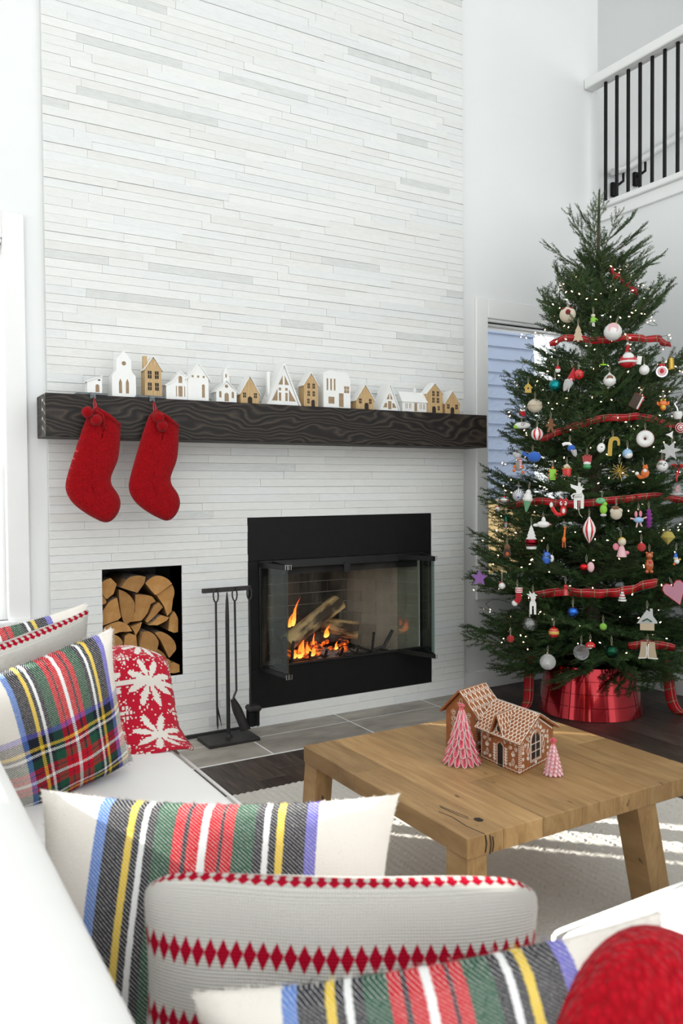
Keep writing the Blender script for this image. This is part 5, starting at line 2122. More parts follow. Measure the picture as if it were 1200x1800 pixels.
def branch_mesh(L, seed, flat=1.0):
    Rt.seed(seed)
    b_ = MB()
    tw = MB()
    b_.cur = 0
    # main stem, sagging then lifting at the tip
    def stem(u):
        return V((L * u, .03 * L * sin(u * 5 + seed), L * (-.10 * sin(u * pi * .8) + .10 * u * u)))
    N = 8
    sp = [stem(k / N) for k in range(N + 1)]
    b_.cur = 1
    b_.tube(sp, [.0055 * L ** .5 * (1.1 - k / N) + .0008 for k in range(N + 1)], 4)
    b_.cur = 0
    for k in range(N):
        if k > 1:
            needles(b_, sp[k], sp[k + 1], 700, .017)
    nt = max(4, int(L / .05))
    for i in range(nt):
        u = .22 + .76 * i / nt
        for s_ in (-1, 1):
            if Rt.random() < .08:
                continue
            p = stem(u + .01 * Rt.random())
            l = min(.24, L * .50 * (1.02 - u) + .045) * Rt.uniform(.8, 1.15)
            a = Rt.uniform(.65, .95)
            dd = V((cos(a), s_ * sin(a), Rt.uniform(-.12, .28) * flat)).normalized()
            q = p + dd * l * .55
            q2 = q + (dd + V((.15, 0, .12))).normalized() * l * .45
            b_.cur = 1
            b_.tube([p, q, q2], [.0022, .0016, .001], 3)
            b_.cur = 0
            needles(b_, p, q, 680, .0155)
            needles(b_, q, q2, 720, .015)
            if l > .10:
                for s2 in (-1, 1):
                    pp = p + dd * l * Rt.uniform(.3, .5)
                    d3 = (dd + V((.1, s2 * .9 * cos(a), s2 * .3 * Rt.random()))).normalized()
                    q3 = pp + d3 * l * Rt.uniform(.3, .45)
                    b_.cur = 1
                    b_.tube([pp, q3], [.0013, .0008], 3)
                    b_.cur = 0
                    needles(b_, pp, q3, 680, .0145)
    return b_.mesh('branch', ['fir_needles', 'fir_twig'])


lens = [.14, .22, .32, .44, .58, .72]
VAR = {L: [branch_mesh(L, int(L * 100) + 7 * k) for k in range(3)] for L in lens}
tree = thing('christmas_tree', 'tall decorated fir christmas tree in the corner by the window', 'tree', tuple(TB + V((0, 0, .001))))
IT = Matrix.Translation(-(TB + V((0, 0, .001))))
MB().tube([axis(z) for z in (.06, .5, 1.0, 1.6, 2.2, 2.6, 2.80, 2.92)], [.05, .045, .036, .026, .017, .010, .0065, .004], 10, IT).obj('trunk', 'fir_trunk', tree, smooth='all')
Rb_ = random.Random(12)
ga = 0
z = .30
nb_ = 0
while z < 2.56:
    ga += 2.39996 + Rb_.uniform(-.25, .25)
    zr = z
    rmax = trad(zr + (.10 if zr > 1.9 else .02))
    elev = -.12 + .14 * Rb_.random() if zr < .6 else .02 + .18 * Rb_.random() if zr < 1.3 else .2 + .25 * Rb_.random() if zr < 2.0 else .45 + .35 * Rb_.random()
    L = rmax / cos(min(elev, .9)) * Rb_.choice((1.0, 1.03, .95, .85, .7, .9))
    d = V((cos(ga) * cos(elev), sin(ga) * cos(elev), sin(elev)))
    o = axis(zr)
    # keep clear of the two walls
    for lim, comp, val in ((XR - .06, 0, 1), (-.02, 1, 1)):
        tip = o + d * L
        if tip[comp] > lim:
            L = min(L, (lim - o[comp]) / d[comp])
    if L > .07:
        k = min(lens, key=lambda q: abs(q - L))
        f = L / k
        me = Rb_.choice(VAR[k])
        M_ = IT @ Matrix.Translation(o) @ d.to_track_quat('X', 'Z').to_matrix().to_4x4() @ Matrix.Rotation(Rb_.uniform(-.5, .5), 4, 'X') @ Matrix.Diagonal((f, min(1.15, max(.8, f)), min(1.15, max(.8, f)), 1))
        link('branch', me, tree, M=M_)
        nb_ += 1
    z += .0068 if z < .9 else .0078 if z < 1.7 else .0100
# the sparse leader and its whorl, placed one by one: base height, azimuth, elevation, length
for (zb, az, el, L) in ((2.62, 3.4, 1.15, .22), (2.60, -.5, .75, .30), (2.66, 2.3, 1.0, .22), (2.55, 3.0, .85, .32), (2.52, -.9, .6, .32), (2.56, .9, .8, .28), (2.50, 4.3, .7, .34), (2.72, 3.9, 1.3, .16),
                        (2.46, .2, .5, .34), (2.44, 2.6, .55, .36), (2.45, 5.2, .5, .33), (2.47, -.2, .55, .36), (2.40, 3.7, .5, .36), (2.38, -.7, .42, .40), (2.36, -1.3, .5, .36)):
    d = V((cos(az) * cos(el), sin(az) * cos(el), sin(el)))
    k = min(lens, key=lambda q: abs(q - L))
    link('branch', Rb_.choice(VAR[k]), tree, M=IT @ Matrix.Translation(axis(zb)) @ d.to_track_quat('X', 'Z').to_matrix().to_4x4() @ Matrix.Diagonal((L / k, .6, .6, 1)))
b = MB()
Rt.seed(3)
pz = [axis(z_) for z_ in (2.5, 2.6, 2.7, 2.8, 2.92)]
for p, q in zip(pz, pz[1:]):
    needles(b, p, q, 300, .016)
for v_ in range(len(b.v)):
    b.v[v_] = tuple(IT @ V(b.v[v_]))
b.obj('leader_needles', 'fir_needles', tree)

# ---------------------------------------------------------------- red collar
t = NT('red_lacquer')
t.set(col=(.36, .004, .012), rough=.12, metal=.8, coat=.5, croug=.04)
n = t.noise(t.coord(), 6, 3)
t.bump(n, .04, .01)
MATS['red_lacquer'] = t.m
cl = thing('tree_collar', 'glossy red metal ring collar around the foot of the christmas tree', 'tree collar', (TB.x, TB.y, .001))
H_ = .275
for k in range(4):
    z0, z1 = H_ * k / 4, H_ * (k + 1) / 4
    r0, r1 = .292 - .052 * k / 4, .292 - .052 * (k + 1) / 4
    MB().lathe([(r0 - .002, z0 + .0002), (r0, z0 + .0012), (r1, z1 - .0012), (r1 - .002, z1 - .0002)], 72).obj('ring_band', 'red_lacquer', cl, smooth=14)
for k in range(4):
    a = pi + .35 + k * .5 * pi
    b = MB()
    b.add([((.292 - .052 * q + .0045) * cos(a + s_ * .012), (.292 - .052 * q + .0045) * sin(a + s_ * .012), .27 * q + .003) for q in (0, 1) for s_ in (-1, 1)], [(0, 1, 3, 2)])
    b.obj('seam_strip', 'red_lacquer', cl)

# ---------------------------------------------------------------- string lights
ls = thing('string_lights', 'string of tiny warm white lights wound through the christmas tree', 'string lights', (TB.x, TB.y, .35))
IL = Matrix.Translation(-V((TB.x, TB.y, .35)))
t = NT('bulb_glow')
t.set(col=(1, .8, .6), rough=.3, emit=(1, .66, .42), estr=6.0)
MATS['bulb_glow'] = t.m
mat('light_wire', (.006, .03, .015), .5, col2=(.01, .04, .02), scale=20)
pts = []
Rl = random.Random(8)
NTURN = 15
for k in range(900):
    u = k / 899
    z_ = .36 + 2.12 * u
    a = u * NTURN * 2 * pi
    r = trad(z_) * (.72 + .2 * sin(k * .61) * sin(k * .23) + .05 * Rl.random())
    p = axis(z_) + V((r * cos(a), r * sin(a), .03 * sin(k * .9)))
    p.x, p.y = min(p.x, XR - .04), min(p.y, -.01)
    pts.append(p)
MB().tube(pts, .0014, 3, IL).obj('wire', 'light_wire', ls)
bulb = MB().lathe([(0, -.002), (.002, 0), (.0027, .003), (.002, .007), (0, .010)], 6).mesh('bulb', 'bulb_glow', 'all')
toc = V((-.738, -3.922, 0))
cnt = 0
order = list(range(6, 899))
Rl.shuffle(order)
for k in order:
    p = pts[k]
    ax = axis(p.z)
    f = (V((p.x, p.y, 0)) - V((ax.x, ax.y, 0))).normalized().dot((toc - V((ax.x, ax.y, 0))).normalized())
    if f < -.15 or cnt >= 300:
        continue
    d = V((Rl.uniform(-1, 1), Rl.uniform(-1, 1), Rl.uniform(-.3, 1))).normalized()
    out = (V((p.x - ax.x, p.y - ax.y, 0))).normalized() * .035 * Rl.random()
    link('bulb', bulb, ls, M=IL @ Matrix.Translation(p + out) @ d.to_track_quat('Z', 'Y').to_matrix().to_4x4())
    cnt += 1
POS = dict(cup=(2.467,-0.810,2.163), woodtree=(2.441,-0.910,2.049), limefig=(2.507,-0.951,2.115), printball=(2.553,-1.040,2.043), santa=(2.588,-1.107,1.901), minisanta=(2.355,-0.851,1.862), redbell=(2.400,-0.953,1.829), gnome=(2.375,-0.930,1.790), teal=(2.338,-0.848,1.782), photoball=(2.492,-1.073,1.791), greenbit=(2.485,-1.038,1.872), whiteball=(2.655,-1.153,1.843), frame=(2.757,-1.180,1.838), goldbell=(2.835,-1.174,1.887), goldhouse=(2.307,-0.682,1.779), burlap=(2.302,-0.738,1.686), mitten=(2.295,-0.656,1.651), skate=(2.289,-0.649,1.588), stripeball=(2.293,-0.764,1.535), gingerman=(2.314,-0.841,1.575), whale=(2.273,-0.752,1.417), mouse=(2.255,-0.664,1.384), limebot=(2.281,-0.889,1.328), popcorn=(2.317,-0.952,1.344), bluegnome=(2.347,-0.943,1.448), candles=(2.383,-1.026,1.388), book=(2.598,-1.152,1.684), crab=(2.745,-1.197,1.667), whitebell=(2.847,-1.207,1.627), cane=(2.484,-1.102,1.463), whiteoval=(2.442,-1.063,1.453), globe=(2.537,-1.148,1.422), donut=(2.630,-1.181,1.496), star=(2.770,-1.219,1.437), arrow=(2.781,-1.214,1.518), jingle=(2.697,-1.230,1.359), squirrel=(2.587,-1.203,1.331), burst=(2.485,-1.143,1.332), ring=(2.859,-1.212,1.555), bow=(2.794,-1.245,1.357), cloche=(2.755,-1.272,1.248), ufo=(2.197,-0.617,1.189), minibell=(2.189,-0.572,1.143), radial=(2.205,-0.718,1.216), cone=(2.206,-0.784,1.190), spindle=(2.159,-0.672,1.076), santatree=(2.166,-0.855,1.010), fox=(2.257,-0.964,1.153), deer=(2.318,-1.031,1.213), owl=(2.118,-0.727,0.926), bluebird=(2.175,-0.961,0.907), giraffe=(2.236,-1.012,1.009), fish=(2.202,-0.902,1.071), stripedrop=(2.315,-1.103,1.046), dino=(2.382,-1.125,1.159), fluffy=(2.425,-1.175,1.132), octo=(2.507,-1.242,1.095), tinsel=(2.557,-1.262,1.100), angel=(2.406,-1.220,0.963), redball2=(2.490,-1.273,0.965), bear=(2.508,-1.305,0.895), redcandy=(2.269,-1.128,0.870), tinygnome=(2.649,-1.350,0.908), diamond=(2.629,-1.317,1.009), purplestar=(2.084,-0.545,0.776), minijingle=(2.075,-0.735,0.753), sock=(2.093,-0.830,0.709), deer2=(2.116,-0.919,0.686), glass=(2.111,-0.901,0.576), redball3=(2.086,-0.787,0.487), bandball=(2.160,-1.019,0.546), snowball=(2.191,-0.945,0.384), redelf=(2.191,-1.067,0.756), bluedisco=(2.211,-1.096,0.652), disco=(2.251,-1.112,0.454), redcap=(2.263,-1.159,0.494), greenball=(2.345,-1.218,0.465), boots=(2.483,-1.317,0.483), cathouse=(2.474,-1.321,0.621), heart=(2.607,-1.377,0.748), stack=(2.373,-1.258,0.736), greenfuzz=(2.303,-1.203,0.587))
RIB = [
    [(2.779,-0.822,2.432), (2.798,-0.844,2.402), (2.832,-0.865,2.371), (2.876,-0.877,2.343), (2.899,-0.896,2.301)],
    [(2.476,-0.685,2.026), (2.486,-0.746,2.048), (2.513,-0.822,2.044), (2.553,-0.902,2.022), (2.614,-0.961,2.021), (2.694,-1.003,2.036), (2.790,-1.031,2.028), (2.911,-1.023,2.040), (3.055,-0.983,2.028)],
    [(2.407,-0.679,1.516), (2.421,-0.770,1.542), (2.447,-0.845,1.567), (2.494,-0.918,1.587), (2.552,-0.979,1.611), (2.634,-1.036,1.612), (2.719,-1.072,1.619), (2.812,-1.086,1.601), (2.988,-1.054,1.585), (3.099,-1.041,1.575)],
    [(2.381,-0.452,1.153), (2.338,-0.621,1.175), (2.348,-0.761,1.185), (2.378,-0.872,1.171), (2.440,-0.969,1.176), (2.522,-1.044,1.188), (2.618,-1.105,1.198), (2.748,-1.139,1.209), (2.871,-1.146,1.196), (3.001,-1.116,1.182)],
    [(2.246,-0.740,0.682), (2.265,-0.825,0.705), (2.304,-0.926,0.728), (2.358,-1.008,0.727), (2.413,-1.069,0.726), (2.462,-1.116,0.731), (2.520,-1.154,0.742), (2.596,-1.194,0.766), (2.685,-1.217,0.783)],
    [(2.546,-1.150,0.461), (2.610,-1.183,0.471), (2.692,-1.203,0.460), (2.820,-1.205,0.435)],
]

# ---------------------------------------------------------------- tartan ribbon
t = NT('tartan_ribbon')
u, v, _ = t.xyz(t.coord('UV'))
fu = t.math('FRACT', t.math('MULTIPLY', u, 14.0))
wa = t.ramp(fu, [(0, (.36, .003, .008)), (.30, (.03, .05, .03)), (.38, (.36, .003, .008)), (.52, (.02, .06, .04)), (.60, (.55, .42, .12)), (.63, (.02, .06, .04)), (.72, (.36, .003, .008)), (.9, (.05, .01, .01)), (.94, (.36, .003, .008))], True)
wb = t.ramp(v, [(0, (.10, .01, .012)), (.06, (.42, .003, .009)), (.30, (.03, .05, .03)), (.40, (.42, .003, .009)), (.62, (.75, .70, .66)), (.66, (.42, .003, .009)), (.90, (.60, .45, .40)), (.94, (.12, .01, .012))], True)
t.set(col=t.mix(.5, wa, wb), rough=.55, spec=.2)
MATS['tartan_ribbon'] = t.m
rb = thing('tartan_ribbon', 'red tartan ribbon wound round the christmas tree with tails to the floor', 'ribbon', (TB.x, TB.y, .002))
IR = Matrix.Translation(-V((TB.x, TB.y, .002)))


def smooth_path(P, n_=5):
    P = [V(p) for p in P]
    out = []
    for i in range(len(P) - 1):
        p0, p1, p2, p3 = P[max(i - 1, 0)], P[i], P[i + 1], P[min(i + 2, len(P) - 1)]
        for k in range(n_):
            w_ = k / n_
            out.append(.5 * ((2 * p1) + (p2 - p0) * w_ + (2 * p0 - 5 * p1 + 4 * p2 - p3) * w_ ** 2 + (3 * p1 - p0 - 3 * p2 + p3) * w_ ** 3))
    out.append(P[-1])
    return out


def ribbon(P, hw_, nm, ph=0):
    Q = smooth_path(P)
    W = []
    for k, q in enumerate(Q):
        ax = axis(q.z)
        out = V((q.x - ax.x, q.y - ax.y, 0)).normalized()
        a = .35 * sin(k * .7 + ph)
        W.append((Z_ * cos(a) + out * sin(a)) * hw_ * (1 if 1 < k < len(Q) - 2 else .7))
        Q[k] = q + out * .012 * sin(k * 1.1 + ph)
    b_ = MB().strip(Q, W, IR)
    o = b_.obj(nm, 'tartan_ribbon', rb, smooth='all')
    md = o.modifiers.new('thickness', 'SOLIDIFY')
    md.thickness = .0008


for k, P in enumerate(RIB):
    ribbon(P, (.021, .019, .020, .020, .023, .022)[k], 'ribbon_loop' if k else 'ribbon_end', k)


def tail(P, hw_, wd):
    Q = smooth_path(P)
    o = MB().strip(Q, [V(wd) * hw_] * len(Q), IR).obj('ribbon_tail', 'tartan_ribbon', rb, smooth='all')
    md = o.modifiers.new('thickness', 'SOLIDIFY')
    md.thickness = .0008


tail([(3.02, -.98, .33), (3.05, -.99, .2), (3.07, -1.0, .08), (3.10, -1.02, .02), (3.16, -1.05, .006), (3.25, -1.12, .012), (3.36, -1.2, .006)], .03, (.75, -.6, .25))
tail([(2.50, -.50, .30), (2.49, -.50, .18), (2.48, -.5, .05), (2.44, -.49, .006), (2.36, -.47, .012)], .028, (.8, -.6, .0))

# ---------------------------------------------------------------- ornaments
PAL = dict(white=(.78, .77, .75), cream=(.66, .58, .45), beige=(.52, .41, .28), red=(.50, .008, .018), brightred=(.62, .02, .02), darkred=(.22, .004, .012), pink=(.72, .22, .30), palepink=(.75, .45, .48), orange=(.75, .16, .02), rust=(.42, .09, .02),
           gold=(.55, .36, .07), yellow=(.75, .52, .06), lime=(.25, .55, .05), green=(.03, .25, .07), darkgreen=(.008, .07, .035), teal=(.01, .25, .26), blue=(.03, .14, .58), skyblue=(.30, .48, .72), navy=(.02, .03, .14),
           purple=(.30, .12, .48), violet=(.20, .012, .22), brown=(.20, .085, .035), darkbrown=(.05, .025, .015), grey=(.32, .30, .29), lightgrey=(.58, .58, .58), black=(.012, .012, .012), silver=(.7, .7, .72), mint=(.15, .48, .22))


def om(key):
    """ornament material: colour[_finish]"""
    nm = 'ornament_' + key
    if nm in MATS:
        return nm
    c, _, fin = key.partition('_')
    col_ = PAL[c]
    c2 = tuple(x * .8 for x in col_)
    if fin == 'metal':
        mat(nm, col_, .22, .9, col2=c2, scale=60)
    elif fin == 'gloss':
        mat(nm, col_, .15, 0, col2=c2, scale=60, coat=.7)
    elif fin == 'glitter':
        mat(nm, col_, .35, .5, col2=tuple(min(1, x * 2.2 + .1) for x in col_), scale=420, bump=.9, bscale=400)
    elif fin == 'felt':
        mat(nm, col_, .95, 0, col2=c2, scale=90, bump=.5, bscale=260, sheen=.2)
    else:
        mat(nm, col_, .6, 0, col2=c2, scale=60, bump=.1, bscale=200)
    return nm


def uvstripe(nm, stops, n_=1, axis_=0, rough=.25):
    t = NT(nm)
    xyz_ = t.xyz(t.coord('UV'))
    f = t.math('FRACT', t.math('MULTIPLY', xyz_[axis_], float(n_)))
    t.set(col=t.ramp(f, stops, True), rough=rough, coat=.5)
    MATS[nm] = t.m


wv_, rd_ = PAL['white'], PAL['red']
uvstripe('ornament_peppermint', [(0, wv_), (.55, rd_), (.95, PAL['silver'])], 7)
uvstripe('ornament_radial', [(0, wv_), (.6, (.05, .08, .2))], 18)
uvstripe('ornament_bands', [(0, rd_), (.3, rd_), (.42, PAL['gold']), (.6, rd_), (.7, PAL['gold']), (.74, rd_)], 1, 1)
uvstripe('ornament_sockband', [(0, wv_), (.5, rd_)], 5, 1, .9)
glass_mat('ornament_glass', (.86, .9, .9), .16)
t = NT('ornament_facets')
vo = t.n('ShaderNodeTexVoronoi')
t.put(vo.inputs['Vector'], t.coord())
vo.inputs['Scale'].default_value = 130
t.set(col=(.75, .75, .77), rough=.12, metal=1)
t.bump(vo.outputs['Distance'], .9, .01)
MATS['ornament_facets'] = t.m
mat('hang_thread', (.62, .56, .44), .8, col2=(.5, .44, .33), scale=60)


def circp(x_, z_, r, n_=14, a0=0, a1=2 * pi):
    return [(x_ + r * cos(a0 + (a1 - a0) * k / n_), z_ + r * sin(a0 + (a1 - a0) * k / n_)) for k in range(n_ if a1 - a0 > 6.2 else n_ + 1)]


def starp(n_, r0, r1, a0=pi / 2):
    return [((r0 if k % 2 == 0 else r1) * cos(a0 + pi * k / n_), (r0 if k % 2 == 0 else r1) * sin(a0 + pi * k / n_)) for k in range(2 * n_)]


def ornament(key, name, lab, parts, top, cat='ornament', tilt=0, turn=0, thread=True):
    """parts: (part name, material, shapes) in centimetres, x right, z up, -y towards the room; top = height of the hanging loop"""
    p = POS[key]
    out = V((p[0] - axis(p[2]).x, p[1] - axis(p[2]).y, 0)).normalized()
    o = thing(name, lab, cat, tuple(V(p) - out * .008), 0, 'ornaments on the christmas tree')
    o.rotation_euler = (0, tilt, -.80 + turn)
    o.scale = (.01,) * 3
    for nm, m_, shapes in parts:
        b_ = MB()
        for s_ in shapes:
            k = s_[0]
            if k == 'ball':
                b_.ball(s_[1], s_[2], 14, s_[3] if len(s_) > 3 else (1, 1, 1))
            elif k == 'tube':
                b_.tube(s_[1], s_[2], 6)
            elif k == 'poly':
                b_.prism(s_[1], -s_[2] / 2 + (s_[3] if len(s_) > 3 else 0), s_[2] / 2 + (s_[3] if len(s_) > 3 else 0))
            elif k == 'lathe':
                b_.lathe(s_[1], 18, T(*s_[2]) if len(s_) > 2 else None)
            elif k == 'box':
                b_.bev(*s_[1], .15, s_[2] if len(s_) > 2 else None)
        mm = m_ if m_ in MATS else om(m_)
        b_.obj(nm, mm, o, smooth=50)
    if thread:
        MB().tube([(-.15, 0, top), (-.35, .3, top + 2.2), (0, .7, top + 4), (.35, .3, top + 2.2), (.15, 0, top)], .06, 4).obj('hanging_thread', 'hang_thread', o)
    return o


def cap(z_, r=.45, m_='gold_metal'):
    return ('cap', m_, [('lathe', [(0, -.1), (r, -.1), (r, .45), (r * .5, .55), (0, .55)], (0, 0, z_))])


def bauble(key, lab, r, m_, capm='gold_metal', extra=()):
    return ornament(key, 'christmas_bauble', lab, [('globe', m_, [('ball', (0, 0, 0), r)]), cap(r - .1, .45, capm)] + list(extra), r + .5, 'bauble')


BL2 = lambda *a: ('ball',) + a
ornament('cup', 'cup_ornament', 'open cream cup ornament with a dark red bow near the tree top', [('cup', 'cream', [('lathe', [(0, .8), (2.2, .9), (3.6, 0), (4.2, -1.6), (4.0, -1.6), (3.3, -.2), (2.0, .5), (0, .45)], (0, 0, 0, pi / 2 + .25))]), ('bow', 'darkred_felt', [BL2((.2, -.6, 1.4), 1.5), BL2((-1.6, .3, 3.2), 1.1, (1.4, .8, .8)), BL2((1.2, .3, 3.4), 1.1, (1.4, .8, .8))])], 4)
ornament('woodtree', 'cookie_tree_ornament', 'pale wooden tree cutout hanging below the cream cup', [('cutout', 'beige', [('poly', [(-2.6, -4), (-.6, -3.6), (-.6, -4.4), (.6, -4.4), (.6, -3.6), (2.6, -4), (1.6, -1.6), (2.2, -1.4), (1.2, .8), (1.6, 1), (0, 4.4), (-1.6, 1), (-1.2, .8), (-2.2, -1.4), (-1.6, -1.6)], .6)])], 4.2)
ornament('limefig', 'toy_figure_ornament', 'tiny lime green toy figure with white legs beside the printed white bauble', [('body', 'lime', [('lathe', [(0, -1.2), (1.3, -1.2), (1.4, .8), (.8, 1.4), (0, 1.4)])]), ('head', 'cream', [BL2((0, 0, 2.2), 1.0, (1.1, .9, .9))]), ('leg', 'white', [('tube', [(.3, 0, -1.1), (.6, 0, -3.4)], .35)]), ('leg', 'white', [('tube', [(-.4, 0, -1.1), (-.2, 0, -3.2)], .35)]), ('arm', 'lime', [('tube', [(1.2, 0, .7), (2.2, 0, -.3)], .35)])], 3)
ornament('printball', 'christmas_bauble', 'largest white bauble, with a pink printed picture, near the tree top', [('globe', 'white_gloss', [BL2((0, 0, 0), 4.6)]), ('printed_patch', 'palepink', [('poly', [(x_ - .4, z_ + 1.2) for x_, z_ in circp(0, 0, 2.6, 14)], .2, -4.05)]), cap(4.4, .6)], 5, 'bauble', .35)
ornament('santa', 'santa_ornament', 'round red figure with a white beard and pointed red hat', [('body', 'red_gloss', [BL2((0, 0, -1.2), 4.2, (1.1, 1, .85))]), ('belt_trim', 'white', [('lathe', [(4.3, -.5), (4.75, -.2), (4.75, .4), (4.3, .6)], (0, 0, -1.8))]), ('beard', 'white', [BL2((0, -2.4, .6), 2.4, (1.15, .7, .9))]), ('hat_brim', 'white', [('lathe', [(1.2, -.3), (1.9, 0), (1.2, .5)], (0, 0, 2.9))]), ('hat', 'red', [('lathe', [(1.5, 0), (1.0, 1.8), (.5, 4), (0, 4.6)], (0, 0, 3))]), ('pompom', 'white', [BL2((0, 0, 7.4), .8)]), ('gift_bag', 'white', [('box', (4.2, 6.6, -.6, .4, -2.4, 1.8), T(0, 0, 0, ry=.15))])], 8)
ornament('minisanta', 'santa_ornament', 'tiny white face ornament in a red cap above the teal bauble', [('head', 'white', [BL2((0, 0, 0), 1.4, (1, .9, 1.1))]), ('cap', 'red', [('lathe', [(1.4, .4), (1.0, 1.4), (.3, 2.2), (0, 2.2)])])], 2.2)
ornament('redbell', 'jingle_bell_ornament', 'red jingle bell next to the grey-bearded gnome', [('bell', 'brightred_gloss', [BL2((0, 0, 0), 2.6)]), ('ridge', 'red', [('lathe', [(2.62, -.2), (2.75, 0), (2.62, .2)])]), ('slot', 'black', [('box', (-.2, .2, -2.68, -2.4, -2, -.4))])], 2.6)
ornament('gnome', 'gnome_ornament', 'gnome with a long grey beard and tall red felt hat', [('beard', 'lightgrey_felt', [('lathe', [(0, -5), (1.0, -4.2), (2.0, -2), (2.4, .4), (1.4, 1.4), (0, 1.6)], (-1.5, -.6, 0, 0, .5)), ('tube', [(-2.2, -1.6, 0), (-4.0, -1.4, -4.4)], .35), ('tube', [(-.6, -2, 0), (-1.8, -2, -5)], .35)]), ('hat', 'red_felt', [('lathe', [(2.0, 0), (1.5, 2), (.8, 4.6), (0, 7)], (-.6, 0, 1.2, 0, .25))]), ('nose', 'palepink', [BL2((-.4, -2.2, 1.1), .7)])], 7.5)
bauble('teal', 'glossy teal bauble at the left edge of the upper tree', 3.2, 'teal_metal', 'silver_metal')
ornament('photoball', 'christmas_bauble', 'white onion-shaped bauble with a small brown picture window', [('globe', 'white_gloss', [('lathe', [(0, -3.1), (1.6, -2.8), (2.8, -1.6), (3.2, 0), (2.6, 1.7), (1.2, 2.9), (.4, 3.9), (0, 4)])]), ('picture', 'brown', [('poly', circp(0, .5, 1.7, 12, 0, pi), .3, -2.75)])], 3.9, 'bauble')
ornament('greenbit', 'green_sparkle_ornament', 'small shiny green shape standing in for a green sparkle among the needles', [('pickle', 'lime_metal', [BL2((0, 0, 0), 1.0, (2.0, .8, .7))]), cap(.6, .3)], 1)  # metallic green shape added in place of a green sparkle
bauble('whiteball', 'plain white bauble behind the red bearded figure', 2.6, 'white_gloss', 'silver_metal')
ornament('frame', 'framed_ornament', 'round silver-framed ornament with a red picture at the right edge', [('frame', 'silver_metal', [('lathe', [(2.2, -.4), (2.9, -.4), (2.9, .4), (2.2, .4)], (0, 0, 0, pi / 2))]), ('picture', 'palepink', [('poly', circp(0, 0, 2.3), .4)]), ('figure', 'red', [BL2((0, -.3, .3), 1.0, (1, .4, 1.2))]), ('bow', 'brightred', [BL2((-.8, 0, 3.2), .8), BL2((.8, 0, 3.2), .8)])], 3.6)
ornament('goldbell', 'bell_ornament', 'tall gold bell at the right edge of the upper tree', [('bell', 'gold_metal', [('lathe', [(2.0, -3.2), (1.7, -2.6), (1.5, 1.4), (1.1, 2.6), (0, 3)])])], 3)
ornament('goldhouse', 'house_ornament', 'little golden birdhouse at the left edge of the tree', [('house', 'gold', [('poly', [(-1.6, -2), (1.6, -2), (1.6, .6), (0, 2.4), (-1.6, .6)], 2.6)]), ('roof', 'yellow', [('poly', [(-2.1, .2), (0, 2.6), (2.1, .2), (2.1, .7), (0, 3.1), (-2.1, .7)], 3.2)]), ('hole', 'black', [('poly', circp(0, .3, .5), .1, -1.33)])], 3)
ornament('burlap', 'burlap_ball_ornament', 'beige burlap ball at the left edge of the tree', [('ball', 'cream_felt', [BL2((0, 0, 0), 3.6, (1.1, 1, 1))]), ('band', 'beige', [('lathe', [(3.9, -.3), (4.02, 0), (3.9, .3)])])], 3.6)
ornament('mitten', 'mitten_ornament', 'small red felt mitten under the burlap ball', [('mitten', 'red_felt', [BL2((0, 0, 0), 1.3, (1.0, .6, 1.3)), BL2((-1.2, 0, .5), .7, (1, .6, 1))]), ('cuff', 'white', [('lathe', [(1.0, 1.2), (1.15, 1.2), (1.15, 1.9), (1.0, 1.9)])])], 2)
ornament('skate', 'clog_ornament', 'white and green clog with black swirls at the left edge', [('clog', 'white', [BL2((.4, 0, 0), 2.4, (1.8, .8, .8))]), ('toe', 'lime', [BL2((-2.6, -.2, -.6), 1.6, (1.1, .8, .8))]), ('swirl', 'black', [('tube', [(.8 + (1.3 - k * .09) * cos(k * .7), -2.0, .4 + (1.1 - k * .08) * sin(k * .7)) for k in range(12)], .12)]), ('sole', 'black', [('box', (-3.6, 3.4, -1.2, 1.2, -2.1, -1.7))])], 2)
ornament('stripeball', 'christmas_bauble', 'red and white peppermint-striped round bauble left of the ribbon', [('globe', 'ornament_peppermint', [BL2((0, 0, 0), 3.3)]), cap(3.2, .7, 'silver_metal')], 3.7, 'bauble')
ornament('gingerman', 'gingerbread_man_ornament', 'brown gingerbread man cutout on a striped string', [('cookie', 'brown_felt', [('poly', circp(0, 2.2, 1.35, 10, -.9, pi + .9) + [(-2.4, .6), (-2.6, -.4), (-1.0, -.4), (-1.9, -3.2), (-.7, -3.5), (0, -1.6), (.7, -3.5), (1.9, -3.2), (1.0, -.4), (2.6, -.4), (2.4, .6)], .6)])], 3.4)
ornament('whale', 'whale_ornament', 'blue felt whale with its tail to the left', [('body', 'blue_felt', [BL2((.8, 0, 0), 3.0, (1.15, .7, .95))]), ('tail', 'blue_felt', [('tube', [(-2, 0, .2), (-3.6, 0, 1.0), (-4.4, 0, 1.6)], .8), BL2((-4.6, 0, 2.0), .8, (1.2, .5, .9))]), ('belly', 'white', [BL2((1.2, -.1, -1.5), 1.9, (1.0, .75, .55))])], 2.6)
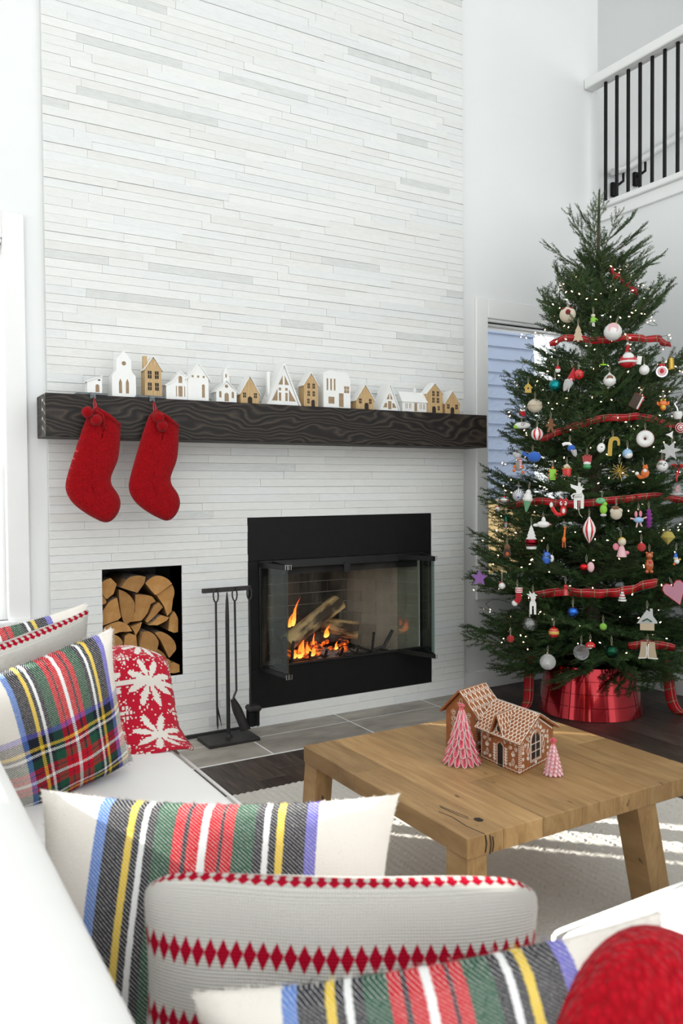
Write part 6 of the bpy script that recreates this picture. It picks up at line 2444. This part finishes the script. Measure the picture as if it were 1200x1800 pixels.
ornament('mouse', 'mouse_ornament', 'long grey felt mouse with a striped scarf and orange paws', [('body', 'grey_felt', [('lathe', [(0, -3.8), (1.6, -3.4), (1.8, -1), (1.0, 2.4), (0, 2.8)])]), ('head', 'lightgrey_felt', [BL2((-.5, -.2, 4.2), 1.8, (1.1, .9, .9)), BL2((-2, .2, 5.2), 1.1, (1, .4, 1))]), ('scarf', 'ornament_sockband', [('lathe', [(1.1, 2.2), (1.4, 2.4), (1.1, 2.9)]), ('lathe', [(.7, -2.4), (.75, 2.4)], (1.1, -1.2, 0))])] +
         [('paw', 'orange', [BL2((sx * x_, -.8, z_), .85)]) for sx, x_, z_ in ((-1, 2.0, -1.6), (1, 2.0, -1.9), (-1, 2.4, -3.6), (1, 2.3, -4.6))], 6)
ornament('limebot', 'toy_figure_ornament', 'bright green blocky figure edged in orange, left of the popcorn tub', [('body', 'lime', [('box', (-1.6, 1.6, -.7, .7, -2.4, 2.2))]), ('head', 'orange', [BL2((0, 0, 2.8), .7)])] + [('stud', 'orange', [BL2((sx * 1.8, 0, z_), .45)]) for sx in (-1, 1) for z_ in (-2, -.4, 1.2)] + [('foot', 'lime', [('box', (-1.4, 1.4, -.8, .8, -3.4, -2.5))])], 3.3)
ornament('popcorn', 'popcorn_ornament', 'red tub of yellow popcorn', [('tub', 'brightred_gloss', [('lathe', [(0, -3.4), (1.9, -3.4), (2.4, .8), (0, .8)])]), ('popcorn', 'cream', [BL2((.9 * cos(k), .9 * sin(k) - .2, 1.3 + .5 * (k % 2)), .85) for k in range(7)] + [BL2((0, -.5, 2.1), 1.0)]), ('rim', 'gold', [('lathe', [(2.3, .5), (2.55, .8), (2.3, 1.0)])])], 3)
ornament('bluegnome', 'gnome_ornament', 'gnome with a blue and white striped hat bent to the left', [('hat_brim', 'blue_felt', [BL2((.8, 0, .6), 2.0, (1, .9, .9))]), ('hat_tip', 'ornament_radial', [('tube', [(.6, 0, 2.0), (-.4, 0, 3.0), (-2.2, 0, 3.0), (-3.6, 0, 2.4)], .9)]), ('beard', 'lightgrey_felt', [('lathe', [(0, -4.4), (1.0, -3.4), (1.5, -1), (0, -.2)], (1.6, -.2, .4, 0, -.3))]), ('nose', 'palepink', [BL2((1.0, -1.5, -.6), .5)])], 3.6)
ornament('candles', 'berry_basket_ornament', 'cluster of red glass berries over a green and white base', [('berries', 'red_gloss', [('tube', [(x_, -.2 * k, -.5), (x_ * 1.2, -.2 * k, 2.6 + .5 * (k % 2))], .42) for k, x_ in enumerate((-1.6, -.8, 0, .8, 1.6))]), ('snow', 'white', [BL2((0, 0, -1.2), 1.7, (1.1, .9, .6))]), ('base', 'green_gloss', [BL2((0, 0, -2.8), 1.9, (1.1, .9, .8))])], 3)
ornament('book', 'book_ornament', 'brown-covered book ornament with white pages and a red spine', [('cover', 'darkbrown', [('box', (-2.6, 2.0, -.9, -.6, -3.6, 3.6))]), ('pages', 'white', [('box', (-2.3, 2.3, -.6, .8, -3.3, 3.3))]), ('spine', 'red', [('box', (-2.6, 2.6, .8, 1.1, -3.6, 3.6))])], 3.6, 'ornament', .5, -.5)
ornament('crab', 'crab_ornament', 'orange glass crab with a yellow belly and raised claws', [('body', 'orange_gloss', [BL2((0, 0, .8), 1.9, (1.1, .8, .8)), BL2((0, 0, -1), 1.5, (1, .8, 1.2))]), ('belly', 'yellow', [BL2((0, -.6, -.9), 1.1, (.9, .8, 1.1))])] + [('claw', 'orange_gloss', [('tube', [(sx * 1.4, 0, 0), (sx * 2.6, 0, .6), (sx * 2.5, 0, 1.8)], .55)]) for sx in (-1, 1)] + [('eye', 'yellow', [BL2((sx * .9, -.4, 2.6), .5)]) for sx in (-1, 1)], 2.8)
ornament('whitebell', 'bell_ornament', 'pale blue-white bell on a silver ribbon at the right edge', [('bell', 'white', [('lathe', [(0, -3), (1.6, -2.6), (2.4, -.6), (2.2, 1), (0, 1.4)])]), ('ribbon', 'silver_metal', [('tube', [(0, 0, 1.2), (-.4, -.2, 3), (-1.6, -.2, 5), (-.2, .2, 6)], .5)])], 6)
ornament('cane', 'candy_cane_ornament', 'mustard gold felt candy cane', [('cane', 'gold_felt', [('poly', [(-2.6, -5.2), (-.5, -5.2), (-.2, .6)] + [(1.05 + 1.15 * cos(a), 1.6 + 1.0 * sin(a)) for a in [pi - k * pi / 6 for k in range(7)]] + [(2.2, .2), (3.0, -.2), (3.4, .6), (3.3, 2.0)] + [(.7 + 2.6 * cos(a), 2.3 + 2.2 * sin(a)) for a in [.2 + k * (pi - .3) / 6 for k in range(7)]] + [(-2.2, .8)], .6)])], 4.2, turn=.1)
ornament('whiteoval', 'oval_ornament', 'flat white oval ornament left of the gold candy cane', [('disc', 'white_gloss', [BL2((0, 0, 0), 2.2, (.9, .35, 1.1))]), ('speck', 'brown', [BL2((.2, -.8, .4), .35)])], 2.4, tilt=.3)
bauble('globe', 'small blue and white globe bauble left of the pink-iced donut', 2.5, 'skyblue_gloss', 'silver_metal', [('clouds', 'white_gloss', [BL2((.3, -.3, -.7), 2.35, (.95, .95, .8))])])
ornament('donut', 'donut_ornament', 'white iced donut with a pink edge', [('dough', 'palepink', [('lathe', [(4.3 + 1.0 * 0 - 1.9 + 1.9 * cos(a), 1.3 * sin(a)) for a in [k * 2 * pi / 10 for k in range(11)]], (0, .3, 0, pi / 2))]), ('icing', 'white', [('lathe', [(2.4 + 1.65 * cos(a), 1.2 * sin(a)) for a in [k * 2 * pi / 10 for k in range(11)]], (-.2, -.5, 0, pi / 2))])], 4.3)
ornament('star', 'star_ornament', 'white glittering many-pointed star at the right edge', [('star', 'white_glitter', [('poly', starp(6, 5.4, 2.4, .3), .8)])], 4, tilt=.2)
ornament('arrow', 'star_ornament', 'small white folded paper star above the glittering star', [('star', 'white', [('poly', starp(3, 2.4, .9, 1.0), .5)])], 2)
ornament('jingle', 'jingle_bell_ornament', 'white jingle bell on a red strap', [('bell', 'white_gloss', [BL2((0, 0, 0), 2.9)]), ('strap', 'red', [('box', (-1.6, 1.6, -.5, .5, 2.4, 3.0))]), ('hole', 'black', [BL2((.6, -2.7, .3), .35), BL2((1.2, -2.4, 1.2), .3)])], 3)
ornament('squirrel', 'squirrel_ornament', 'orange and white squirrel with a curled white-tipped tail', [('body', 'orange_felt', [BL2((.9, 0, -.8), 2.0, (1, .8, 1.2))]), ('head', 'orange_felt', [BL2((1.0, -.3, 2.0), 1.3), BL2((.3, 0, 3.2), .4), BL2((1.7, 0, 3.2), .4)]), ('chest', 'white', [BL2((.7, -1.2, .4), 1.0)]), ('tail', 'orange_felt', [('tube', [(.5, .2, -2.6), (-1.4, .2, -2.8), (-2.4, .2, -1.6)], .95)]), ('tail_tip', 'white', [BL2((-2.8, .1, -.9), 1.0)])], 3.4)
ornament('burst', 'starburst_ornament', 'gold starburst of thin rods', [('ray', 'gold_metal', [('tube', [(.3 * cos(a), -.2, .3 * sin(a)), ((3.6 + 1.2 * (k % 2)) * cos(a), .8 * sin(k * 2.1), (3.6 + 1.2 * (k % 2)) * sin(a))], .16)]) for k, a in enumerate([j * 2 * pi / 14 for j in range(14)])], 4)
ornament('ring', 'christmas_bauble', 'red and white ringed bauble cut by the right edge of the picture', [('globe', 'red_gloss', [BL2((0, 0, 0), 2.9)]), ('rings', 'white', [('lathe', [(1.2, 2.66), (1.6, 2.5), (1.2, 2.62)], (0, 0, 0, pi / 2)), ('lathe', [(2.2, 1.92), (2.55, 1.5), (2.2, 1.88)], (0, 0, 0, pi / 2))]), ('heart_patch', 'white', [BL2((0, -2.2, 0), 1.0, (1, .8, 1))])], 3)
ornament('bow', 'bow_ornament', 'small bright red bow at the right edge', [('bow', 'brightred_felt', [BL2((-1.5, 0, .4), 1.3, (1.3, .5, .8)), BL2((1.5, 0, .2), 1.3, (1.3, .5, .8)), BL2((0, -.3, .2), .6), ('tube', [(0, 0, 0), (.6, 0, -2.6), (.4, 0, -4.6)], .4)])], 1, thread=False)
ornament('cloche', 'snow_globe_ornament', 'clear glass dome with a red figure inside, on a red ribbon', [('dome', 'ornament_glass', [('lathe', [(3.4, -2.4), (3.5, 0), (3.0, 2), (1.4, 3.3), (0, 3.6)])]), ('base', 'lightgrey', [('lathe', [(0, -3.2), (3.4, -3.2), (3.6, -2.5), (0, -2.4)])]), ('figure', 'red_gloss', [BL2((0, 0, -1.2), 1.2), BL2((.2, 0, .6), .9)]), ('ribbon', 'red', [('tube', [(0, 0, 3.5), (-.4, 0, 6), (.2, 0, 8)], .35)])], 4)
ornament('ufo', 'christmas_bauble', 'flattened silver-gold bauble with a red top at the left edge', [('globe', 'silver_metal', [BL2((0, 0, 0), 3.3, (1.05, 1, .6))]), ('rim', 'gold_metal', [('lathe', [(3.4, -.2), (3.75, 0), (3.4, .2)])]), cap(1.9, .9, 'red_metal')], 3, 'bauble')
ornament('minibell', 'jingle_bell_ornament', 'smallest white jingle bell, at the far left against the fence', [('bell', 'white_gloss', [BL2((0, 0, 0), 1.4)]), ('bow', 'red', [BL2((0, -.2, 1.3), .6, (1.8, .6, .6))])], 1.6)
ornament('radial', 'christmas_bauble', 'white bauble with dark blue rays beside the ice cream cone', [('globe', 'ornament_radial', [('lathe', [(3.2 * sin(pi * j / 10), -3.2 * cos(pi * j / 10)) for j in range(11)], (0, 0, 0, pi / 2 + .3))]), cap(3.1, .5, 'silver_metal')], 3.6, 'bauble')
ornament('cone', 'ice_cream_ornament', 'ice cream ornament with a white swirl and green glitter cone', [('swirl', 'white', [('lathe', [(0, 5.8), (.9, 5.4), (1.5, 4.2), (1.4, 3.6), (2.2, 2.8), (2.2, 1.6), (2.7, .8), (2.3, -.2), (0, -.2)])]), ('cone', 'mint_glitter', [('lathe', [(0, -6), (.5, -5.6), (2.2, 0), (0, 0)])])], 6, tilt=.12)
ornament('spindle', 'spindle_ornament', 'slim green and silver spindle bauble against the fence', [('upper', 'darkgreen_metal', [('lathe', [(1.3, 0), (.9, 2.4), (.3, 4.2), (0, 4.4)])]), ('lower', 'silver_metal', [('lathe', [(0, -4), (.3, -3.6), (1.0, -2), (1.3, 0)])]), ('band', 'red_metal', [('lathe', [(1.3, -.2), (1.4, 0), (1.3, .2)])])], 4.4)
ornament('santatree', 'tree_ornament', 'white paper tree above a dark red glass base', [('tree', 'white', [('poly', [(-2.6, -1.4), (2.6, -1.4), (1.6, .2), (2.2, .2), (1.3, 1.8), (1.7, 1.8), (.8, 3.4), (1.1, 3.4), (0, 6), (-1.1, 3.4), (-.8, 3.4), (-1.7, 1.8), (-1.3, 1.8), (-2.2, .2), (-1.6, .2)], .6)]), ('base', 'darkred_metal', [('lathe', [(0, -5), (2.2, -4.6), (3.4, -3), (3.0, -1.6), (0, -1.4)])]), ('foot', 'white', [('lathe', [(0, -6.6), (2.4, -6.4), (2.6, -5.2), (0, -4.9)])])], 6)
ornament('fox', 'fox_ornament', 'red fox with white cheeks and a bushy white-tipped tail', [('body', 'brightred', [BL2((1.6, 0, -1.2), 1.8, (.9, .8, 1.5))]), ('head', 'red', [BL2((1.6, -.3, 2.6), 1.9, (1.1, .8, 1.0)), ('lathe', [(.7, 0), (0, 1.4)], (.3, 0, 4)), ('lathe', [(.7, 0), (0, 1.4)], (2.9, 0, 4))]), ('cheek', 'white', [BL2((.6, -1.3, 2.4), .8, (.9, .6, 1.4))]), ('cheek', 'white', [BL2((2.6, -1.3, 2.4), .8, (.9, .6, 1.4))]), ('chest', 'white', [BL2((1.7, -1.2, -1.4), 1.0, (.8, .6, 1.3))]), ('tail', 'brightred', [('tube', [(.8, .2, -3.2), (-1.6, .2, -3), (-3.2, .2, -.8), (-3.8, .2, .6)], 1.05)]), ('tail_tip', 'white', [BL2((-4.2, .2, 1.5), 1.15, (.8, .8, 1.3))])] + [('eye', 'black', [BL2((x_, -1.75, 2.7), .3)]) for x_ in (.7, 2.5)], 5)
dr = ornament('deer', 'reindeer_ornament', 'white wooden reindeer with a lettered band and hanging cord', [('body', 'white', [('poly', [(-2.2, -6.2), (-.7, -6.2), (-.7, -2.2), (.9, -2.2), (.9, -6.2), (2.4, -6.2), (2.6, 0), (1.8, 1.6), (-1.2, 1.6), (-2.4, -.4)], .7)]), ('head', 'white', [('poly', [(-1.0, 1.4), (1.4, 1.4), (1.8, 3.0), (3.0, 3.4), (1.6, 4.2), (2.4, 5.6), (.9, 4.9), (1.0, 6.6), (-.3, 6.6), (-.3, 4.9), (-2.2, 5.4), (-4.0, 6.0), (-3.6, 4.2), (-1.4, 3.0)], .7)]), ('band', 'white', [('tube', [(-2.9, -.5, -1.4), (-3.4, -.5, .2), (-2.2, -.6, 1.1), (0, -.6, 1.0), (1.6, -.6, 1.4)], .45)]), ('cord', 'cream', [('tube', [(.2, 0, -2), (.0, -.2, -7), (.4, -.2, -9), (1.8, -.2, -10.6)], .16)])], 6.6)
tc = bpy.data.curves.new('band_lettering', 'FONT')
tc.body = 'SANTA'
tc.size = 1.15
tc.align_x = 'CENTER'
tc.extrude = .03
tc.materials.append(MATS[om('black')])
tmp = bpy.data.objects.new('band_lettering', tc)
COL.objects.link(tmp)
me = bpy.data.meshes.new_from_object(tmp.evaluated_get(bpy.context.evaluated_depsgraph_get()))
bpy.data.objects.remove(tmp)
bpy.data.curves.remove(tc)
to = link('band_lettering', me, dr)
to.location = (-.3, -1.12, -.9)
to.rotation_euler = (pi / 2, 0, 0)
ornament('owl', 'owl_ornament', 'brown owl with an orange belly at the lower left of the tree', [('body', 'darkbrown_felt', [BL2((0, 0, -.6), 1.9, (1, .8, 1.5))]), ('head', 'brown_felt', [BL2((0, -.2, 2.4), 1.6)]), ('belly', 'rust', [BL2((.1, -.9, -1), 1.1, (1, .7, 1.3))])], 4)
ornament('bluebird', 'bird_ornament', 'blue and white bird ornament low on the left half of the tree', [('body', 'blue_gloss', [BL2((-.4, 0, 0), 2.6, (.9, .8, 1.2))]), ('wing', 'white', [BL2((2.0, -.4, -.2), 1.3, (.8, .6, 1.4))]), ('tail', 'navy', [('tube', [(-1.4, 0, 2), (-1.8, 0, 4)], .5)])], 3)
ornament('giraffe', 'giraffe_ornament', 'tall thin orange giraffe standing under the fox', [('body', 'orange', [BL2((0, 0, -1), 1.1, (.9, .8, 1.4)), ('tube', [(.1, 0, 0), (.5, 0, 4.4)], .5), BL2((.6, -.3, 4.8), .7, (1, 1.2, .8))]), ('leg', 'rust', [('tube', [(-.5, 0, -2), (-.6, 0, -5)], .35)]), ('leg', 'rust', [('tube', [(.5, 0, -2), (.6, 0, -5)], .35)])], 5)
ornament('fish', 'dove_ornament', 'white dove with a pink-tinged wing beside the fox', [('body', 'white_gloss', [BL2((0, 0, 0), 2.2, (1.5, .7, .8))]), ('wing', 'white', [BL2((.2, -.2, 1.6), 1.6, (.7, .5, 1.4))]), ('tail', 'white', [BL2((-3.4, 0, -.4), 1.4, (1.2, .4, .6))]), ('beak', 'pink', [('lathe', [(.5, 0), (0, 1.2)], (3.2, 0, 0, 0, pi / 2))])], 2.6)
ornament('stripedrop', 'christmas_bauble', 'red and white striped teardrop bauble, pointed at both ends', [('globe', 'ornament_peppermint', [('lathe', [(0, -6.4), (.6, -5.8), (2.2, -3.2), (3.2, -.6), (3.2, 1.2), (2.2, 3.6), (.9, 5.6), (.5, 6.2), (0, 6.2)])]), cap(6.1, .6, 'silver_metal')], 6.8, 'bauble')
ornament('dino', 'dinosaur_ornament', 'bright green dinosaur left of the fluffy cream bird', [('body', 'lime', [BL2((.6, 0, -1.2), 1.8, (1, .8, 1.4)), BL2((1.2, -.2, 1.4), 1.2, (1, .8, 1))]), ('head', 'mint', [BL2((-.8, -.3, 3.0), 1.7, (1.4, .9, .9))]), ('foot', 'lightgrey', [BL2((.6, -.2, -4), 1.3, (1.2, .8, .6))]), ('eye', 'black', [BL2((-1.2, -1.6, 3.6), .3)])], 4.6)
ornament('fluffy', 'bird_ornament', 'fluffy cream bird with a brown crest', [('body', 'cream_felt', [BL2((0, 0, -.8), 2.8, (1, .85, 1.0)), BL2((-1.6, -.2, .6), 1.4), BL2((1.7, -.2, .8), 1.3)]), ('crest', 'brown_felt', [BL2((-.4, 0, 2.0), 1.7, (1.1, .8, .8))])], 3.4)
ornament('octo', 'rabbit_ornament', 'pink rabbit with long ears in a pale blue tutu', [('body', 'skyblue', [BL2((0, 0, 0), 1.8, (1.3, .8, .8))]), ('ear', 'pink', [BL2((-1.2, 0, 2.8), .8, (.9, .5, 2.0))]), ('ear', 'pink', [BL2((.9, 0, 3.0), .8, (.9, .5, 2.0))])] + [('limb', 'palepink', [('tube', q, .4)]) for q in ([(-1.8, 0, .4), (-3.8, 0, .8)], [(1.8, 0, .6), (3.8, 0, 1.4)], [(-.5, 0, -1.2), (-1.0, 0, -3.6)], [(.7, 0, -1.2), (1.6, 0, -3.2)])], 4.6)
ornament('tinsel', 'tinsel_ornament', 'dark purple tinsel spike next to the pink rabbit', [('tinsel', 'violet_glitter', [('poly', starp(12, 2.0, .9), .5)] + [('lathe', [(.2, -4.6), (1.7, -3.4), (.8, -2.8), (1.8, -1.6), (.9, -1), (1.8, .4), (.9, 1), (1.7, 2.4), (.8, 3), (1.2, 4.2), (.2, 4.8)])])], 4.8)
ornament('angel', 'angel_ornament', 'doll ornament with a yellow head and pink dress', [('dress', 'palepink', [('lathe', [(0, -4.6), (2.4, -4.4), (1.6, -1), (.9, 1), (0, 1.2)], (.4, 0, 0))]), ('head', 'cream', [BL2((.6, -.2, 2.8), 1.9)]), ('hair', 'yellow', [BL2((.5, .4, 3.2), 1.9)]), ('wing', 'pink', [BL2((-2.2, .3, .4), 1.5, (1, .5, 1.2))]), ('bow', 'pink', [BL2((2.6, 0, -2.4), 1.2, (1.1, .6, .8))])], 4.8)
bauble('redball2', 'small red bauble on the right half of the tree below the pink rabbit', 2.1, 'brightred_glitter', 'palepink')
ornament('bear', 'bear_ornament', 'dark red jelly bear hanging below the small red bauble', [('body', 'rust_gloss', [BL2((0, 0, -1.4), 2.0, (1, .8, 1.6)), BL2((0, -.2, 3), 1.7), BL2((-1.2, 0, 4.4), .6), BL2((1.2, 0, 4.4), .6), BL2((-1.0, -.4, -4.6), .9), BL2((1.0, -.4, -4.6), .9)]), ('heart', 'brightred', [BL2((.2, -1.6, 0), .7)])], 5)
ornament('redcandy', 'candy_ornament', 'red foil sweet with a pink fan-shaped wrapper', [('sweet', 'brightred_metal', [BL2((-1.2, 0, 0), 1.9, (1.1, .9, .9))]), ('wrapper', 'palepink', [BL2((2.0, -.2, 0), 2.1, (.8, .5, 1.2))])], 2.2)
ornament('tinygnome', 'gnome_ornament', 'tiny gnome in a pointed blue hat at the right edge', [('hat', 'blue', [('lathe', [(1.0, 0), (0, 3.4)], (-.3, 0, .6))]), ('head', 'cream', [BL2((-.2, 0, 0), 1.1)]), ('body', 'white', [BL2((.2, 0, -1.4), 1.3)]), ('foot', 'orange', [BL2((-1.0, -.2, -2.8), .6)]), ('hand', 'yellow', [BL2((1.6, 0, -.4), .5)])], 4)
ornament('diamond', 'faceted_ornament', 'olive green faceted diamond ornament at the right edge', [('crystal', 'gold_glitter', [('lathe', [(0, -3.6), (3.4, .2), (1.8, 2.8), (0, 3.0)])])], 3)
ornament('purplestar', 'star_ornament', 'purple glitter star at the far lower left of the tree', [('star', 'purple_glitter', [('poly', starp(5, 4.6, 2.2), 1.2)])], 4.6)
ornament('minijingle', 'jingle_bell_ornament', 'small white jingle bell on a striped string at the lower left', [('bell', 'white_gloss', [BL2((0, 0, 0), 1.8)]), ('bow', 'red', [BL2((-.6, -.4, 1.5), .7, (1.4, .6, .7))]), ('string', 'ornament_sockband', [('lathe', [(.15, 1.6), (.15, 7)])])], 6)
ornament('sock', 'sock_ornament', 'small red knitted sock with a striped cuff and white toe', [('sock', 'red_felt', [('tube', [(.8, 0, 2), (.7, 0, -1.2), (-.4, 0, -3.0)], 1.7)]), ('cuff', 'ornament_sockband', [('lathe', [(1.9, -1.2), (1.9, 1.2), (1.4, 1.2)], (.8, 0, 3.2))]), ('toe', 'white', [BL2((-1.2, 0, -3.6), 1.6, (1, .9, 1))])], 4.6)
ornament('deer2', 'reindeer_ornament', 'white paper reindeer with antlers at the lower left of the tree', [('body', 'white', [('poly', [(-1.6, -6), (-.5, -6), (-.4, -1.8), (.4, -1.8), (.5, -6), (1.6, -6), (1.6, -.4), (.9, 1), (-.9, 1), (-1.6, -.4)], .6)]), ('head', 'white', [('poly', [(-.8, .8), (.8, .8), (1.6, 2.4), (1.0, 3.0), (2.2, 3.6), (1.0, 4.2), (.6, 5.2), (-.4, 4.2), (-1.8, 5.6), (-1.6, 4.0), (-3.2, 4.2), (-1.2, 2.6)], .6)])], 5)
bauble('glass', 'clear glass bauble at the lower left of the tree', 3.8, 'ornament_glass', 'silver_metal')
bauble('redball3', 'small red bauble at the lower left of the tree', 1.9, 'brightred_glitter', 'silver_metal')
ornament('bandball', 'christmas_bauble', 'red bauble with gold bands and a finial top', [('globe', 'ornament_bands', [BL2((0, 0, 0), 2.6)]), cap(2.5, .7, 'red_metal')], 3.2, 'bauble')
sn = ornament('snowball', 'christmas_bauble', 'white glitter bauble with a snowflake at the foot of the tree', [('globe', 'white_glitter', [BL2((0, 0, 0), 4.0)])] + [('snowflake_arm', 'white', [('tube', [(0, -4.02, 0), (1.7 * cos(k * pi / 3), -3.75, 1.7 * sin(k * pi / 3))], .16)]) for k in range(6)] + [cap(3.9, .5, 'silver_metal')], 4.4, 'bauble')
ornament('redelf', 'nutcracker_ornament', 'small red soldier half hidden left of the lowest ribbon', [('body', 'red_gloss', [('lathe', [(0, -2.6), (1.3, -2.4), (1.1, .4), (.6, .8), (1.1, 1.6), (.9, 2.6), (0, 2.8)])])], 3)
bauble('bluedisco', 'shiny blue bauble on a gold cap', 2.6, 'blue_metal')
bauble('disco', 'silver mirrored bauble above the tree collar', 3.8, 'ornament_facets', 'silver_metal')
ornament('redcap', 'mushroom_ornament', 'red mushroom cap with white dots beside the mirrored bauble', [('cap', 'brightred', [('lathe', [(2.3, -.6), (2.2, .6), (1.2, 1.5), (0, 1.7)])]), ('dot', 'white', [BL2((x_, -2.1, .2), .32) for x_ in (-.9, 0, .9)]), ('stem', 'white', [('lathe', [(0, -1.6), (.8, -1.6), (.8, -.6), (0, -.6)])])], 1.8)
bauble('greenball', 'dark green bauble above the tree collar', 3.2, 'darkgreen_metal')
bt = [(-2.0, 3), (.6, 3), (.9, -.6), (1.4, -3.4), (1.6, -4.6), (-2.6, -4.6), (-2.4, -1)]
ornament('boots', 'boot_ornament', 'pair of beige felt boots with white soles and red backs', [('boot', 'beige_felt', [('poly', [(x_ + 2.6, z_) for x_, z_ in bt], 1.2)]), ('boot', 'beige_felt', [('poly', [(-x_ - 2.4, z_) for x_, z_ in bt], 1.2)]), ('sole', 'white', [('tube', [(.4, -.3, 1.5), (.1, -.3, -2.4), (.4, -.3, -4.6), (4.6, -.3, -4.8)], .42)]), ('sole', 'white', [('tube', [(-.6, -.3, 1), (-.4, -.3, -2.4), (-.9, -.3, -4.5), (-4.2, -.3, -4.8)], .42)]), ('lining', 'darkred', [('poly', [(-1.4, -5.2), (.6, -5), (.2, 2), (-.6, 2)], 1.0, .6)])], 3)
ornament('cathouse', 'house_ornament', 'silver-white glitter gingerbread house cutout low on the right', [('house', 'beige', [('poly', [(-3.2, -5), (3.2, -5), (3.2, -1.4), (-3.2, -1.4)], .7)]), ('roof', 'white_glitter', [('poly', [(-4.6, -1.8), (4.4, -1.6), (4.6, -.8), (2.6, 2.0), (2.4, 5.4), (1.2, 5.4), (1.2, 3.8), (-.2, 4.8)], .9)]), ('wreath', 'darkgreen', [('tube', [(-2.2, -.6, -.6), (0, -.6, .6), (2.0, -.6, -.8)], .35)])], 5.4)
ornament('heart', 'heart_ornament', 'large pink-red glitter heart at the right edge of the tree', [('heart', 'pink_glitter', [('poly', [(0, -6)] + [(3.6 * cos(a) * .98 + 2.4 * 0, 0) for a in ()] + [(4.6, 1.0), (4.9, 3.0), (4.0, 4.8), (2.4, 5.2), (.9, 4.2), (0, 2.8), (-.9, 4.2), (-2.4, 5.2), (-4.0, 4.8), (-4.9, 3.0), (-4.6, 1.0)], .9)]), ('edging', 'red', [('tube', [(0, 0, -6.1), (4.7, 0, 1.0), (5, 0, 3.0), (4.0, 0, 4.9), (2.4, 0, 5.3), (.9, 0, 4.3), (0, 0, 2.9), (-.9, 0, 4.3), (-2.4, 0, 5.3), (-4.0, 0, 4.9), (-5, 0, 3.0), (-4.7, 0, 1.0), (0, 0, -6.1)], .25)])], 4, tilt=-.35)
ornament('stack', 'ribbon_tree_ornament', 'small stacked white ribbon tree on the lowest tartan ribbon', [('tier', 'white', [('lathe', [(0, z_), (r, z_), (r, z_ + .7), (0, z_ + .9)])]) for z_, r in ((-2.4, 1.9), (-1.2, 1.5), (0, 1.1), (1.2, .7))] + [('band', 'red', [('lathe', [(1.2, -.4), (1.4, -.2), (1.2, 0)])])], 2.6)
ornament('greenfuzz', 'pompom_ornament', 'little light green pompom low in the middle of the tree', [('pompom', 'lime_felt', [BL2((0, 0, 0), 1.7)])], 1.6)
